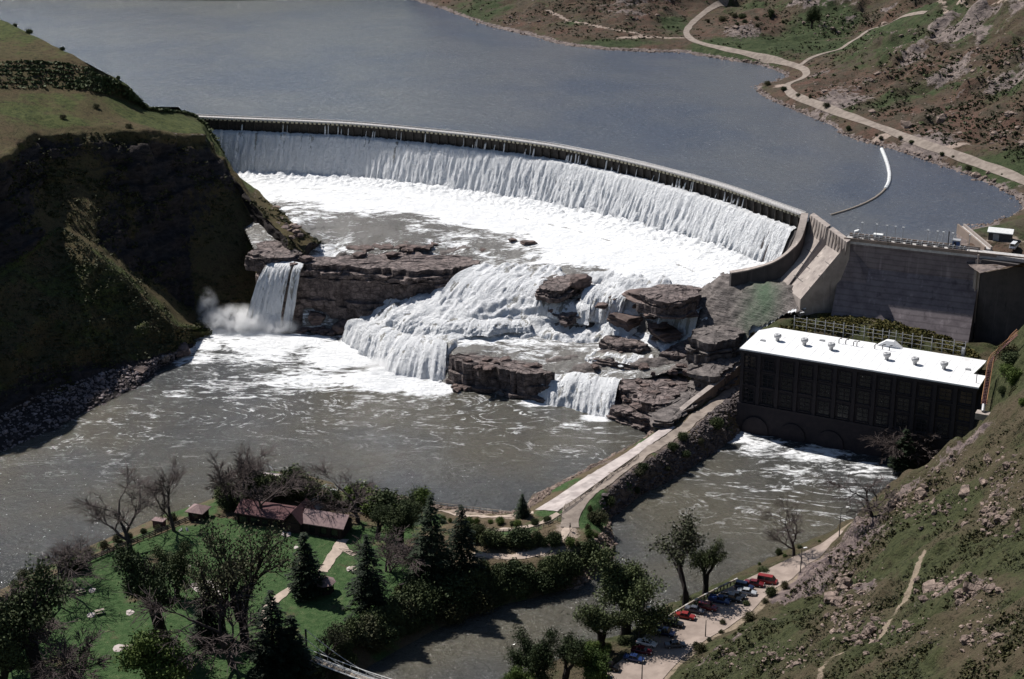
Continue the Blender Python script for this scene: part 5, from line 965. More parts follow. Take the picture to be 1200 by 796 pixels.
# boulders: eight shapes, shared
def rock_mesh(seed, flat=0.75, cuts=9):
    bm = bmesh.new(); bmesh.ops.create_icosphere(bm, subdivisions=4, radius=1.25); r = random.Random(seed); pl = []
    for ax in ((1, 0, 0), (-1, 0, 0), (0, 1, 0), (0, -1, 0), (0, 0, 1), (0, 0, -1)): pl.append((Vector((ax[0] + r.gauss(0, .22), ax[1] + r.gauss(0, .22), ax[2] + r.gauss(0, .13))).normalized(), r.uniform(.62, .95)))
    for k in range(cuts): pl.append((Vector((r.gauss(0, 1), r.gauss(0, 1), r.gauss(0.2, .8))).normalized(), r.uniform(.72, 1.0)))
    co = np.array([v.co[:] for v in bm.verts])
    for nv, d in pl:
        t = co @ np.array(nv); co -= np.outer(np.maximum(t - d, 0), np.array(nv))
    nz_ = fbm(co * 2.2 + seed * 7, 3, seed); bed = np.floor((co[:, 2] + .12 * fbm(co * 1.5 + seed, 2, seed + 5)) / .27); off = np.array([lattice(np.array([int(b)]), np.array([seed]), np.array([1]), 3)[0] for b in bed]) - .5
    co[:, :2] *= (1 + .13 * off)[:, None]; co *= (1 + .05 * nz_)[:, None]; co[:, 2] *= flat
    for v, c in zip(bm.verts, co): v.co = c
    me = bpy.data.meshes.new('boulder'); bm.to_mesh(me); bm.free(); return me
ROCKS = [rock_mesh(k, 0.55 + 0.06 * (k % 5), 7 + k % 5) for k in range(8)]
SMALL = []
for k in range(6):
    bm = bmesh.new(); bmesh.ops.create_icosphere(bm, subdivisions=2, radius=1.0); co = np.array([v.co[:] for v in bm.verts]); nz_ = fbm(co * 1.3 + k * 11, 2, k)
    for v, n in zip(bm.verts, nz_): v.co *= 1 + .35 * float(n); v.co.z *= .6
    me = bpy.data.meshes.new('boulder'); bm.to_mesh(me); bm.free(); SMALL.append(me)
def with_mat(meshes, mat):
    r = []
    for m in meshes:
        c = m.copy(); c.materials.clear(); c.materials.append(M[mat]); r.append(c)
    return r
RB = with_mat(ROCKS, 'boulder'); RT = with_mat(ROCKS, 'tan_rock'); ST = with_mat(SMALL, 'tan_rock'); SR = with_mat(SMALL, 'riprap'); SB = with_mat(SMALL, 'boulder')
def boulder(label, px, py, z, wpx, hpx, kind=0, rz=0.0, group=None, tilt=0.0, meshes=None):
    p = P(px, py, z); s = F_PX / np.linalg.norm(p - [0, 0, CAM_Z]); w = wpx / s / 2 / 0.86; h = hpx / s / 2 / 0.80
    o = link('boulder', (meshes or RB)[kind % len(meshes or RB)], None, tuple(p), (tilt, 0, rz), (w, w * 0.8, h)); return tag(o, label, 'boulder', group)
boulder('big brown slab-sided boulder at the top right of the falls', 776, 346, 22.0, 66, 17, 1, .3)
boulder('dark upright boulder with a smooth face standing in the white water', 733, 374, 13.0, 46, 26, 2, .8)
boulder('cracked red-brown boulder just right of the dark upright one', 777, 389, 12.4, 40, 20, 5, 2.0)
boulder('low boulder wedged above the cracked red-brown boulder', 806, 367, 18.2, 30, 10, 6, 1.2)
boulder('small dark block perched at the cascade lip beside the tilted slab', 680, 329, 21.5, 26, 16, 3, .4)
boulder('dark boulder in the foam at the left foot of the broad ledge', 402, 383, 1.5, 26, 18, 4, .4)
boulder('rounded wet boulder below the left end of the broad ledge', 372, 372, 3.0, 30, 24, 0, 1.4)
boulder('squat brown rock splitting the small left fall', 344, 311, 19.8, 9, 9, 5, .2)
boulder('small tan rock on the crest beside the small left fall', 358, 303, 21.2, 16, 9, 2, .9)
boulder('dark rock at the waterline off the tip of the left spur', 212, 411, 1.8, 22, 15, 4, .5)
boulder('pale rock on the beach below the left spur', 194, 420, 2.6, 10, 9, 3, .3, meshes=RT)
boulder('long dark rock lying off the stony left beach', 160, 432, 2.5, 26, 12, 6, 2.7)
boulder('dark rock in the rapids upstream of the cascade', 620, 284, 23.2, 16, 5, 1, .2)
boulder('second smaller rock in the rapids upstream of the cascade', 600, 281, 23.2, 10, 4, 2, .5)
rr_ = random.Random(11)
for k in range(26):
    px = rr_.uniform(415, 575); py = 294 + rr_.uniform(-6, 4) - (4 if px > 470 else 0)
    boulder('dark broken slab lying on the back of the broad flat-topped ledge', px, py, 21.2, rr_.uniform(7, 18), rr_.uniform(3, 6), k, rr_.uniform(0, 6), 'broken slabs behind the broad ledge')
for k in range(22):
    t = rr_.random(); px = 302 + 50 * t + rr_.gauss(0, 4); py = 244 + 34 * t + rr_.gauss(0, 5)
    boulder('reddish rock in the rubble at the foot of the cliff beside the plunge pool', px, py, 24.4, rr_.uniform(5, 13), rr_.uniform(4, 7), k, rr_.uniform(0, 6), 'rubble at the cliff foot', meshes=RT if k % 3 == 0 else RB)
for k in range(34):
    px, py = rr_.choice([(rr_.uniform(690, 770), rr_.uniform(395, 432)), (rr_.uniform(770, 860), rr_.uniform(385, 440)), (rr_.uniform(735, 830), rr_.uniform(430, 470))])
    z = FW.at(px, py, 10)[2]
    boulder('brown rock scattered in the shallows on the right side of the falls', px, py, z + .3, rr_.uniform(6, 15), rr_.uniform(4, 9), k, rr_.uniform(0, 6), 'rocks in the shallows')
for k in range(24):
    t = rr_.random(); px = 350 + 60 * t if k % 3 else 528 + 80 * t; py = (388 if k % 3 else 456) + rr_.uniform(-4, 3)
    boulder('dark block fallen at the foot of a ledge at the waterline', px, py, .5, rr_.uniform(6, 15), rr_.uniform(4, 9), k, rr_.uniform(0, 6), 'fallen blocks at the ledge foot')
for k in range(40):
    px, py, z = rr_.choice([(rr_.uniform(700, 745), rr_.uniform(346, 362), 18.4), (rr_.uniform(750, 800), rr_.uniform(368, 384), 14.5), (rr_.uniform(640, 700), rr_.uniform(330, 366), None), (rr_.uniform(730, 815), rr_.uniform(446, 480), 6.4), (rr_.uniform(540, 640), rr_.uniform(418, 434), 7.6)])
    z = FW.at(px, py, 14)[2] + .4 if z is None else z
    boulder('angular broken block lying among the ledges of the falls', px, py, z, rr_.uniform(7, 18), rr_.uniform(4, 8), k, rr_.uniform(0, 6), 'broken blocks among the ledges')
# small left fall: two streams
def stream(label, lip, base, w0, w1, seed, z0=20.0):
    n, m = 44, 26; T = np.linspace(0, 1, n); U = np.linspace(-1, 1, m); V = []
    L0, L1 = P(*lip[0], z0), P(*lip[1], z0); D0, D1 = P(*base[0], 0), P(*base[1], 0)
    for t in T:
        a = 0 if t < .15 else (t - .15) / .85
        for u in U:
            top = L0 * (.5 - u / 2) + L1 * (.5 + u / 2); bot = D0 * (.5 - u / 2) + D1 * (.5 + u / 2)
            if t < .15: p = top + np.array([0, 3.0, .35]) * (1 - t / .15)
            else: p = np.array([top[0] + (bot[0] - top[0]) * a ** .8, top[1] + min(bot[1] - top[1], -1.6) * a ** .7, z0 * (1 - a ** 1.35) - 1.0 * a])
            V.append(p)
    V = np.array(V); tt = np.repeat(T, m); uu = np.tile(U, n)
    nz_ = fbm(np.column_stack([uu * 4 * w0, tt * 2.2, uu * 0 + seed]), 4, seed); V[:, 1] -= nz_ * .5 * tt; V[:, 0] += fbm(np.column_stack([tt * 5, uu * 2, tt * 0]), 2, seed + 4) * .4 * tt
    fo = np.clip(0.78 + .3 * nz_ + .15 * tt - .35 * np.abs(uu) ** 6, 0, 1)
    o = link('waterfall', mesh('waterfall', V, grid_faces(n, m), M['falls'], True, {'foam': np.column_stack([fo, fo * 0])})); o['kind'] = 'structure'
    if o.data.polygons[m * 25].normal.y > 0: o.data.flip_normals()
stream('', [(316, 307), (344, 311)], [(284, 388), (328, 388)], 2.6, 3, 3); stream('', [(345, 311.5), (355, 313)], [(331, 388), (343, 388)], 1, 1, 8)
def curtain(lip, base, seed, rows=30, fo0=.92):
    L0 = np.array([P(*p) for p in lip]); n = max(30, int(np.linalg.norm(np.diff(L0, axis=0), axis=1).sum() * 5)); Lp = smooth_line(L0, n, 2); Bp = smooth_line(np.array([P(*p) for p in base]), n, 2); arc = np.concatenate([[0], np.cumsum(np.linalg.norm(np.diff(Lp, axis=0), axis=1))])
    flow = Bp - Lp; flow[:, 2] = 0; fl = flow / (np.linalg.norm(flow, axis=1)[:, None] + 1e-6); V = []; T = np.linspace(-.18, 1.04, rows)
    wob = fbm(np.column_stack([arc / 2.6, arc * 0 + seed]), 4, seed) * 1.3; Lp[:, 2] += fbm(np.column_stack([arc / 3.1, arc * 0 + seed + 3]), 3, seed) * .45
    for t in T:
        a = max(t, 0); st = fbm(np.column_stack([arc / 1.0, arc * 0 + t * 4.5, arc * 0 + seed]), 5, seed + 1, .6); lg = fbm(np.column_stack([arc / 3.5, arc * 0 + t * .8]), 2, seed + 2)
        p = Lp + flow * (a ** .62)[None] if False else Lp + flow * a ** .62
        p[:, 2] = Lp[:, 2] + (Bp[:, 2] - Lp[:, 2]) * a ** 1.5 + .25
        if t < 0: p += -fl * (-t * 9) * np.array([1, 1, 0]); p[:, 2] += t * .4
        p += fl * ((st * .24 + lg * .8) * min(1, .25 + a * 1.3) + wob * a)[:, None]; p[:, 2] += st * .12 + lg * .25; V.append(p)
    V = np.array(V).reshape(-1, 3); AA = np.tile(arc, rows); TT_ = np.repeat(T, n); g = fbm(np.column_stack([AA / 1.3, TT_ * 2.2, TT_ * 0 + seed]), 5, seed + 6, .6)
    f = np.clip(fo0 + .42 * g - .12 * sstep(.1, -.1, TT_) + .2 * sstep(.6, 1, TT_), 0.1, 1)
    o = link('waterfall', mesh('waterfall', V, grid_faces(rows, n), M['falls'], True, {'foam': np.column_stack([f, f * 0])})); o['kind'] = 'structure'
    if o.data.polygons[n * (rows // 2)].normal @ Vector((0, -1, .5)) < 0: o.data.flip_normals()
curtain([(618, 438, 5.9), (650, 440, 5.9), (690, 440, 6.5), (726, 447, 6.7)], [(612, 467, 0), (650, 478, 0), (690, 486, 0), (718, 490, 0)], 31)
curtain([(418, 376, 6.6), (450, 386, 7.2), (480, 396, 7.4), (524, 402, 7.8)], [(398, 400, 0), (436, 425, 0), (478, 443, 0), (522, 444, .3)], 32, fo0=.98)
curtain([(548, 316, 19.6), (590, 322, 19.3), (625, 328, 18.9), (642, 338, 18.4)], [(512, 354, 13.2), (555, 362, 12.8), (598, 366, 12.6), (634, 368, 12.4)], 33, fo0=.96)
curtain([(688, 336, 19.4), (712, 338, 20.0), (742, 344, 20.0)], [(676, 372, 12.4), (702, 378, 12.2), (724, 380, 12.0)], 34, fo0=.84)
curtain([(638, 346, 17.6), (662, 352, 16.6), (692, 356, 16.4)], [(628, 370, 12.3), (660, 376, 12.0), (690, 381, 11.8)], 35, fo0=.80)
curtain([(786, 352, 20.0), (806, 357, 19.6), (822, 362, 19.4)], [(772, 386, 11.8), (796, 394, 11.4), (812, 396, 12.0)], 36, fo0=.62)
curtain([(470, 366, 10.8), (510, 374, 11.2), (560, 376, 11.8), (620, 376, 11.8)], [(446, 386, 6.6), (500, 394, 7.6), (556, 394, 8.9), (622, 390, 9.4)], 37, fo0=.95)
curtain([(690, 414, 8.6), (730, 417, 8.8), (766, 418, 8.8)], [(684, 424, 7.4), (728, 429, 7.5), (764, 430, 7.6)], 38, fo0=.6)
# spray at the foot of the small fall
def spray(px, py, z, rx, ry, rz_, dens_, seed):
    m = bpy.data.materials.new('spray'); m.use_nodes = True; t = NT(m); t.N.remove(t.N['Principled BSDF']); v = t.n('ShaderNodeVolumePrincipled'); v.inputs['Color'].default_value = (1, 1, 1, 1); v.inputs['Anisotropy'].default_value = 0.2
    co = t.coords(); nz_ = t.noise(0.28, 4, .6, co, 0.5); g_ = t.n('ShaderNodeVectorMath', operation='LENGTH'); mp = t.n('ShaderNodeMapping'); mp.inputs['Scale'].default_value = (1 / rx, 1 / ry, 1 / rz_); t.L.new(co, mp.inputs[0]); t.L.new(mp.outputs[0], g_.inputs[0])
    fall = t.ramp(g_.outputs['Value'], 1.0, 0.15); d = t.math('MULTIPLY', t.math('MULTIPLY', fall, t.ramp(nz_, .38, .62)), dens_); t.L.new(d, v.inputs['Density']); t.L.new(v.outputs[0], t.N['Material Output'].inputs['Volume'])
    bm = bmesh.new(); bmesh.ops.create_icosphere(bm, subdivisions=3, radius=1.0)
    for w in bm.verts: w.co = Vector((w.co.x * rx, w.co.y * ry, max(w.co.z * rz_, -1.0)))
    me = bpy.data.meshes.new('spray'); bm.to_mesh(me); bm.free(); me.materials.append(m); o = link('spray', me, None, tuple(P(px, py, z))); o['kind'] = 'stuff'
spray(280, 382, 1.0, 15, 7, 8, 1.6, 1); spray(246, 379, 1.0, 5, 4, 13, 1.1, 2); spray(325, 385, 1.0, 9, 5, 4.5, 1.0, 3); spray(470, 430, 1.0, 17, 7, 4.0, 0.45, 4); spray(560, 372, 10.5, 18, 6, 3.5, 0.3, 5)
# ---- loose stone: beach, riprap (joined, too many to count)
def scatter_stones(name, pts, sizes, meshes, seed, flat=0.7):
    r = np.random.default_rng(seed); base = []
    for me in meshes:
        v = np.empty(len(me.vertices) * 3); me.vertices.foreach_get('co', v); f = np.array([p.vertices[:] for p in me.polygons]); base.append((v.reshape(-1, 3), f))
    V, Fc, n = [], [], 0
    for p, s in zip(pts, sizes):
        v, f = base[r.integers(len(base))]; a = r.uniform(0, 6.28); c, sn = math.cos(a), math.sin(a); w = v * [s * r.uniform(.7, 1.3), s * r.uniform(.6, 1.0), s * r.uniform(.6, 1.1)]
        V.append(np.column_stack([w[:, 0] * c - w[:, 1] * sn, w[:, 0] * sn + w[:, 1] * c, w[:, 2]]) + p); Fc.append(f + n); n += len(v)
    o = link(name, mesh(name, np.vstack(V), np.vstack(Fc), meshes[0].materials[0])); o['kind'] = 'stuff'; return o
LOW = []
for k in range(5):
    bm = bmesh.new(); bmesh.ops.create_icosphere(bm, subdivisions=1, radius=1.0); r_ = random.Random(k + 40)
    for v in bm.verts: v.co *= r_.uniform(.7, 1.15); v.co.z *= .65
    me = bpy.data.meshes.new('stone'); bm.to_mesh(me); bm.free(); LOW.append(me)
def lm(mat): return with_mat(LOW, mat)
def strip_pts(poly_px, n, seed, zf, z=0.0, lift=0.05):
    """random places inside a surveyed outline"""
    poly = PL(poly_px, z)[:, :2]; r = np.random.default_rng(seed); lo, hi = poly.min(0), poly.max(0); out = np.zeros((0, 2))
    while len(out) < n:
        q = r.uniform(lo, hi, (n * 3, 2)); out = np.vstack([out, q[inside(q, poly)]])
    q = out[:n]; return np.column_stack([q, zf(q) + lift])
nr = np.random.default_rng(3)
sel = (rr > 8.9) & (rr < 10.15) & (V[:, 2] > -.6); bp = V[sel]; bp = bp[nr.choice(len(bp), 2400)] + nr.normal(0, .35, (2400, 3)) * [1, 1, .2]
scatter_stones('beach_stones', bp, np.exp(nr.normal(-1.1, .5, 2400)), lm('beach'), 5)
q = strip_pts([(866, 462), (866, 500), (835, 530), (791, 560), (751, 580), (720, 600), (700, 596), (735, 566), (780, 540), (820, 508), (850, 482)], 3000, 6, FI, 3.0); scatter_stones('riprap', q, np.exp(nr.normal(-1.05, .42, len(q))), lm('riprap'), 7)
q = strip_pts([(617, 593), (622, 580), (654, 567), (687, 550), (731, 530), (768, 505), (784, 499), (740, 531), (690, 558), (655, 577), (632, 593)], 1200, 8, FI, 1.5); scatter_stones('riprap', q, np.exp(nr.normal(-1.0, .45, len(q))), lm('tan_rock'), 9)
q = strip_pts([(714, 606), (724, 637), (716, 662), (690, 680), (660, 690), (670, 670), (695, 650), (705, 630)], 420, 10, FI, 1.5); scatter_stones('riprap', q, np.exp(nr.normal(-1.0, .5, len(q))), lm('tan_rock'), 11)
q = strip_pts([(410, 574), (430, 577), (470, 580), (520, 592), (570, 598), (612, 600), (610, 606), (560, 603), (500, 594), (440, 584)], 700, 12, FI, 1.0); scatter_stones('shore_stones', q, np.exp(nr.normal(-1.1, .5, len(q))), lm('tan_rock'), 13)
sh = np.array(dens(shore[2:], 1500, 42)); sh = sh + nr.normal(0, 1.1, sh.shape) * [1, 1, 0]; sh[:, 2] = np.maximum(FH(sh), 41.7) + .1; scatter_stones('shore_stones', sh, np.exp(nr.normal(-1.0, .5, len(sh))), lm('tan_rock'), 14)
# hillside boulders near the camera: the large ones one by one, the rest joined
zones = [(960, 660, 50, 26, .28), (1010, 620, 40, 22, .25), (1060, 588, 45, 14, .35), (1060, 588, 45, 14, .35), (1120, 556, 45, 20, .35), (1110, 600, 40, 20, .35), (1000, 690, 20, 40, .4), (1010, 735, 20, 30, .4), (1120, 690, 36, 12, .5), (1130, 690, 30, 10, .6), (1060, 745, 60, 20, .3), (1170, 600, 22, 26, .5), (930, 770, 40, 14, .3), (860, 770, 60, 14, .25), (1150, 740, 40, 24, .3), (1180, 560, 20, 30, .3), (985, 710, 12, 40, .5)]
hr = random.Random(21); big = 0; smallp, smalls = [], []
cand = []
for k in range(1900):
    zx, zy, zw, zh, s0 = hr.choice(zones); cand.append((hr.gauss(zx, zw * .6), hr.gauss(zy, zh * .6), s0 * math.exp(hr.gauss(0.0, .55))))
cand = np.array([c for c in cand if c[0] < 1215 and c[1] < 812]); cp_ = FRs.many(cand[:, 0], cand[:, 1], 25.0)
for k, (p, s) in enumerate(zip(cp_, cand[:, 2])):
    if not np.isfinite(p).all() or p[2] < 6.2 or p[2] > 75: continue
    if s > .55 and big < 110:
        big += 1
        o = link('boulder', RT[k % 8], None, tuple(p + [0, 0, s * .1]), (hr.uniform(-.3, .3), hr.uniform(-.3, .3), hr.uniform(0, 6.28)), (s * 1.15, s * .8, s * 1.1)); tag(o, 'tan boulder among grass and outcrops on the near hillside', 'boulder', 'boulders on the near hillside')
    else: smallp.append(p); smalls.append(min(s * .85, 1.1))
scatter_stones('hillside_stones', np.array(smallp), np.array(smalls), lm('tan_rock'), 22)
# far hills: outcrop blocks
fz = [(985, 105, 40, 14), (1080, 138, 50, 14), (1160, 100, 40, 30), (1110, 90, 60, 20), (1150, 60, 50, 20), (870, 35, 25, 8), (740, 12, 40, 8), (1060, 60, 40, 14), (1180, 160, 20, 10), (600, 25, 60, 8), (1000, 30, 40, 10)]
farp, fars = [], []; nb_ = 0
cand = []
for k in range(1400):
    zx, zy, zw, zh = hr.choice(fz); cand.append((hr.gauss(zx, zw * .7), hr.gauss(zy, zh * .7), .42 * math.exp(hr.gauss(0, .55))))
cand = np.array([c for c in cand if c[0] < 1215 and c[1] > -10]); cp_ = FHs.many(cand[:, 0], cand[:, 1], 55.0); rdist = seg_dist(cp_, ROAD)
for k, (p, s) in enumerate(zip(cp_, cand[:, 2])):
    if not np.isfinite(p).all() or p[2] < 43.2 or p[2] > 110 or rdist[k] < 3.5: continue
    if s > 1.0 and nb_ < 26:
        nb_ += 1; o = link('boulder', RT[k % 8], None, tuple(p), (0, 0, hr.uniform(0, 6)), (s * 1.2, s, s)); tag(o, 'pale boulder on the brown hillside across the reservoir', 'boulder', 'boulders on the far hillside')
    else: farp.append(p); fars.append(s)
scatter_stones('outcrop_stones', np.array(farp), np.array(fars), lm('tan_rock'), 23)
# ------------------------------------------------------------------ trees and shrubs
def branch_tree(seed, H, spread=0.55, levels=5, trunk_r=0.32, forks=(2, 4), lean=0.0, fork_h=0.25, shrink=0.74, droop=0.02, multi=1):
    """returns (trunk+limbs mesh builder, twigs mesh builder, tip points)"""
    r = random.Random(seed); limbs, twigs, tips = MB(), MB(), []
    def grow(p, d, L, rad, lev):
        n = 4; pts = [np.array(p)]; rads = [rad]; q = Vector(p); dd = Vector(d)
        for k in range(n):
            dd = (dd + Vector((r.gauss(0, .13), r.gauss(0, .13), r.gauss(0.03, .08) - droop * lev))).normalized(); q = q + dd * (L / n); pts.append(np.array(q)); rads.append(rad * (1 - .38 * (k + 1) / n))
        (limbs if lev < 3 else twigs).tube(pts, rads, 6 if lev < 2 else (4 if lev < 3 else 3), False)
        if lev >= 3: tips.extend([pts[-1], pts[2]])
        if lev >= levels: return
        k = r.randint(*forks) + (1 if lev >= 2 else 0)
        az0 = r.uniform(0, 6.28)
        for i in range(k):
            t = r.uniform(.45, 1.0) if i else 1.0; j = min(n, max(1, int(t * n))); az = az0 + i * 6.28 / k + r.gauss(0, .4); tilt = abs(r.gauss(spread, .18)) * (1.0 if i else .55)
            perp = dd.orthogonal().normalized(); perp.rotate(Matrix.Rotation(az, 3, dd)); nd = (dd * math.cos(tilt) + perp * math.sin(tilt)); nd = (nd + Vector((0, 0, .12))).normalized()
            grow(pts[j], nd, L * shrink * r.uniform(.8, 1.12), max(rads[j] * .74, .026), lev + 1)
    for m in range(multi):
        d = Vector((lean + r.gauss(0, .06) + (.25 * math.cos(m * 2.2) if multi > 1 else 0), r.gauss(0, .06) + (.25 * math.sin(m * 2.2) if multi > 1 else 0), 1)).normalized()
        grow((0.25 * m, 0.2 * (m % 2), -0.3), d, H * fork_h + .3, trunk_r / (1 if multi == 1 else 1.5), 0)
    return limbs, twigs, np.array(tips)
def norm_height(mbs, H):
    top = max(np.vstack(m.V)[:, 2].max() for m in mbs); f = H / top
    for m in mbs: m.V = [v * f for v in m.V]
    return f
def leaves(centres, per, size, rad, seed, zsq=0.8):
    r = np.random.default_rng(seed); c = np.repeat(centres, per, 0); n = len(c)
    p = c + r.normal(0, 1, (n, 3)) * [rad, rad, rad * zsq]; a = r.normal(0, 1, (n, 3)); a /= np.linalg.norm(a, axis=1)[:, None]; b = np.cross(a, r.normal(0, 1, (n, 3))); b /= np.linalg.norm(b, axis=1)[:, None]
    s = size * r.uniform(.6, 1.4, (n, 1)); a = a * s; b = b * s * .62
    V = np.stack([p - a, p + b, p + a, p - b], 1).reshape(-1, 3); return V, np.arange(n * 4).reshape(-1, 4)
class Proto: pass
def make_bare(seed, H, **k):
    l, t, tips = branch_tree(seed, H, **k); norm_height([l, t], H); p = Proto(); p.H = H
    p.parts = [('trunk', l.me('trunk', M['bark'], True)), ('crown', t.me('crown', M['twig'], True))]; return p
def make_leafy(seed, H, mat, per=26, size=.34, rad=.75, bark='bark_dark', lev=4, **k):
    l, t, tips = branch_tree(seed, H, levels=lev, **k); f = norm_height([l, t], H * .96); tips = tips * f
    tips = tips[fbm(tips / (H * .14), 2, seed) > -.22]; V, Fq = leaves(tips, per, size, rad, seed); p = Proto(); p.H = H
    for q in t.Q: l.Q.append(q + l.n)
    l.V += t.V; l.n += t.n
    p.parts = [('trunk', l.me('trunk', M[bark], True)), ('crown', mesh('crown', V, Fq, M[mat]))]; return p
def make_conifer(seed, H, W_, mat='needle'):
    r = np.random.default_rng(seed); tr = MB().tube([[0, 0, -.3], [0, 0, H * .5], [0, 0, H * .98]], [.28, .17, .03], 7); V = []; lim = MB()
    z = H * .09
    while z < H * .985:
        f = 1 - (z - H * .06) / (H * .94); R0 = W_ * (f ** .75) * r.uniform(.68, 1.18); nb = int(7 + 5 * f); a0 = r.uniform(0, 6.28)
        for i in range(nb):
            if r.random() < .14: continue
            a = a0 + i * 6.283 / nb + r.normal(0, .15); Lb = max(.25, R0 * r.uniform(.72, 1.15)); d = np.array([math.cos(a), math.sin(a), 0]); tip = np.array([0, 0, z]) + d * Lb + [0, 0, -Lb * .30]
            lim.tube([[0, 0, z], tuple(np.array([0, 0, z]) + d * Lb * .55 + [0, 0, -Lb * .10]), tuple(tip)], [.05, .035, .015], 3, False)
            m = max(5, int(Lb * 11)); t = np.sqrt(r.uniform(.02, 1, m)); c = np.array([0, 0, z]) + d * (Lb * t)[:, None] + np.column_stack([np.zeros(m)] * 2 + [-Lb * .30 * t ** 1.6]); side = np.cross(d, [0, 0, 1]); c += side * (r.normal(0, .22, m) * (1.1 - t * .6) * min(Lb, 2.2))[:, None]
            for q in c:
                u = d * r.uniform(.22, .42) + side * r.normal(0, .2) + [0, 0, -.10 + r.normal(0, .1)]; w = np.cross(u, [r.normal(0, .4), r.normal(0, .4), 1]); w = w / (np.linalg.norm(w) + 1e-6) * r.uniform(.10, .17); V += [q - u * .5, q + w, q + u, q - w]
        z += r.uniform(.30, .46) * (1 + H / 40)
    V = np.array(V); p = Proto(); p.H = H; 
    for q in lim.Q: tr.Q.append(q + tr.n)
    tr.V += lim.V; tr.n += lim.n
    p.parts = [('trunk', tr.me('trunk', M['bark_dark'], True)), ('crown', mesh('crown', V, np.arange(len(V)).reshape(-1, 4), M[mat]))]; return p
def make_shrub(seed, H, W_, mat, n=70, per=16, size=.22):
    r = np.random.default_rng(seed); c = r.normal(0, 1, (n, 3)); c /= np.linalg.norm(c, axis=1)[:, None]; c *= r.uniform(.35, 1, (n, 1)) ** .5; c = c * [W_ * .42, W_ * .42, H * .42] * r.uniform(.75, 1.2, (n, 1)) + [0, 0, H * .46]; c[:, 2] = np.maximum(c[:, 2], .1)
    V, Fq = leaves(c, per, size, W_ * .09, seed); st = MB()
    for k in range(7): q = c[k * 5 % n]; st.tube([[0, 0, -.2], tuple(q * [.5, .5, .45]), tuple(q)], [.07, .05, .02], 4, False)
    p = Proto(); p.H = H; p.parts = [('stem', st.me('stem', M['bark_dark'], True)), ('foliage', mesh('foliage', V, Fq, M[mat]))]; return p
def plant(pr, name, label, cat, pos, H=None, rz=0.0, group=None, wide=1.0):
    s = (H / pr.H) if H else 1.0; t = thing(name, label, cat, pos, rz, group, (s * wide, s * wide, s))
    for nm, me in pr.parts: link(nm, me, t)
    return t
def px_h(pos, hpx): return hpx / (F_PX / np.linalg.norm(pos - [0, 0, CAM_Z]) * 0.93)
BARE = [make_bare(1, 17, spread=.40, trunk_r=.3, fork_h=.26), make_bare(2, 15, spread=.58, trunk_r=.26, fork_h=.22), make_bare(3, 13, spread=.75, trunk_r=.27, lean=-.25, fork_h=.2, shrink=.78), make_bare(4, 11, spread=.5, trunk_r=.17, fork_h=.2, multi=3), make_bare(6, 14, spread=.55, trunk_r=.24, fork_h=.22)]
LEAF = [make_leafy(11, 18, 'leaf_dark', 50, .23, .8, spread=.5, trunk_r=.4, fork_h=.13), make_leafy(12, 15, 'leaf_dark', 44, .22, .7, spread=.40, trunk_r=.35, fork_h=.11), make_leafy(13, 16, 'leaf_grey', 11, .20, .8, spread=.48, trunk_r=.38, fork_h=.18), make_leafy(14, 11, 'leaf_green', 44, .2, .65, spread=.5, trunk_r=.28, fork_h=.1), make_leafy(15, 14, 'leaf_grey', 9, .2, .6, spread=.44, trunk_r=.34)]
CON = [make_conifer(21, 20, 4.6), make_conifer(22, 14, 3.0), make_conifer(23, 18, 5.0)]
SHR = [make_shrub(31, 5.0, 6.0, 'leaf_dark', 150, 26, .22), make_shrub(32, 5.0, 4.6, 'leaf_dark', 130, 26, .2), make_shrub(33, 4.0, 4.6, 'leaf_grey', 100, 20, .18), make_shrub(34, 4.0, 4.4, 'leaf_green', 100, 24, .18), make_shrub(35, 4.0, 5.0, 'scrub', 100, 20, .18)]
def on_isl(px, py): return FIs.at(px, py, 4.5)
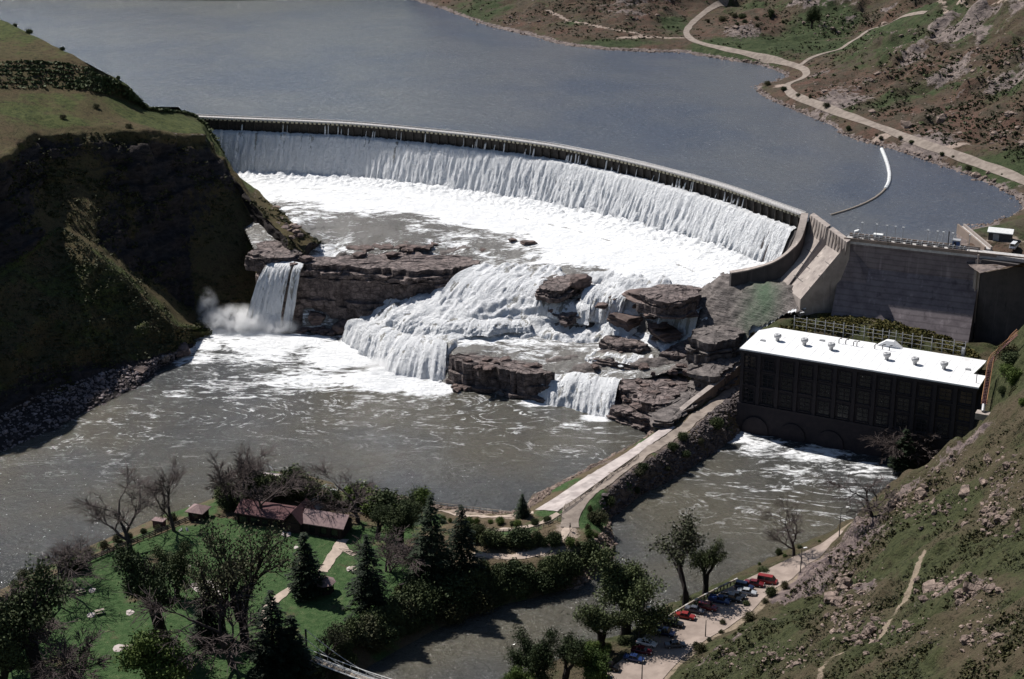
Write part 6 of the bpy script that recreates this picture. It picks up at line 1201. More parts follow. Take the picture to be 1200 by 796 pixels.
T = [  # kind, index, base px, height px, width factor, name, label, category
 (BARE, 2, 55, 696, 75, 1.65, 'bare_tree', 'gnarled leafless tree leaning over the bank at the left edge of the lawn'),
 (BARE, 1, 153, 645, 90, 1.40, 'bare_tree', 'wide leafless tree on the bank just left of the small red kiosk'),
 (BARE, 0, 204, 622, 84, 1.22, 'bare_tree', 'tall vase-shaped leafless tree between the red kiosk and the small shed'),
 (BARE, 3, 268, 598, 73, 1.10, 'bare_tree', 'thin leafless tree rising behind the left end of the long pavilion'),
 (BARE, 4, 300, 612, 59, 1.59, 'bare_tree', 'purplish twiggy tree in front of the left half of the pavilion'),
 (BARE, 4, 420, 612, 64, 1.59, 'bare_tree', 'bushy leafless tree behind the right end of the pavilion'),
 (BARE, 3, 458, 668, 51, 1.71, 'bare_tree', 'low purplish leafless tree beside the dark conifer right of the path'),
 (BARE, 3, 14, 752, 73, 1.71, 'bare_tree', 'small leafless tree at the far left edge among dark bushes'),
 (BARE, 3, 99, 806, 79, 1.22, 'bare_tree', 'bare grey tree at the bottom of the picture on the lawn'),
 (BARE, 4, 272, 778, 106, 1.46, 'bare_tree', 'leafless grey tree in front of the spruces low on the lawn'),
 (LEAF, 1, 192, 752, 112, 0.89, 'leafy_tree', 'tall dark leafy tree standing in the middle of the left lawn'),
 (LEAF, 0, 208, 700, 64, 0.85, 'leafy_tree', 'round dark tree just behind the tall leafy tree on the lawn'),
 (LEAF, 2, 288, 760, 142, 0.81, 'leafy_tree', 'large thin grey-green tree in the centre of the lawn'),
 (LEAF, 2, 262, 742, 96, 0.85, 'leafy_tree', 'smaller grey-green tree at the left foot of the large thin one'),
 (LEAF, 1, 45, 802, 118, 1.02, 'leafy_tree', 'big dark tree at the bottom left corner'),
 (LEAF, 0, 8, 812, 86, 0.85, 'leafy_tree', 'dark tree cut off by the left edge below the leaning bare tree'),
 (LEAF, 3, 178, 815, 78, 1.06, 'leafy_tree', 'bushy mid-green tree at the bottom edge of the lawn'),
 (LEAF, 1, 30, 735, 46, 1.10, 'leafy_tree', 'squat dark tree behind the leaning bare tree at far left'),
 (LEAF, 4, 380, 788, 60, 1.10, 'leafy_tree', 'thin dark tree at the top of the footbridge'),
 (CON, 1, 359, 696, 76, 1.44, 'conifer', 'dark narrow spruce left of the little round shelter'),
 (CON, 0, 432, 715, 92, 1.31, 'conifer', 'shaggy dark fir on the lawn right of the forked path'),
 (CON, 0, 506, 684, 108, 1.25, 'conifer', 'tallest dark fir at the right end of the lawn'),
 (CON, 2, 541, 678, 90, 1.06, 'conifer', 'dark fir close on the right of the tallest fir'),
 (CON, 1, 243, 752, 72, 1.31, 'conifer', 'small spruce beside the wide pale path in mid lawn'),
 (CON, 0, 322, 796, 108, 1.38, 'conifer', 'big dark spruce at the bottom centre of the lawn'),
 (CON, 1, 345, 800, 84, 1.50, 'conifer', 'shorter spruce leaning into the big bottom spruce'),
 (CON, 1, 612, 606, 29, 1.62, 'conifer', 'small lone spruce at the water edge by the causeway'),
 (LEAF, 1, 552, 642, 36, 1.02, 'leafy_tree', 'round dark tree right of the twin firs'),
 (LEAF, 0, 470, 640, 60, 1.02, 'leafy_tree', 'dark round tree between the pavilion and the tallest fir'),
 (LEAF, 1, 442, 632, 44, 0.94, 'leafy_tree', 'low dark tree right of the pavilion end'),
]
for (kind, i, px, py, hp_, wide, nm, lab) in T:
    pos = on_isl(px, py); plant(kind[i], nm, lab, 'tree', pos + [0, 0, -.1], px_h(pos, hp_), random.uniform(0, 6.28), 'trees on the island', wide)
# shrubs on the island
def shrub_row(pts, n, seed, label, group, kinds, hpx, jitter=5, fld=FIs, z=4.5, step=None):
    r = random.Random(seed); line = resample(np.array(pts, float), n)
    for k, (x, y) in enumerate(line):
        pos = fld.at(x + r.gauss(0, jitter), y + r.gauss(0, jitter * .5), z); h = px_h(pos, hpx * r.uniform(.5, 1.45))
        plant(SHR[r.choice(kinds)], 'shrub', label, 'shrub', pos + [0, 0, -.15], h, r.uniform(0, 6.28), group, r.uniform(.65, 1.35))
shrub_row([(355, 800), (400, 766), (440, 742), (490, 718), (540, 702), (600, 688), (650, 678), (690, 660)], 34, 1, 'dense dark shrub in the thicket along the island bank facing the car park', 'bank thicket', [0, 1, 0, 2], 22, 5)
shrub_row([(380, 800), (430, 765), (480, 744), (540, 722), (600, 700), (660, 684)], 22, 2, 'dark shrub at the waterline of the island facing the car park', 'waterline thicket', [0, 1, 4], 18, 5)
shrub_row([(500, 698), (540, 688), (590, 676), (640, 670)], 12, 12, 'dark shrub on the landward side of the bank thicket', 'landward thicket', [0, 1], 17, 4)
shrub_row([(415, 752), (455, 730), (500, 712), (550, 698), (600, 686)], 16, 15, 'dark shrub in the inner row of the thicket between the lawn and the river', 'inner thicket', [0, 1, 0], 24, 5)
shrub_row([(268, 594), (290, 582), (315, 578), (340, 580), (362, 584), (372, 578)], 15, 3, 'dark shrub on the rocky knoll behind the pavilion', 'knoll shrubs', [0, 1, 1], 22, 6, z=6)
shrub_row([(382, 590), (396, 592), (412, 596)], 4, 4, 'low dark shrub beside the railed walk right of the knoll', 'walkside shrubs', [0, 1], 13, 4, z=5)
shrub_row([(430, 598), (455, 605), (480, 612), (490, 600)], 9, 5, 'dark shrub in the thicket right of the pavilion', 'thicket right of the pavilion', [0, 1, 3], 25, 7)
shrub_row([(555, 634), (580, 640), (610, 641), (640, 640), (655, 634)], 13, 6, 'dark shrub in the hollow between the two loops of path', 'shrubs between the paths', [0, 1, 0], 17, 3)
shrub_row([(520, 612), (550, 616), (580, 614), (605, 616), (640, 612)], 10, 7, 'green shrub below the shore walk toward the causeway', 'shrubs below the shore walk', [3, 0, 1], 9, 3)
shrub_row([(0, 700), (35, 676), (80, 664), (130, 640), (180, 622), (225, 602)], 14, 8, 'scrubby bush outside the lawn fence on the river bank', 'bushes outside the fence', [2, 4, 0], 10, 4, z=3.5)
pos = on_isl(86, 668); plant(SHR[1], 'shrub', 'big round dark bush outside the fence on the river bank', 'shrub', pos, px_h(pos, 24), 0, None, 1.3)
pos = on_isl(152, 658); plant(SHR[1], 'shrub', 'dark bush at the foot of the wide leafless tree', 'shrub', pos, px_h(pos, 16), 0, None, 1.0)
shrub_row([(700, 612), (720, 590), (745, 572), (790, 543), (840, 505)], 8, 9, 'dark bush growing in the riprap of the causeway', 'bushes in the riprap', [0, 2], 9, 4, z=3)
for x, y, lab in [(788, 528, 'round dark bush on the causeway shoulder nearest the retaining wall'), (753, 552, 'small dark bush on the causeway shoulder half way along'), (800, 516, 'smallest dark bush on the causeway shoulder')]:
    pos = on_isl(x, y); plant(SHR[0], 'shrub', lab, 'shrub', pos, px_h(pos, 10), 0)
shrub_row([(672, 640), (690, 628), (700, 615), (690, 600)], 8, 10, 'yellow-green bush at the island end of the causeway', 'causeway end bushes', [3, 4, 3], 11, 4)
shrub_row([(440, 700), (470, 692), (492, 690)], 0 + 3, 11, 'brownish low bush at the foot of the tallest fir', 'bushes under the tallest fir', [4, 2], 11, 3)
# right bank trees
T2 = [(LEAF, 0, 733, 743, 104, 1.05, 'leafy_tree', 'big dark leafy tree overhanging the parked cars'), (LEAF, 1, 705, 762, 66, 1.1, 'leafy_tree', 'lower green tree at the left foot of the big dark leafy tree'),
 (LEAF, 4, 803, 711, 100, 1.15, 'leafy_tree', 'half-leafed tall tree at the guard rail of the car park'), (LEAF, 1, 826, 696, 60, .8, 'leafy_tree', 'short dark tree right of the half-leafed tall tree'),
 (BARE, 1, 929, 652, 68, 1.16, 'bare_tree', 'lone purplish leafless tree at the river end of the car park'), (BARE, 4, 1022, 606, 55, 1.71, 'bare_tree', 'dark leafless tree at the foot of the powerhouse hill'),
 (CON, 1, 1055, 585, 48, 1.62, 'conifer', 'dark conifer against the right corner of the powerhouse'), (BARE, 3, 1075, 570, 48, 1.71, 'bare_tree', 'twiggy dark tree beside the conifer at the powerhouse corner'),
 (LEAF, 0, 630, 812, 76, 0.85, 'leafy_tree', 'dark green tree at the bottom edge left of the car park'), (LEAF, 1, 660, 808, 70, 0.85, 'leafy_tree', 'dark tree close beside the one at the bottom edge'), (LEAF, 3, 690, 806, 52, 0.94, 'leafy_tree', 'bright green tree at the bottom edge by the parked cars'), (LEAF, 3, 606, 824, 46, 0.94, 'leafy_tree', 'pale green tree cut off by the bottom edge over the water'), (LEAF, 3, 694, 782, 34, 1.0, 'leafy_tree', 'small green tree between the big dark tree and the water')]
for (kind, i, px, py, hp_, wide, nm, lab) in T2:
    pos = FRs.at(px, py, 4.5); pos[2] = max(pos[2], 1.0); plant(kind[i], nm, lab, 'tree', pos + [0, 0, -.1], px_h(pos, hp_), random.uniform(0, 6.28), 'trees on the right bank', wide)
shrub_row([(890, 668), (905, 660), (918, 652), (940, 640), (965, 626)], 7, 21, 'small green bush on the river bank beyond the parked cars', 'river bank bushes', [3, 0], 7, 5, FRs, 3)
shrub_row([(700, 775), (740, 745), (775, 722), (800, 705)], 8, 22, 'weedy green bush between the guard rail and the river', 'guard rail bushes', [3, 2, 0], 9, 3, FRs, 3)
shrub_row([(808, 768), (830, 752), (852, 742), (870, 728)], 6, 23, 'brown scrub bush at the foot of the hillside by the car park', 'foot of slope bushes', [4, 2], 9, 6, FRs, 6)
shrub_row([(876, 712), (890, 706), (925, 690)], 4, 24, 'dark scrub bush on the rock cut above the car park', 'rock cut bushes', [0, 4], 9, 3, FRs, 8)
shrub_row([(1165, 400), (1180, 420), (1185, 450), (1180, 480), (1195, 390), (1195, 470)], 12, 25, 'green bush on the bank right of the orange stairway', 'bushes right of the stairway', [3, 0, 4], 13, 6, FRs, 25)
pos = FHs.at(951, 33, 50); plant(LEAF[0], 'leafy_tree', 'single dark tree in the green hollow across the reservoir', 'tree', pos, px_h(pos, 24), 1.0, None, .9)
shrub_row([(830, 30), (845, 25), (870, 24), (895, 22), (912, 25)], 12, 26, 'dark bush on the knoll beside the far road', 'far knoll bushes', [0, 1, 4], 6, 9, FHs, 50)
shrub_row([(890, 95), (960, 120), (985, 152), (1010, 155), (1040, 165), (1075, 172), (1110, 190), (1150, 200)], 18, 27, 'small bush on the far shore below the dirt road', 'far shore bushes', [0, 4], 4, 9, FHs, 45)
# pines and bushes along the skyline and rim of the left bluff
def on_bluff(row, u):
    i = int(np.argmin(np.abs(BR - row))); c = u * (BV.shape[1] - 1); return BV[i, int(c)]
br = random.Random(8)
for k in range(16):
    u = br.uniform(.14, .56); p = on_bluff(br.choice([1.0, 1.0, 1.1, .9]), u); plant(SHR[br.choice([0, 1])], 'shrub', 'dark bush on the skyline of the left bluff above the reservoir', 'shrub', p, br.uniform(.9, 2.2), br.uniform(0, 6), 'bluff skyline bushes', 1.1)
for k, (row, u, lab) in enumerate([(3.4, .38, 'lone dark bush on the grassy terrace of the left bluff'), (3.9, .50, 'rusty low bush near the rim of the left bluff'), (3.7, .30, 'small bush near the left end of the grassy terrace rim')]):
    plant(SHR[4], 'shrub', lab, 'shrub', on_bluff(row, u), 1.5, 0, None, 1.4)
# ---- uncountable ground cover: joined tufts
def tufts(name, pos, sizes, mat, seed, blades=5, flat=.8):
    r = np.random.default_rng(seed); n = len(pos); c = np.repeat(pos, blades, 0); s = np.repeat(sizes, blades)[:, None]; m = len(c)
    a = r.normal(0, 1, (m, 3)) * [1, 1, .5]; a /= np.linalg.norm(a, axis=1)[:, None]; b = np.cross(a, r.normal(0, 1, (m, 3))); b /= np.linalg.norm(b, axis=1)[:, None]; o_ = r.normal(0, .45, (m, 3)) * [1, 1, .35] * s; o_[:, 2] = np.abs(o_[:, 2]) + .12 * s[:, 0]
    p = c + o_; a = a * s * .55; b = b * s * .4; V = np.stack([p - a, p + b, p + a, p - b], 1).reshape(-1, 3)
    o = link(name, mesh(name, V, np.arange(m * 4).reshape(-1, 4), M[mat])); o['kind'] = 'stuff'; return o
r = np.random.default_rng(77)
def cover(name, poly, n, fld, z0, mat, seed, smin, smax, thr=-.1, sc=10, zr=(6.5, 80), blades=7):
    r = np.random.default_rng(seed); lo, hi = np.min(poly, 0), np.max(poly, 0); px = r.uniform(lo[0], hi[0], n * 3); py = r.uniform(lo[1], hi[1], n * 3); ok = inside(np.column_stack([px, py]), np.array(poly, float)); p = fld.many(px[ok], py[ok], z0)
    p = p[np.isfinite(p).all(1)]; k = (fbm(p[:, :2] / sc, 3, seed) > thr) & (np.minimum(np.minimum(seg_dist(p, ROAD), seg_dist(p, BRANCH)) - 3.2, seg_dist(p, TRAIL) - .9) > 0) & (p[:, 2] > zr[0]) & (p[:, 2] < zr[1]); p = p[k][:n]
    return tufts(name, p, r.uniform(smin, smax, len(p)), mat, seed, blades)
near_poly = [(790, 800), (860, 742), (905, 700), (985, 632), (1060, 578), (1170, 500), (1210, 470), (1210, 810), (790, 810)]
cover('hillside_scrub', near_poly, 3200, FRs, 25, 'scrub', 5, .22, .6, .08, 7); cover('hillside_grass', near_poly, 9000, FRs, 25, 'leaf_grey', 6, .12, .3, -.2, 5, blades=5)
far_poly = [(480, -5), (600, 30), (700, 50), (800, 45), (860, 65), (930, 85), (930, 100), (1000, 145), (1200, 215), (1210, -10)]
cover('far_scrub', far_poly, 5200, FHs, 55, 'scrub', 7, .3, .9, -.1, 14, (43.5, 110)); cover('far_scrub', far_poly, 600, FHs, 55, 'leaf_dark', 9, .4, 1.2, .2, 20, (43.5, 110))
cover('bank_weeds', [(902, 388), (940, 371), (985, 368), (1030, 373), (1080, 384), (1130, 402), (1150, 420), (1050, 402), (960, 388)], 2400, _F(FM), 24, 'weeds', 8, .25, .8, -.3, 4, (15, 40))
sel = ((rr > 4.1) & (rr < 9.2)); bp = V0 = BV.reshape(-1, 3)[sel]; k = r.choice(len(bp), 9000); kk = fbm(bp[k] / 8, 3, 5) > -.05; tufts('cliff_scrub', bp[k][kk], r.uniform(.3, 1.0, kk.sum()), 'scrub', 4, 6)
sel = ((rr > 6.6) & (rr < 8.8)); bp = BV.reshape(-1, 3)[sel]; k = r.choice(len(bp), 5000); tufts('spur_grass', bp[k], r.uniform(.3, .8, 5000), 'leaf_grey', 14, 5)
sel = ((rr > 2.0) & (rr < 3.0)); bp = BV.reshape(-1, 3)[sel]; k = r.choice(len(bp), 1500); tufts('bluff_scrub', bp[k], r.uniform(.5, 1.3, 1500), 'leaf_dark', 15, 7)
# ------------------------------------------------------------------ island buildings and furniture
def heading(a, b): return math.atan2(b[1] - a[1], b[0] - a[0])
def gable_roof(mb, x0, x1, y0, y1, ze, zr, over=.5, th=.22):
    xm0, xm1 = x0 - over, x1 + over; ya, yb = y0 - over, y1 + over; ym = (y0 + y1) / 2
    V_ = [[xm0, ya, ze], [xm1, ya, ze], [xm1, yb, ze], [xm0, yb, ze], [xm0, ym, zr], [xm1, ym, zr]]; V_ += [[x, y, z + th] for x, y, z in V_]
    mb.add(V_, [[6, 7, 11, 10], [8, 9, 10, 11], [0, 4, 5, 1], [2, 5, 4, 3], [0, 1, 7, 6], [2, 3, 9, 8], [0, 6, 10, 4], [3, 4, 10, 9], [1, 5, 11, 7], [2, 8, 11, 5]])
    return mb
a0, a1 = on_isl(278, 613), on_isl(401, 633); L_ = float(np.linalg.norm((a1 - a0)[:2])); hz = heading(a0, a1); zb_ = 4.5
pv = thing('pavilion', 'long low brown picnic pavilion with red-brown shingle roofs and a central gable', 'pavilion', (a0[0], a0[1], zb_), hz)
D_ = 6.5
MB().box((L_ * .29, D_ / 2, 1.5), (L_ * .56, D_, 3.3)).part('wall', M['brown_wall'], pv); MB().box((L_ * .79, D_ / 2, 1.4), (L_ * .40, D_ - .5, 3.1)).part('wall', M['brown_wall'], pv)
gable_roof(MB(), 0.2, L_ * .56, 0, D_, 3.1, 5.0).part('roof', M['roof_red'], pv); gable_roof(MB(), L_ * .62, L_, .3, D_ - .2, 2.9, 4.9).part('roof', M['roof_pink'], pv)
g = MB(); xa, xb = L_ * .46, L_ * .64; xm = (xa + xb) / 2; V_ = [[xa, -1.2, 3.0], [xm, -1.2, 5.7], [xb, -1.2, 3.0], [xa, D_ + .6, 3.0], [xm, D_ + .6, 5.7], [xb, D_ + .6, 3.0]]; V_ += [[x, y, z + .22] for x, y, z in V_]
g.add(V_, [[0, 1, 4, 3], [1, 2, 5, 4], [6, 9, 10, 7], [7, 10, 11, 8], [0, 6, 7, 1], [1, 7, 8, 2], [3, 4, 10, 9], [4, 5, 11, 10], [0, 3, 9, 6], [2, 8, 11, 5]]); g.part('gable_roof', M['roof_red'], pv)
g = MB(); g.add([[xa + .4, -.7, 3.0], [xb - .4, -.7, 3.0], [xm, -.7, 5.3], [xa + .4, -.55, 3.0], [xb - .4, -.55, 3.0], [xm, -.55, 5.3]], None, [[0, 1, 2], [5, 4, 3]]); g.box((xm, -.3, 1.45), (xb - xa - 1.2, 1.0, 3.1)); g.part('gable_wall', M['brown_wall'], pv)
pm2 = MB().box((0, 0, 1.5), (.22, .22, 3.0)).me('post', M['bark_dark'])
for k in range(11): link('post', pm2, pv, (.4 + k * (L_ - .8) / 10, -.3, 0))
op = MB().box((0, 0, 0), (1.7, .1, 1.5)).me('opening', M['glass'])
for k in range(9): link('opening', op, pv, (1.6 + k * (L_ - 3) / 8.2, -.06 if k < 5 else .18, 1.7))
p = on_isl(233, 607); sd2 = simple_house('small_shed', 'small dark square shed with a pale pyramid roof at the fence corner', 'shed', (p[0], p[1], p[2] - .2), 3.5, 3.4, 2.5, hz, 'hip', 'brown_wall', 'roof_pink', .55)
MB().box((.3, -1.72, 1.0), (.9, .08, 2.0)).part('door', M['glass'], sd2)
p = on_isl(187, 617); kk_ = thing('red_kiosk', 'small red-brown hut with a flat pale top on the river bank', 'hut', (p[0], p[1], p[2] - .2), hz); MB().box((0, 0, .9), (2.6, 1.6, 1.8)).part('wall', M['roof_red'], kk_); MB().box((0, 0, 1.92), (3.0, 2.0, .22)).part('roof', M['roof_pink'], kk_)
p = on_isl(380, 693); gz = thing('round_shelter', 'small round shelter with a purplish conical roof at the end of the pale path', 'shelter', (p[0], p[1], p[2]), 0)
rf = MB(); rf.lathe([(2.5, 2.2), (2.6, 2.3), (1.2, 3.05), (0.02, 3.5)], sides=8); rf.lathe([(0.02, 2.25), (2.5, 2.2)], sides=8); rf.part('roof', M['roof_pink'], gz)
pm3 = MB().box((0, 0, 1.1), (.16, .16, 2.3)).me('post', M['bark_dark'])
for k in range(8): link('post', pm3, gz, (2.0 * math.cos(k * .785), 2.0 * math.sin(k * .785), 0))
MB().lathe([(2.0, 0), (2.0, .9), (1.9, .9), (1.9, 0)], sides=8).part('low_wall', M['brown_wall'], gz)
# lookout on the knoll
p = on_isl(322, 560); lk = thing('lookout', 'pale railed lookout terrace on the rocky knoll above the river', 'lookout', (p[0], p[1], p[2] + .1), hz)
MB().prism([[-6.5, -2], [4.2, -2.4], [5.2, .2], [3.8, 2.2], [-5.5, 2.0]], -1.6, .12).part('terrace', M['slab'], lk)
w = MB()
for a, b in (((-6.5, -2), (4.2, -2.4)), ((-6.5, -2), (-5.5, 2.0))): w.tube([(*a, .35), (*b, .35)], .22, 4)
w.part('low_wall', M['wall_concrete'], lk)
pp_ = [(4.2, -2.4), (5.2, .2), (3.8, 2.2), (0.5, 2.2), (-2.5, 2.1), (-5.5, 2.0)]; rl = MB()
for h in (.6, 1.1): rl.tube([(*q, h) for q in pp_], .06, 5)
rl.part('railing', M['timber_dark'], lk); pm4 = MB().box((0, 0, .6), (.13, .13, 1.2)).me('post', M['timber_dark'])
for q in pp_ + [(2, 2.2), (-1, 2.15), (-4, 2.05), (4.6, -1)]: link('post', pm4, lk, (*q, 0))
MB().tube([(-1.6, 2.1, 1.0), (-2.6, 2.4, 1.9)], .16, 5).part('viewer', M['white_paint'], lk)
def railing_line(name, label, pts, fld, z0, mat, n, h=1.1, lift=.05):
    px = resample(np.array(pts, float), n); q = fld.many(px[:, 0], px[:, 1], z0); o = q[0].copy(); t = thing(name, label, 'railing', o)
    pm_ = MB().box((0, 0, h / 2), (.14, .14, h + .1)).me('post', M[mat])
    for v in q: link('post', pm_, t, tuple(v - o + [0, 0, lift]))
    for hh in (h * .5, h): MB().tube(q - o + [0, 0, hh + lift], .07, 5).part('rail', M[mat], t)
railing_line('walk_railing', 'white railing of the steps climbing to the lookout', [(352, 600), (362, 594), (372, 588), (384, 583)], FIs, 6, 'white_paint', 7); railing_line('walk_railing', 'pale railing along the right side of the lookout walk', [(375, 577), (384, 572), (392, 574)], FIs, 6, 'white_paint', 5)
railing_line('walk_railing', 'timber railing along the upper loop of path by the causeway', [(560, 623), (590, 626), (620, 624), (645, 616), (658, 607)], FIs, 4.5, 'timber_pale', 18); railing_line('walk_railing', 'timber railing along the shore walk facing the falls', [(412, 574), (440, 579), (480, 588), (520, 595), (560, 600), (600, 605)], FIs, 3, 'timber_pale', 26)
railing_line('walk_railing', 'low timber rail along the edge of the causeway slab', [(655, 602), (680, 585), (714, 560), (748, 536)], FIs, 5, 'timber_pale', 16, .9)
p = on_isl(391, 577); o = thing('round_plinth', 'round white disc on the ground at the bend of the lookout walk', 'plinth', p); MB().lathe([(0, .5), (.9, .5), (1.0, .4), (1.0, -.3)], sides=16).part('top', M['white_paint'], o)
# lawn fence
fpx = resample(np.array([(-30, 726), (20, 700), (50, 686), (110, 657), (150, 640), (200, 620), (238, 604)], float), 40); fq = FIs.many(fpx[:, 0], fpx[:, 1], 4.5); fo2 = fq[0].copy(); fe = thing('lawn_fence', 'dark boarded fence along the river edge of the lawn', 'fence', fo2)
pmf = MB().box((0, 0, .65), (.16, .16, 1.5)).me('post', M['timber_dark'])
for k, v in enumerate(fq):
    link('post', pmf, fe, tuple(v - fo2))
    if k < 39:
        d = fq[k + 1] - v; Lp = float(np.linalg.norm(d[:2])); mid = (v + fq[k + 1]) / 2 - fo2
        for hh in (.35, .75, 1.15): link('board', MB().box((0, 0, 0), (Lp, .06, .26)).me('board', M['timber_dark']), fe, tuple(mid + [0, 0, hh]), (0, -math.atan2(d[2], Lp), math.atan2(d[1], d[0])))
# picnic tables on pale pads
tt_ = MB().box((0, 0, .74), (1.9, .8, .07)).me('table_top', M['timber_pale']); tb = MB().box((0, 0, .44), (1.9, .28, .06)).me('bench', M['timber_pale']); tl = MB().box((0, 0, .37), (.09, 1.5, .09)).box((0, .25, .37), (.09, .1, .74)).box((0, -.25, .37), (.09, .1, .74)).me('trestle', M['timber_dark'])
for px, py, w_, lab in [(108, 692, 9, 'upper pale pad on the left lawn'), (107, 721, 9, 'pale pad in the middle of the left lawn with a dark table beside it'), (152, 718, 9, 'tan pad near the tall leafy tree on the lawn'), (139, 760, 12, 'lowest pale pad at the bottom of the lawn'), (221, 664, 6, 'small white pad right of the round dark tree'), (347, 642, 6, 'small white pad in front of the pavilion'), (410, 667, 9, 'bright white pad left of the shaggy fir'), (336, 626, 12, 'long pale pad at the foot of the pavilion wall')]:
    p = on_isl(px, py); wm = w_ / 6.2; t = thing('lawn_pad', lab, 'paving pad', p, .2); r = random.Random(px); ang = np.linspace(0, 6.283, 9)[:-1]
    MB().prism([[wm * .62 * math.cos(a) * r.uniform(.8, 1.1), wm * .85 * math.sin(a) * r.uniform(.8, 1.1)] for a in ang], -.2, .06).part('slab', M['slab'], t)
for px, py, rz_, lab in [(117, 719, .5, 'dark picnic table right of the middle pad on the lawn'), (150, 761, .1, 'picnic table at the lowest pad on the lawn'), (413, 669, 1.0, 'picnic table beside the bright white pad'), (243, 690, .3, 'picnic table on the wide paved square in mid lawn'), (94, 695, .6, 'picnic table left of the upper pale pad')]:
    p = on_isl(px, py); t = thing('picnic_table', lab, 'picnic table', p + [0, 0, .05], rz_, 'picnic tables on the lawn'); link('table_top', tt_, t); 
    for y in (-.72, .72): link('bench', tb, t, (0, y, 0))
    for x in (-.65, .65): link('trestle', tl, t, (x, 0, 0))
sq = PL([(221, 686), (237, 680), (262, 684), (268, 697), (246, 700), (230, 694)], 4.5); sz = float(FI(sq).max()); mb = MB().prism(sq[:, :2], sz - .5, sz + .08); o = mb.part('paved_square', M['slab']); o['kind'] = 'structure'
# people
def person(label, pos, rz=0.0, pose='stand', top=(.7, .7, .7), legs=(.05, .06, .1), hat=None):
    """one continuous figure grown on a skeleton, with shirt, trousers and hair as its own children"""
    if pose == 'stand': J = {'p': (0, 0, .95), 'c': (0, 0, 1.28), 'n': (0, .01, 1.48), 'h': (0, .03, 1.66), 'hl': (.10, 0, .90), 'kl': (.12, .03, .50), 'al': (.13, 0, .08), 'fl': (.14, .16, .04), 'hr': (-.10, 0, .90), 'kr': (-.12, .0, .50), 'ar': (-.13, -.03, .08), 'fr': (-.14, .13, .04), 'sl': (.20, 0, 1.40), 'el': (.27, -.02, 1.12), 'wl': (.26, .08, .88), 'tl': (.25, .12, .78), 'sr': (-.20, 0, 1.40), 'er': (-.28, .02, 1.12), 'wr': (-.24, .14, .92), 'tr': (-.22, .19, .84)}
    else: J = {'p': (0, 0, .14), 'c': (0, -.03, .48), 'n': (0, .0, .68), 'h': (0, .03, .86), 'hl': (.10, .06, .14), 'kl': (.16, .44, .34), 'al': (.14, .78, .08), 'fl': (.14, .92, .05), 'hr': (-.10, .06, .14), 'kr': (-.16, .44, .30), 'ar': (-.15, .80, .08), 'fr': (-.16, .94, .05), 'sl': (.19, 0, .60), 'el': (.27, -.06, .36), 'wl': (.26, -.16, .10), 'tl': (.26, -.22, .04), 'sr': (-.19, 0, .60), 'er': (-.26, .10, .38), 'wr': (-.18, .32, .36), 'tr': (-.17, .40, .36)}
    Rr = {'p': .135, 'c': .145, 'n': .06, 'h': .105, 'hl': .095, 'kl': .06, 'al': .042, 'fl': .035, 'hr': .095, 'kr': .06, 'ar': .042, 'fr': .035, 'sl': .06, 'el': .042, 'wl': .03, 'tl': .025, 'sr': .06, 'er': .042, 'wr': .03, 'tr': .025}
    E = ['pc', 'cn', 'nh', ('p', 'hl'), ('hl', 'kl'), ('kl', 'al'), ('al', 'fl'), ('p', 'hr'), ('hr', 'kr'), ('kr', 'ar'), ('ar', 'fr'), ('c', 'sl'), ('sl', 'el'), ('el', 'wl'), ('wl', 'tl'), ('c', 'sr'), ('sr', 'er'), ('er', 'wr'), ('wr', 'tr')]
    def grow(names, edges, f, mat, nm, parent):
        me = bpy.data.meshes.new(nm); idx = {k: i for i, k in enumerate(names)}; me.from_pydata([J[k] for k in names], [(idx[e[0]], idx[e[1]]) for e in edges], []); o = bpy.data.objects.new(nm, me); COL.objects.link(o)
        m = o.modifiers.new('skin', 'SKIN'); sk = me.skin_vertices[0].data
        for k in names: sk[idx[k]].radius = (Rr[k] * f, Rr[k] * f * .85)
        sk[0].use_root = True; o.modifiers.new('sub', 'SUBSURF').levels = 1; o.modifiers['sub'].render_levels = 1
        me.materials.append(mat); o.parent = parent; return o
    t = thing('person', label, 'person', pos, rz); grow(list(J), E, 1.0, M['skin'], 'body', t)
    def cm(c): return pmat('cloth', c, None, 6, .9)
    grow(['c', 'p', 'sl', 'el', 'sr', 'er'], [('c', 'p'), ('c', 'sl'), ('sl', 'el'), ('c', 'sr'), ('sr', 'er')], 1.22, cm(top), 'shirt', t)
    grow(['p', 'hl', 'kl', 'al', 'hr', 'kr', 'ar'], [('p', 'hl'), ('hl', 'kl'), ('kl', 'al'), ('p', 'hr'), ('hr', 'kr'), ('kr', 'ar')], 1.22, cm(legs), 'trousers', t)
    hd = J['h']; bm = bmesh.new(); bmesh.ops.create_uvsphere(bm, u_segments=12, v_segments=8, radius=.115)
    for v in bm.verts: v.co = Vector((v.co.x * .95, v.co.y * 1.1 - .015, max(v.co.z, -.03) + .03))
    me = bpy.data.meshes.new('hair'); bm.to_mesh(me); bm.free(); me.materials.append(cm(hat or (.04, .03, .02))); link('hair', me, t, hd); return t
person('person in a pale top standing on the left lawn near the fence', on_isl(102, 668), .5, 'stand', (.6, .6, .55), (.03, .03, .04))
person('person in white sitting on the grass, left of a pair', on_isl(213, 622), 2.4, 'sit', (.8, .8, .8), (.6, .6, .62)); person('person in white sitting on the grass, right of a pair', on_isl(219, 621.5), 3.6, 'sit', (.85, .85, .85), (.5, .5, .55))
p = on_isl(322, 560); person('person in dark clothes standing on the lookout terrace', p + np.array([2.6 * math.cos(hz), 2.6 * math.sin(hz) + .8, .25]), 2.0, 'stand', (.04, .04, .05), (.03, .03, .04))
